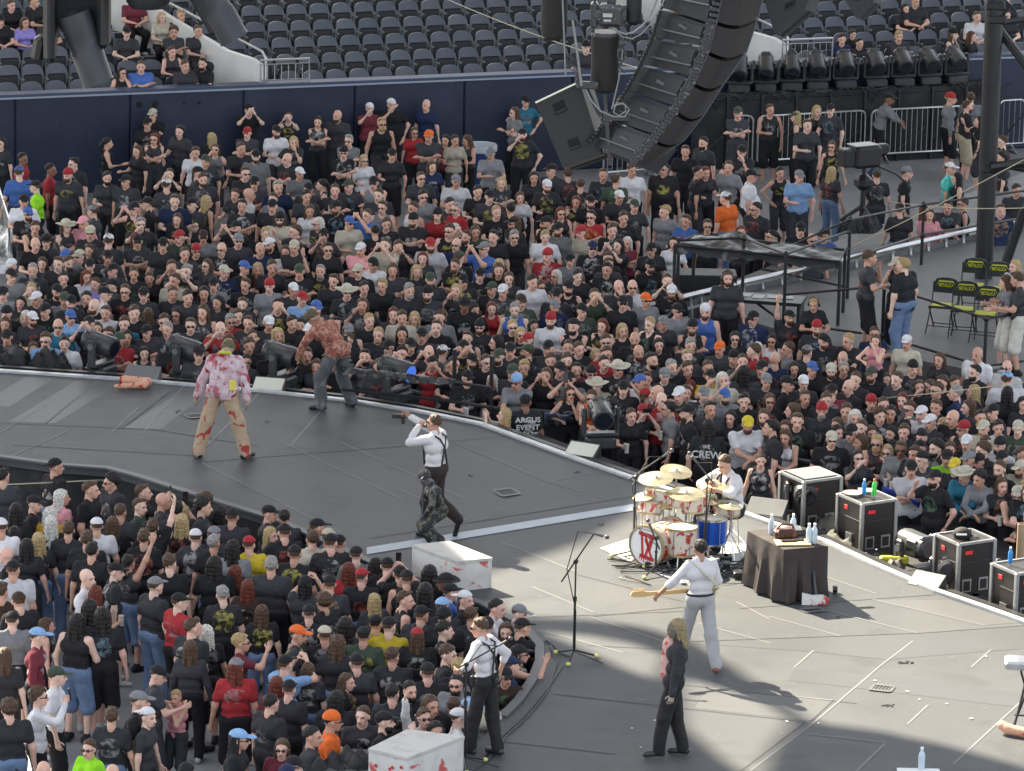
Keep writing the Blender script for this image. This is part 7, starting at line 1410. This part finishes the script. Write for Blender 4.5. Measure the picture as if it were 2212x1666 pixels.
# ---- the rest of the crowd as one mass
VS, FS, CL, LP, MI = [], [], [], [], []; off = 0
cm = [person_mat(k, True) for k in ('skin', 'shirt', 'trousers', 'hair', 'cap')] + [mat('sunglass', (.008, .008, .010), .12, spec=.8)]
def fan(F): return [tuple(dict.fromkeys(int(i) for i in q)) for q in F]
for q in REST:
    pn, bd, sd = q['pn'], q['bd'], q['seed'] % 2; g = body_geo(pn, bd, sd, True); J = g[3]; k = q['h'] / 1.75
    Rm = rotz(R(q['ang'])) @ np.diag([k * q['wx'], k * q['wx'], k]); T = np.array(q['P'])
    items = [(g[0], g[1], 0, q['skin'], g[2])]; s_ = cloth_geo(pn, bd, sd, 'shirt', q['st'], True); items.append((s_[0], s_[1], 1, q['cc'], None))
    l_ = cloth_geo(pn, bd, sd, 'legs', q['leg'], True); items.append((l_[0], l_[1], 2, q['legc'], None)); hr, hat = q['hair'], q['hat']
    hd = lambda kk: (np.array(head_geo(kk)[0]) @ J['H'].T + J['hd'], head_geo(kk)[1])
    if hr != 'B': a = hd('long' if hr in 'NKYRW' else 'pony' if q['w'] else 's' if hat else ('s', 's2', 's3')[int(q['rnd'] * 97) % 3]); items.append((a[0], a[1], 3, HC[hr], None))
    if hat and hat[0] in 'cvhe': a = hd(dict(c='cap', v='capb', h='wide', e='beanie')[hat[0]]); items.append((a[0], a[1], 4, CC.get(hat[1], CC['k']), None))
    if 'b' in q['fl']: a = hd('beard'); items.append((a[0], a[1], 3, HC[hr] if hr in 'skgy' else HC['s'], None))
    if has_glasses(q): a = hd('glasses'); items.append((a[0], a[1], 5, (0, 0, 0), None))
    for v, f, mi, c, t in items:
        v = np.asarray(v); VS.append(v @ Rm.T + T); LP.append(v); cc = np.ones((len(v), 4), np.float32); cc[:, :3] = np.array(c) * (t if t is not None else 1); cc[:, 3] = q['rnd']; CL.append(cc)
        ff = fan(f); FS += [tuple(i + off for i in x) for x in ff]; MI += [mi] * len(ff); off += len(v)
    # held things in the mass are part of it
me = bpy.data.meshes.new('crowd'); me.from_pydata(np.concatenate(VS).tolist(), [], FS)
for m in cm: me.materials.append(m)
me.polygons.foreach_set('material_index', np.array(MI, np.int32)); me.polygons.foreach_set('use_smooth', np.ones(len(MI), bool))
a = me.attributes.new('col', 'FLOAT_COLOR', 'POINT'); a.data.foreach_set('color', np.concatenate(CL).ravel()); a = me.attributes.new('lp', 'FLOAT_VECTOR', 'POINT'); a.data.foreach_set('vector', np.concatenate(LP).astype(np.float32).ravel())
me.update(); co = bpy.data.objects.new('crowd', me); COL.objects.link(co); tag(co, 'dense standing crowd filling the floor behind the nearer fans', 'crowd', kind='stuff')
print('individual people', len(IND), 'crowd mass', len(REST), 'verts', off)
# ------------------------------------------------------------------ the performers and crew, each posed by hand
def performer(label, xy, ang, ps, bd, h, skin, shirt, legs, hair=None, shoes=(.015, .015, .016), z=ST, extra=None, curl=.6, shirt_k='l', seed=1, names=('shirt', 'trousers'), hairs=1.0, loose=.006, tuck=False):
    J = skeleton(ps, bd); 
    if 'heelup' in ps: J['heelup'] = ps['heelup']
    V, F, T, J = body_np(ps, bd, .017, .0085, True, seed, J, curl); o = bpy.data.objects.new('person', np_mesh('person_body', V, F, person_mat('skin', False), T)); COL.objects.link(o)
    k = h / 1.75; o.scale = (k, k, k); o.rotation_euler = (0, 0, R(ang)); o.color = (*skin, 1); p = at(*xy, z); o.location = (p.x, p.y, z); tag(o, label, 'person')
    def child(name, g, m, c=(1, 1, 1), M=None):
        e = bpy.data.objects.new(name, np_mesh(name, g[0], g[1], m)); COL.objects.link(e); e.parent = o; e.color = (*c, 1)
        if M is not None: e.matrix_local = M
        return e
    child(names[0], shirt_np(J, bd, shirt_k, .015, loose, .05 if tuck else None), shirt); child(names[1], legs_np(J, bd, 'p', .017, min(loose, .014)), legs); child('shoes', shoes_np(J, .014), mat('shoe_%d' % int(shoes[0] * 1000), shoes, .35))
    H = Matrix([[*J['H'][i], J['hd'][i]] for i in range(3)] + [[0, 0, 0, 1]])
    if hair: child('hair', head_geo(hair[0]), person_mat('hair', False), hair[1], H @ Matrix.Scale(hairs, 4))
    return o, J, H, child
M_wshirt = mat('white_shirt', (.60, .59, .61), .8, var=.05, vscale=6, bump=.7, bscale=9); M_blk = mat('black_trousers', (.013, .012, .013), .8, var=.2, vscale=6, bump=.5, bscale=12); M_strap = mat('strap_black', (.015, .014, .02), .6)
def straps(child, J, o, x=True):
    b = MB(); M = J['M']; wa = J['pel'] + M @ V3(0, 0, .06); c = (J['sh', 1] + J['sh', -1]) / 2; bk = M @ V3(0, 1, 0); up = M @ V3(0, 0, 1); X = M @ V3(1, 0, 0)
    mid = J['chest'] + bk * .140 - up * .03
    for sd in (1, -1):
        top = c + X * sd * .10 + up * .062; p1 = c + X * sd * .085 + bk * .115 + up * .0; lo = wa + X * -sd * .07 + bk * .128; fr = c + X * sd * .095 - bk * .105; lf = wa + X * sd * .09 - bk * .13
        b.tube([lf, J['chest'] + X * sd * .1 - bk * .135, fr, top, p1, mid, lo], .0135, 6)
    o2 = b.build('suspenders', M_strap, o, True); b = MB(); b.lathe([(.128, .0), (.130, .035)], 24, Matrix.Translation(wa - up * .035) @ Matrix.Diagonal((1.45, 1.03, 1, 1)), caps=False); b.build('belt', M_strap, o, True); return o2
# bloodstained person bowed forward, legs wide, seen from behind
M_bloodshirt = splat('bloodied_pink_shirt', (.50, .36, .40), [((.60, .54, .58), 7, .45, .60), ((.38, .12, .14), 9, .52, .60), ((.28, .02, .03), 6, .57, .63)], rough=.85, bump=.9, bscale=10)
M_bloodpants = splat('bloodied_tan_trousers', (.40, .30, .20), [((.47, .37, .26), 6, .5, .7), ((.33, .04, .035), 6.5, .56, .61)], rough=.85, bump=.8, bscale=9)
ps = dict(lean=30, pit=38, hlean=1.2, yaw=0, wr=((.36, -.10, .80), (-.37, -.02, .77)), el=((1, .4, 0), (-1, .4, 0)), ft=((.28, .10, .08), (-.35, .02, .08)), kn=((.5, -1, 0), (-.5, -1, 0)), fdir=((.6, -1, 0), (-.6, -1, 0)), pel=(-.02, 0, .93))
o, J, H, ch = performer('bowed person in bloodstained pink shirt and tan trousers, legs wide', (476, 988), 172, ps, 'm', 1.88, (.35, .25, .18), M_bloodshirt, M_bloodpants, ('curly', (.11, .10, .05)), hairs=.95, loose=.028)
b = MB(); b.tube([J['nb'] + V3(-.08, .05, .05), J['nb'] + V3(0, .10, .06), J['nb'] + V3(.08, .05, .05)], .022, 6); b.build('yellow_collar', M_yel, o, True); b = MB(); b.box(J['pel'] + V3(-.17, .13, .12), (.09, .03, .15), bev=.01); b.build('yellow_tag', mat('tag_yellow', (.7, .6, .12), .6), o)
# plaid shirt person bent over, facing away left
M_plaid = splat('orange_plaid_shirt', (.27, .095, .065), [((.44, .24, .17), 18, .50, .56), ((.16, .05, .04), 11, .56, .62)], rough=.85, bump=.6, bscale=12)
M_gjean = splat('worn_grey_jeans', (.075, .08, .09), [((.15, .155, .165), 6, .5, .65)], rough=.85, bump=.7, bscale=10)
ps = dict(lean=44, pit=22, hlean=1.1, yaw=12, wr=((.30, -.42, .78), (-.26, -.30, .74)), el=((1, .2, 0), (-1, .4, 0)), ft=((.22, -.06, .08), (-.24, .16, .08)), kn=((.3, -1, 0), (-.3, -1, 0)), fdir=((.5, -1, 0), (-.4, -1, 0)), pel=(0, .08, .90))
o, J, H, ch = performer('person in orange plaid shirt bent forward at the far stage edge', (720, 882), -125, ps, 'm', 1.80, (.40, .24, .17), M_plaid, M_gjean, ('curly', (.10, .085, .05)), hairs=1.0, loose=.018)
# singer with suspenders, mic at the mouth, other arm stretched out
ps = dict(lean=4, pit=-4, yaw=-5, wr=((.05, -.25, 1.50), (-.22, -.64, 1.58)), el=((1, -.1, -1), (-.8, 0, -.6)), ft=((.10, -.05, .08), (-.10, .30, .26)), kn=((.1, -1, 0), (-.1, -1, -.3)), fdir=((.1, -1, 0), (-.1, -.4, -.8)), heelup=-1, pel=(0, 0, .95))
o, J, H, ch = performer('singer in white shirt and black suspenders with outstretched arm', (940, 1158), -118, ps, 'm', 1.78, (.42, .24, .17), M_wshirt, mat('dark_brown_trousers', (.022, .014, .014), .8, bump=.5, bscale=12), ('s', HC['s']), tuck=True)
straps(ch, J, o); ch('sunglasses', (np.array(glasses_np()[0]), glasses_np()[1]), mat('sunglass', (.008, .008, .010), .12), (0, 0, 0), H)
bpy.context.view_layer.update(); MW = o.matrix_world
w_ = MW @ Vector(J['wr', -1]); hd_ = MW @ (Vector(J['hd']) + Vector((0, -.12, -.06)))
t = thing('microphone', 'handheld black microphone at the singer mouth', 'microphone', hd_); d = (w_ - hd_).normalized(); fw = MW.to_3x3() @ Vector((0, -1, -.1)); fw.normalize(); b = MB(); b.tube([(0, 0, 0), fw * .20], [.017, .013], 10); b.build('handle', M_black, t, True); b = MB(); b.ell((0, 0, 0), (.030, .030, .030), 12, 8); b.build('grille', mat('mic_grey', (.10, .10, .11), .35, .6), t, True)
w_ = MW @ Vector(J['wr', -1]); t = thing('black_handheld_prop', 'small black prop in the singer outstretched hand', 'prop', w_ + fw * .12); b = MB(); q = fw.to_track_quat('Z', 'Y').to_matrix().to_4x4(); b.box((0, 0, .06), (.04, .06, .22), q, .008); b.box((0, -.05, 0), (.04, .11, .05), q, .008); b.build('prop_body', M_black, t)
# crouching costumed person in front of the singer
M_rag = splat('tattered_dark_costume', (.016, .017, .019), [((.10, .10, .09), 9, .50, .60), ((.18, .15, .05), 14, .62, .66), ((.20, .21, .22), 11, .60, .66)], rough=.75, bump=1, bscale=14)
ps = dict(lean=22, pit=22, hlean=1.0, yaw=10, pel=(0, .06, .66), wr=((.14, -.24, .62), (-.14, -.20, .56)), el=((1, .2, .2), (-1, .2, .2)), ft=((.13, -.06, .08), (-.16, .12, .08)), kn=((.4, -1, .5), (-.4, -1, .5)))
o, J, H, ch = performer('crouching person in dark tattered costume below the singer', (942, 1183), -75, ps, 's', 1.42, (.12, .12, .12), M_rag, M_rag, ('curly', (.045, .045, .048)), shoes=(.12, .065, .035))
b = MB(); b.box((.03, -.02, .09), (.10, .09, .02), bev=.008); e = b.build('pale_patch', M_white, o); e.matrix_local = H
# bassist, facing left, hand on the hip side
ps = dict(lean=8, pit=6, yaw=12, twist=0, wr=((.26, -.24, 1.08), (-.27, .03, .95)), el=((1, .2, -.5), (-1, .8, -.1)), ft=((.08, -.16, .08), (-.10, .12, .08)), kn=((.1, -1, 0), (-.1, -1, 0)), fdir=((.1, -1, 0), (-.2, -1, 0)))
o, J, H, ch = performer('performer in white shirt, suspenders and black trousers by the near stand', (1047, 1632), -118, ps, 's', 1.74, (.50, .29, .21), M_wshirt, M_blk, ('s', HC['s']), shoes=(.03, .03, .032), shirt_k='r', tuck=True)
straps(ch, J, o); ch('sunglasses', (np.array(glasses_np()[0]), glasses_np()[1]), mat('sunglass', (.008, .008, .010), .12), (0, 0, 0), H); b = MB(); b.box(J['pel'] + V3(.14, -.10, .0), (.07, .05, .13), bev=.01); b.box(J['pel'] + V3(.02, .14, .01), (.08, .04, .06), bev=.01); b.build('belt_pack', M_black, o)
# masked blond person in a dark jacket
M_dkj = splat('dark_jacket', (.022, .022, .028), [((.05, .045, .055), 4, .5, .7)], rough=.85, bump=.8, bscale=8); M_redsh = splat('red_stained_shirt', (.62, .36, .34), [((.50, .07, .06), 8, .5, .58)], rough=.85, bump=.6)
ps = dict(lean=-4, pit=8, yaw=4, wr=((.30, -.04, .80), (-.28, .0, .82)), ft=((.06, -.16, .08), (-.06, .14, .08)), kn=((.1, -1, 0), (-.1, -1, 0)), fdir=((.1, -1, 0), (-.2, -1, 0)))
o, J, H, ch = performer('masked person with blond hair, dark jacket over a red stained shirt', (1450, 1633), -88, ps, 'm', 1.74, (.34, .29, .24), M_dkj, M_blk, ('long', (.28, .22, .12)), shoes=(.03, .03, .032), shirt_k='j', names=('jacket', 'trousers'))
S = SDF(.015, .03); c = J['chest']; S.cap(c + V3(-.03, -.075, .10), c + V3(-.03, -.085, -.30), .095, .10); S.cut(c + V3(0, -.04, 0), (0, 1, 0)); v, f = S.mesh(); ch('red_shirt_front', (v, f), M_redsh)
S = SDF(.010, .012); S.ell((0, -.025, -.01), (.068, .085, .115)); S.cut((0, 0, 0), (0, 1, .0)); 
for sd in (1, -1): S.cap((sd * .03, -.11, .005), (sd * .03, -.10, .005), .016, sub=True)
v, f = S.mesh(); ch('mask', (v, f), mat('mask_grey', (.16, .14, .11), .7, var=.3, vscale=30, bump=.8, bscale=60), (1, 1, 1), H)
# guitarist seen from behind
M_gtr = mat('grey_trousers', (.36, .36, .375), .85, var=.06, vscale=6, bump=.6, bscale=9)
ps = dict(lean=6, pit=-4, yaw=4, wr=((.52, -.28, .90), (-.14, -.26, .98)), el=((.6, .4, -.6), (-1, .5, -.2)), ft=((.10, -.34, .08), (-.16, .20, .08)), kn=((.1, -1, 0), (-.1, -1, 0)), fdir=((.1, -1, 0), (-.6, -1, 0)))
o, J, H, ch = performer('guitarist in white shirt and grey trousers seen from behind', (1508, 1448), -158, ps, 's', 1.74, (.40, .22, .15), M_wshirt, M_gtr, ('s', HC['k']), shoes=(.20, .085, .045), shirt_k='r', tuck=True, hairs=1.04)
b = MB(); b.lathe([(.128, 0), (.131, .03)], 24, Matrix.Translation(J['pel'] + V3(0, .0, .05)) @ Matrix.Diagonal((1.45, 1.03, 1, 1)), caps=False); b.build('belt', M_strap, o, True)
bpy.context.view_layer.update(); MW = o.matrix_world; L_ = MW @ Vector(J['wr', 1]); B_ = MW @ Vector((-.06, -.24, .97)); d = (L_ - B_).normalized()
t = thing('electric_guitar', 'pale electric guitar with maple neck held by the guitarist', 'guitar', B_); up = Vector((0, 0, 1)); up = (up - d * up.dot(d)).normalized(); nn = d.cross(up); G = Matrix((( d.x, up.x, nn.x, 0), (d.y, up.y, nn.y, 0), (d.z, up.z, nn.z, 0), (0, 0, 0, 1)))
body = [(.10, .03), (.14, .10), (.09, .15), (.02, .12), (-.06, .13), (-.18, .17), (-.26, .10), (-.27, 0), (-.24, -.11), (-.14, -.16), (-.04, -.12), (.04, -.12), (.11, -.14), (.13, -.09), (.09, -.03)]
b = MB(); b.prism(body, -.02, .025, G); b.build('guitar_body', mat('guitar_cream', (.62, .60, .38), .3), t); b = MB(); b.box((.38, 0, .03), (.62, .052, .024), G, .006); b.build('neck', mat('maple', (.62, .42, .18), .4), t)
b = MB(); b.prism([(.68, .03), (.74, .05), (.88, .04), (.90, 0), (.86, -.03), (.72, -.035), (.68, -.03)], .018, .035, G); 
for k in range(6): b.cyl(G @ Vector((.72 + k * .026, .045, .026)), G @ Vector((.72 + k * .026, .075, .026)), .008, n=6)
b.build('headstock', mat('maple', (.62, .42, .18), .4), t); b = MB(); b.tube([MW @ Vector(J['sh', 1]) - B_ + Vector((0, 0, .07)), MW @ Vector(J['chest'] + V3(-.02, .17, 0)) - B_, MW @ Vector(J['pel'] + V3(-.2, .10, .15)) - B_, G @ Vector((-.26, 0, 0))], .018, 6); b.build('strap', mat('strap_cream', (.5, .48, .42), .7), t)
# drummer seated, facing left
ps = dict(pel=(0, .05, .50), lean=12, pit=18, yaw=8, wr=((.12, -.38, .84), (-.06, -.30, .88)), ft=((.24, -.42, .08), (-.22, -.38, .08)), el=((1, .2, -.4), (-1, .3, -.4)))
o, J, H, ch = performer('drummer in white shirt and black tie seated behind the drum kit', (1572, 1178), -52, ps, 'm', 1.85, (.50, .31, .23), M_wshirt, M_blk, ('s', HC['s']), shirt_k='r', z=ST + .02, tuck=True)
straps(ch, J, o); b = MB(); c = J['chest']; b.tube([J['nb'] + V3(0, -.10, .02), c + V3(0, -.15, .02), c + V3(0, -.145, -.22)], [.014, .022, .030], 6); b.build('tie', M_strap, o)
# crew member with lettering on the back, in the pit behind the drums; headset operators inside the railing
crew = dict(down=1); q = dict(x=1528, y=905, f='a', sc='k', st='t', hair='K', hat='', pose='0', fl='', txt=None, zone='near'); finish(q, 3333); q.update(pn='cup', h=1.78, leg='p', legc=CC['k'], bd='m', ang=172); p = at(1530, 915, 1.67); q['P'] = Vector((p.x, p.y, 0)); o = place_person(q); tag(o, 'crew person with long black hair and lettered black shirt behind drums', 'person')
for k, (s_, sz) in enumerate((('WE', .07), ('CREW', .15))): text(s_, sz, M_ink, o, Matrix.Translation((0, .175, 1.33 - k * .12)) @ Matrix.Rotation(R(90), 4, 'X') @ Matrix.Rotation(R(180), 4, 'Y'), 'lettering')
for x, y, lb, hr, act in ((1572, 592, 'bearded operator with headset and dark tee inside the deck railing', 'N', 'down'), (1758, 648, 'operator with black headset seated by the deck corner', 'y', 'chat')):
    q = dict(x=x, y=y, f='c', sc='k', st='t', hair=hr, hat='', pose='0', fl='b' if hr == 'N' else 'w', txt=None, zone='near'); finish(q, x); q.update(pn=act, leg='p'); z0 = DECK - .45 if hr == 'N' else DECK - .55; p = at(x, y, z0 + q['h'] - .11); q['P'] = Vector((p.x, p.y, z0)); o = place_person(q); tag(o, lb, 'person')
    b = MB(); b.tube([(-.085, .01, 0), (-.07, .01, .10), (0, .01, .145), (.07, .01, .10), (.085, .01, 0)], .012, 6); b.ell((-.09, .01, -.01), (.02, .035, .04)); b.ell((.09, .01, -.01), (.02, .035, .04)); e = b.build('headset', M_black, o, True); J = q['J']; e.matrix_local = Matrix([[*J['H'][i], J['hd'][i]] for i in range(3)] + [[0, 0, 0, 1]])
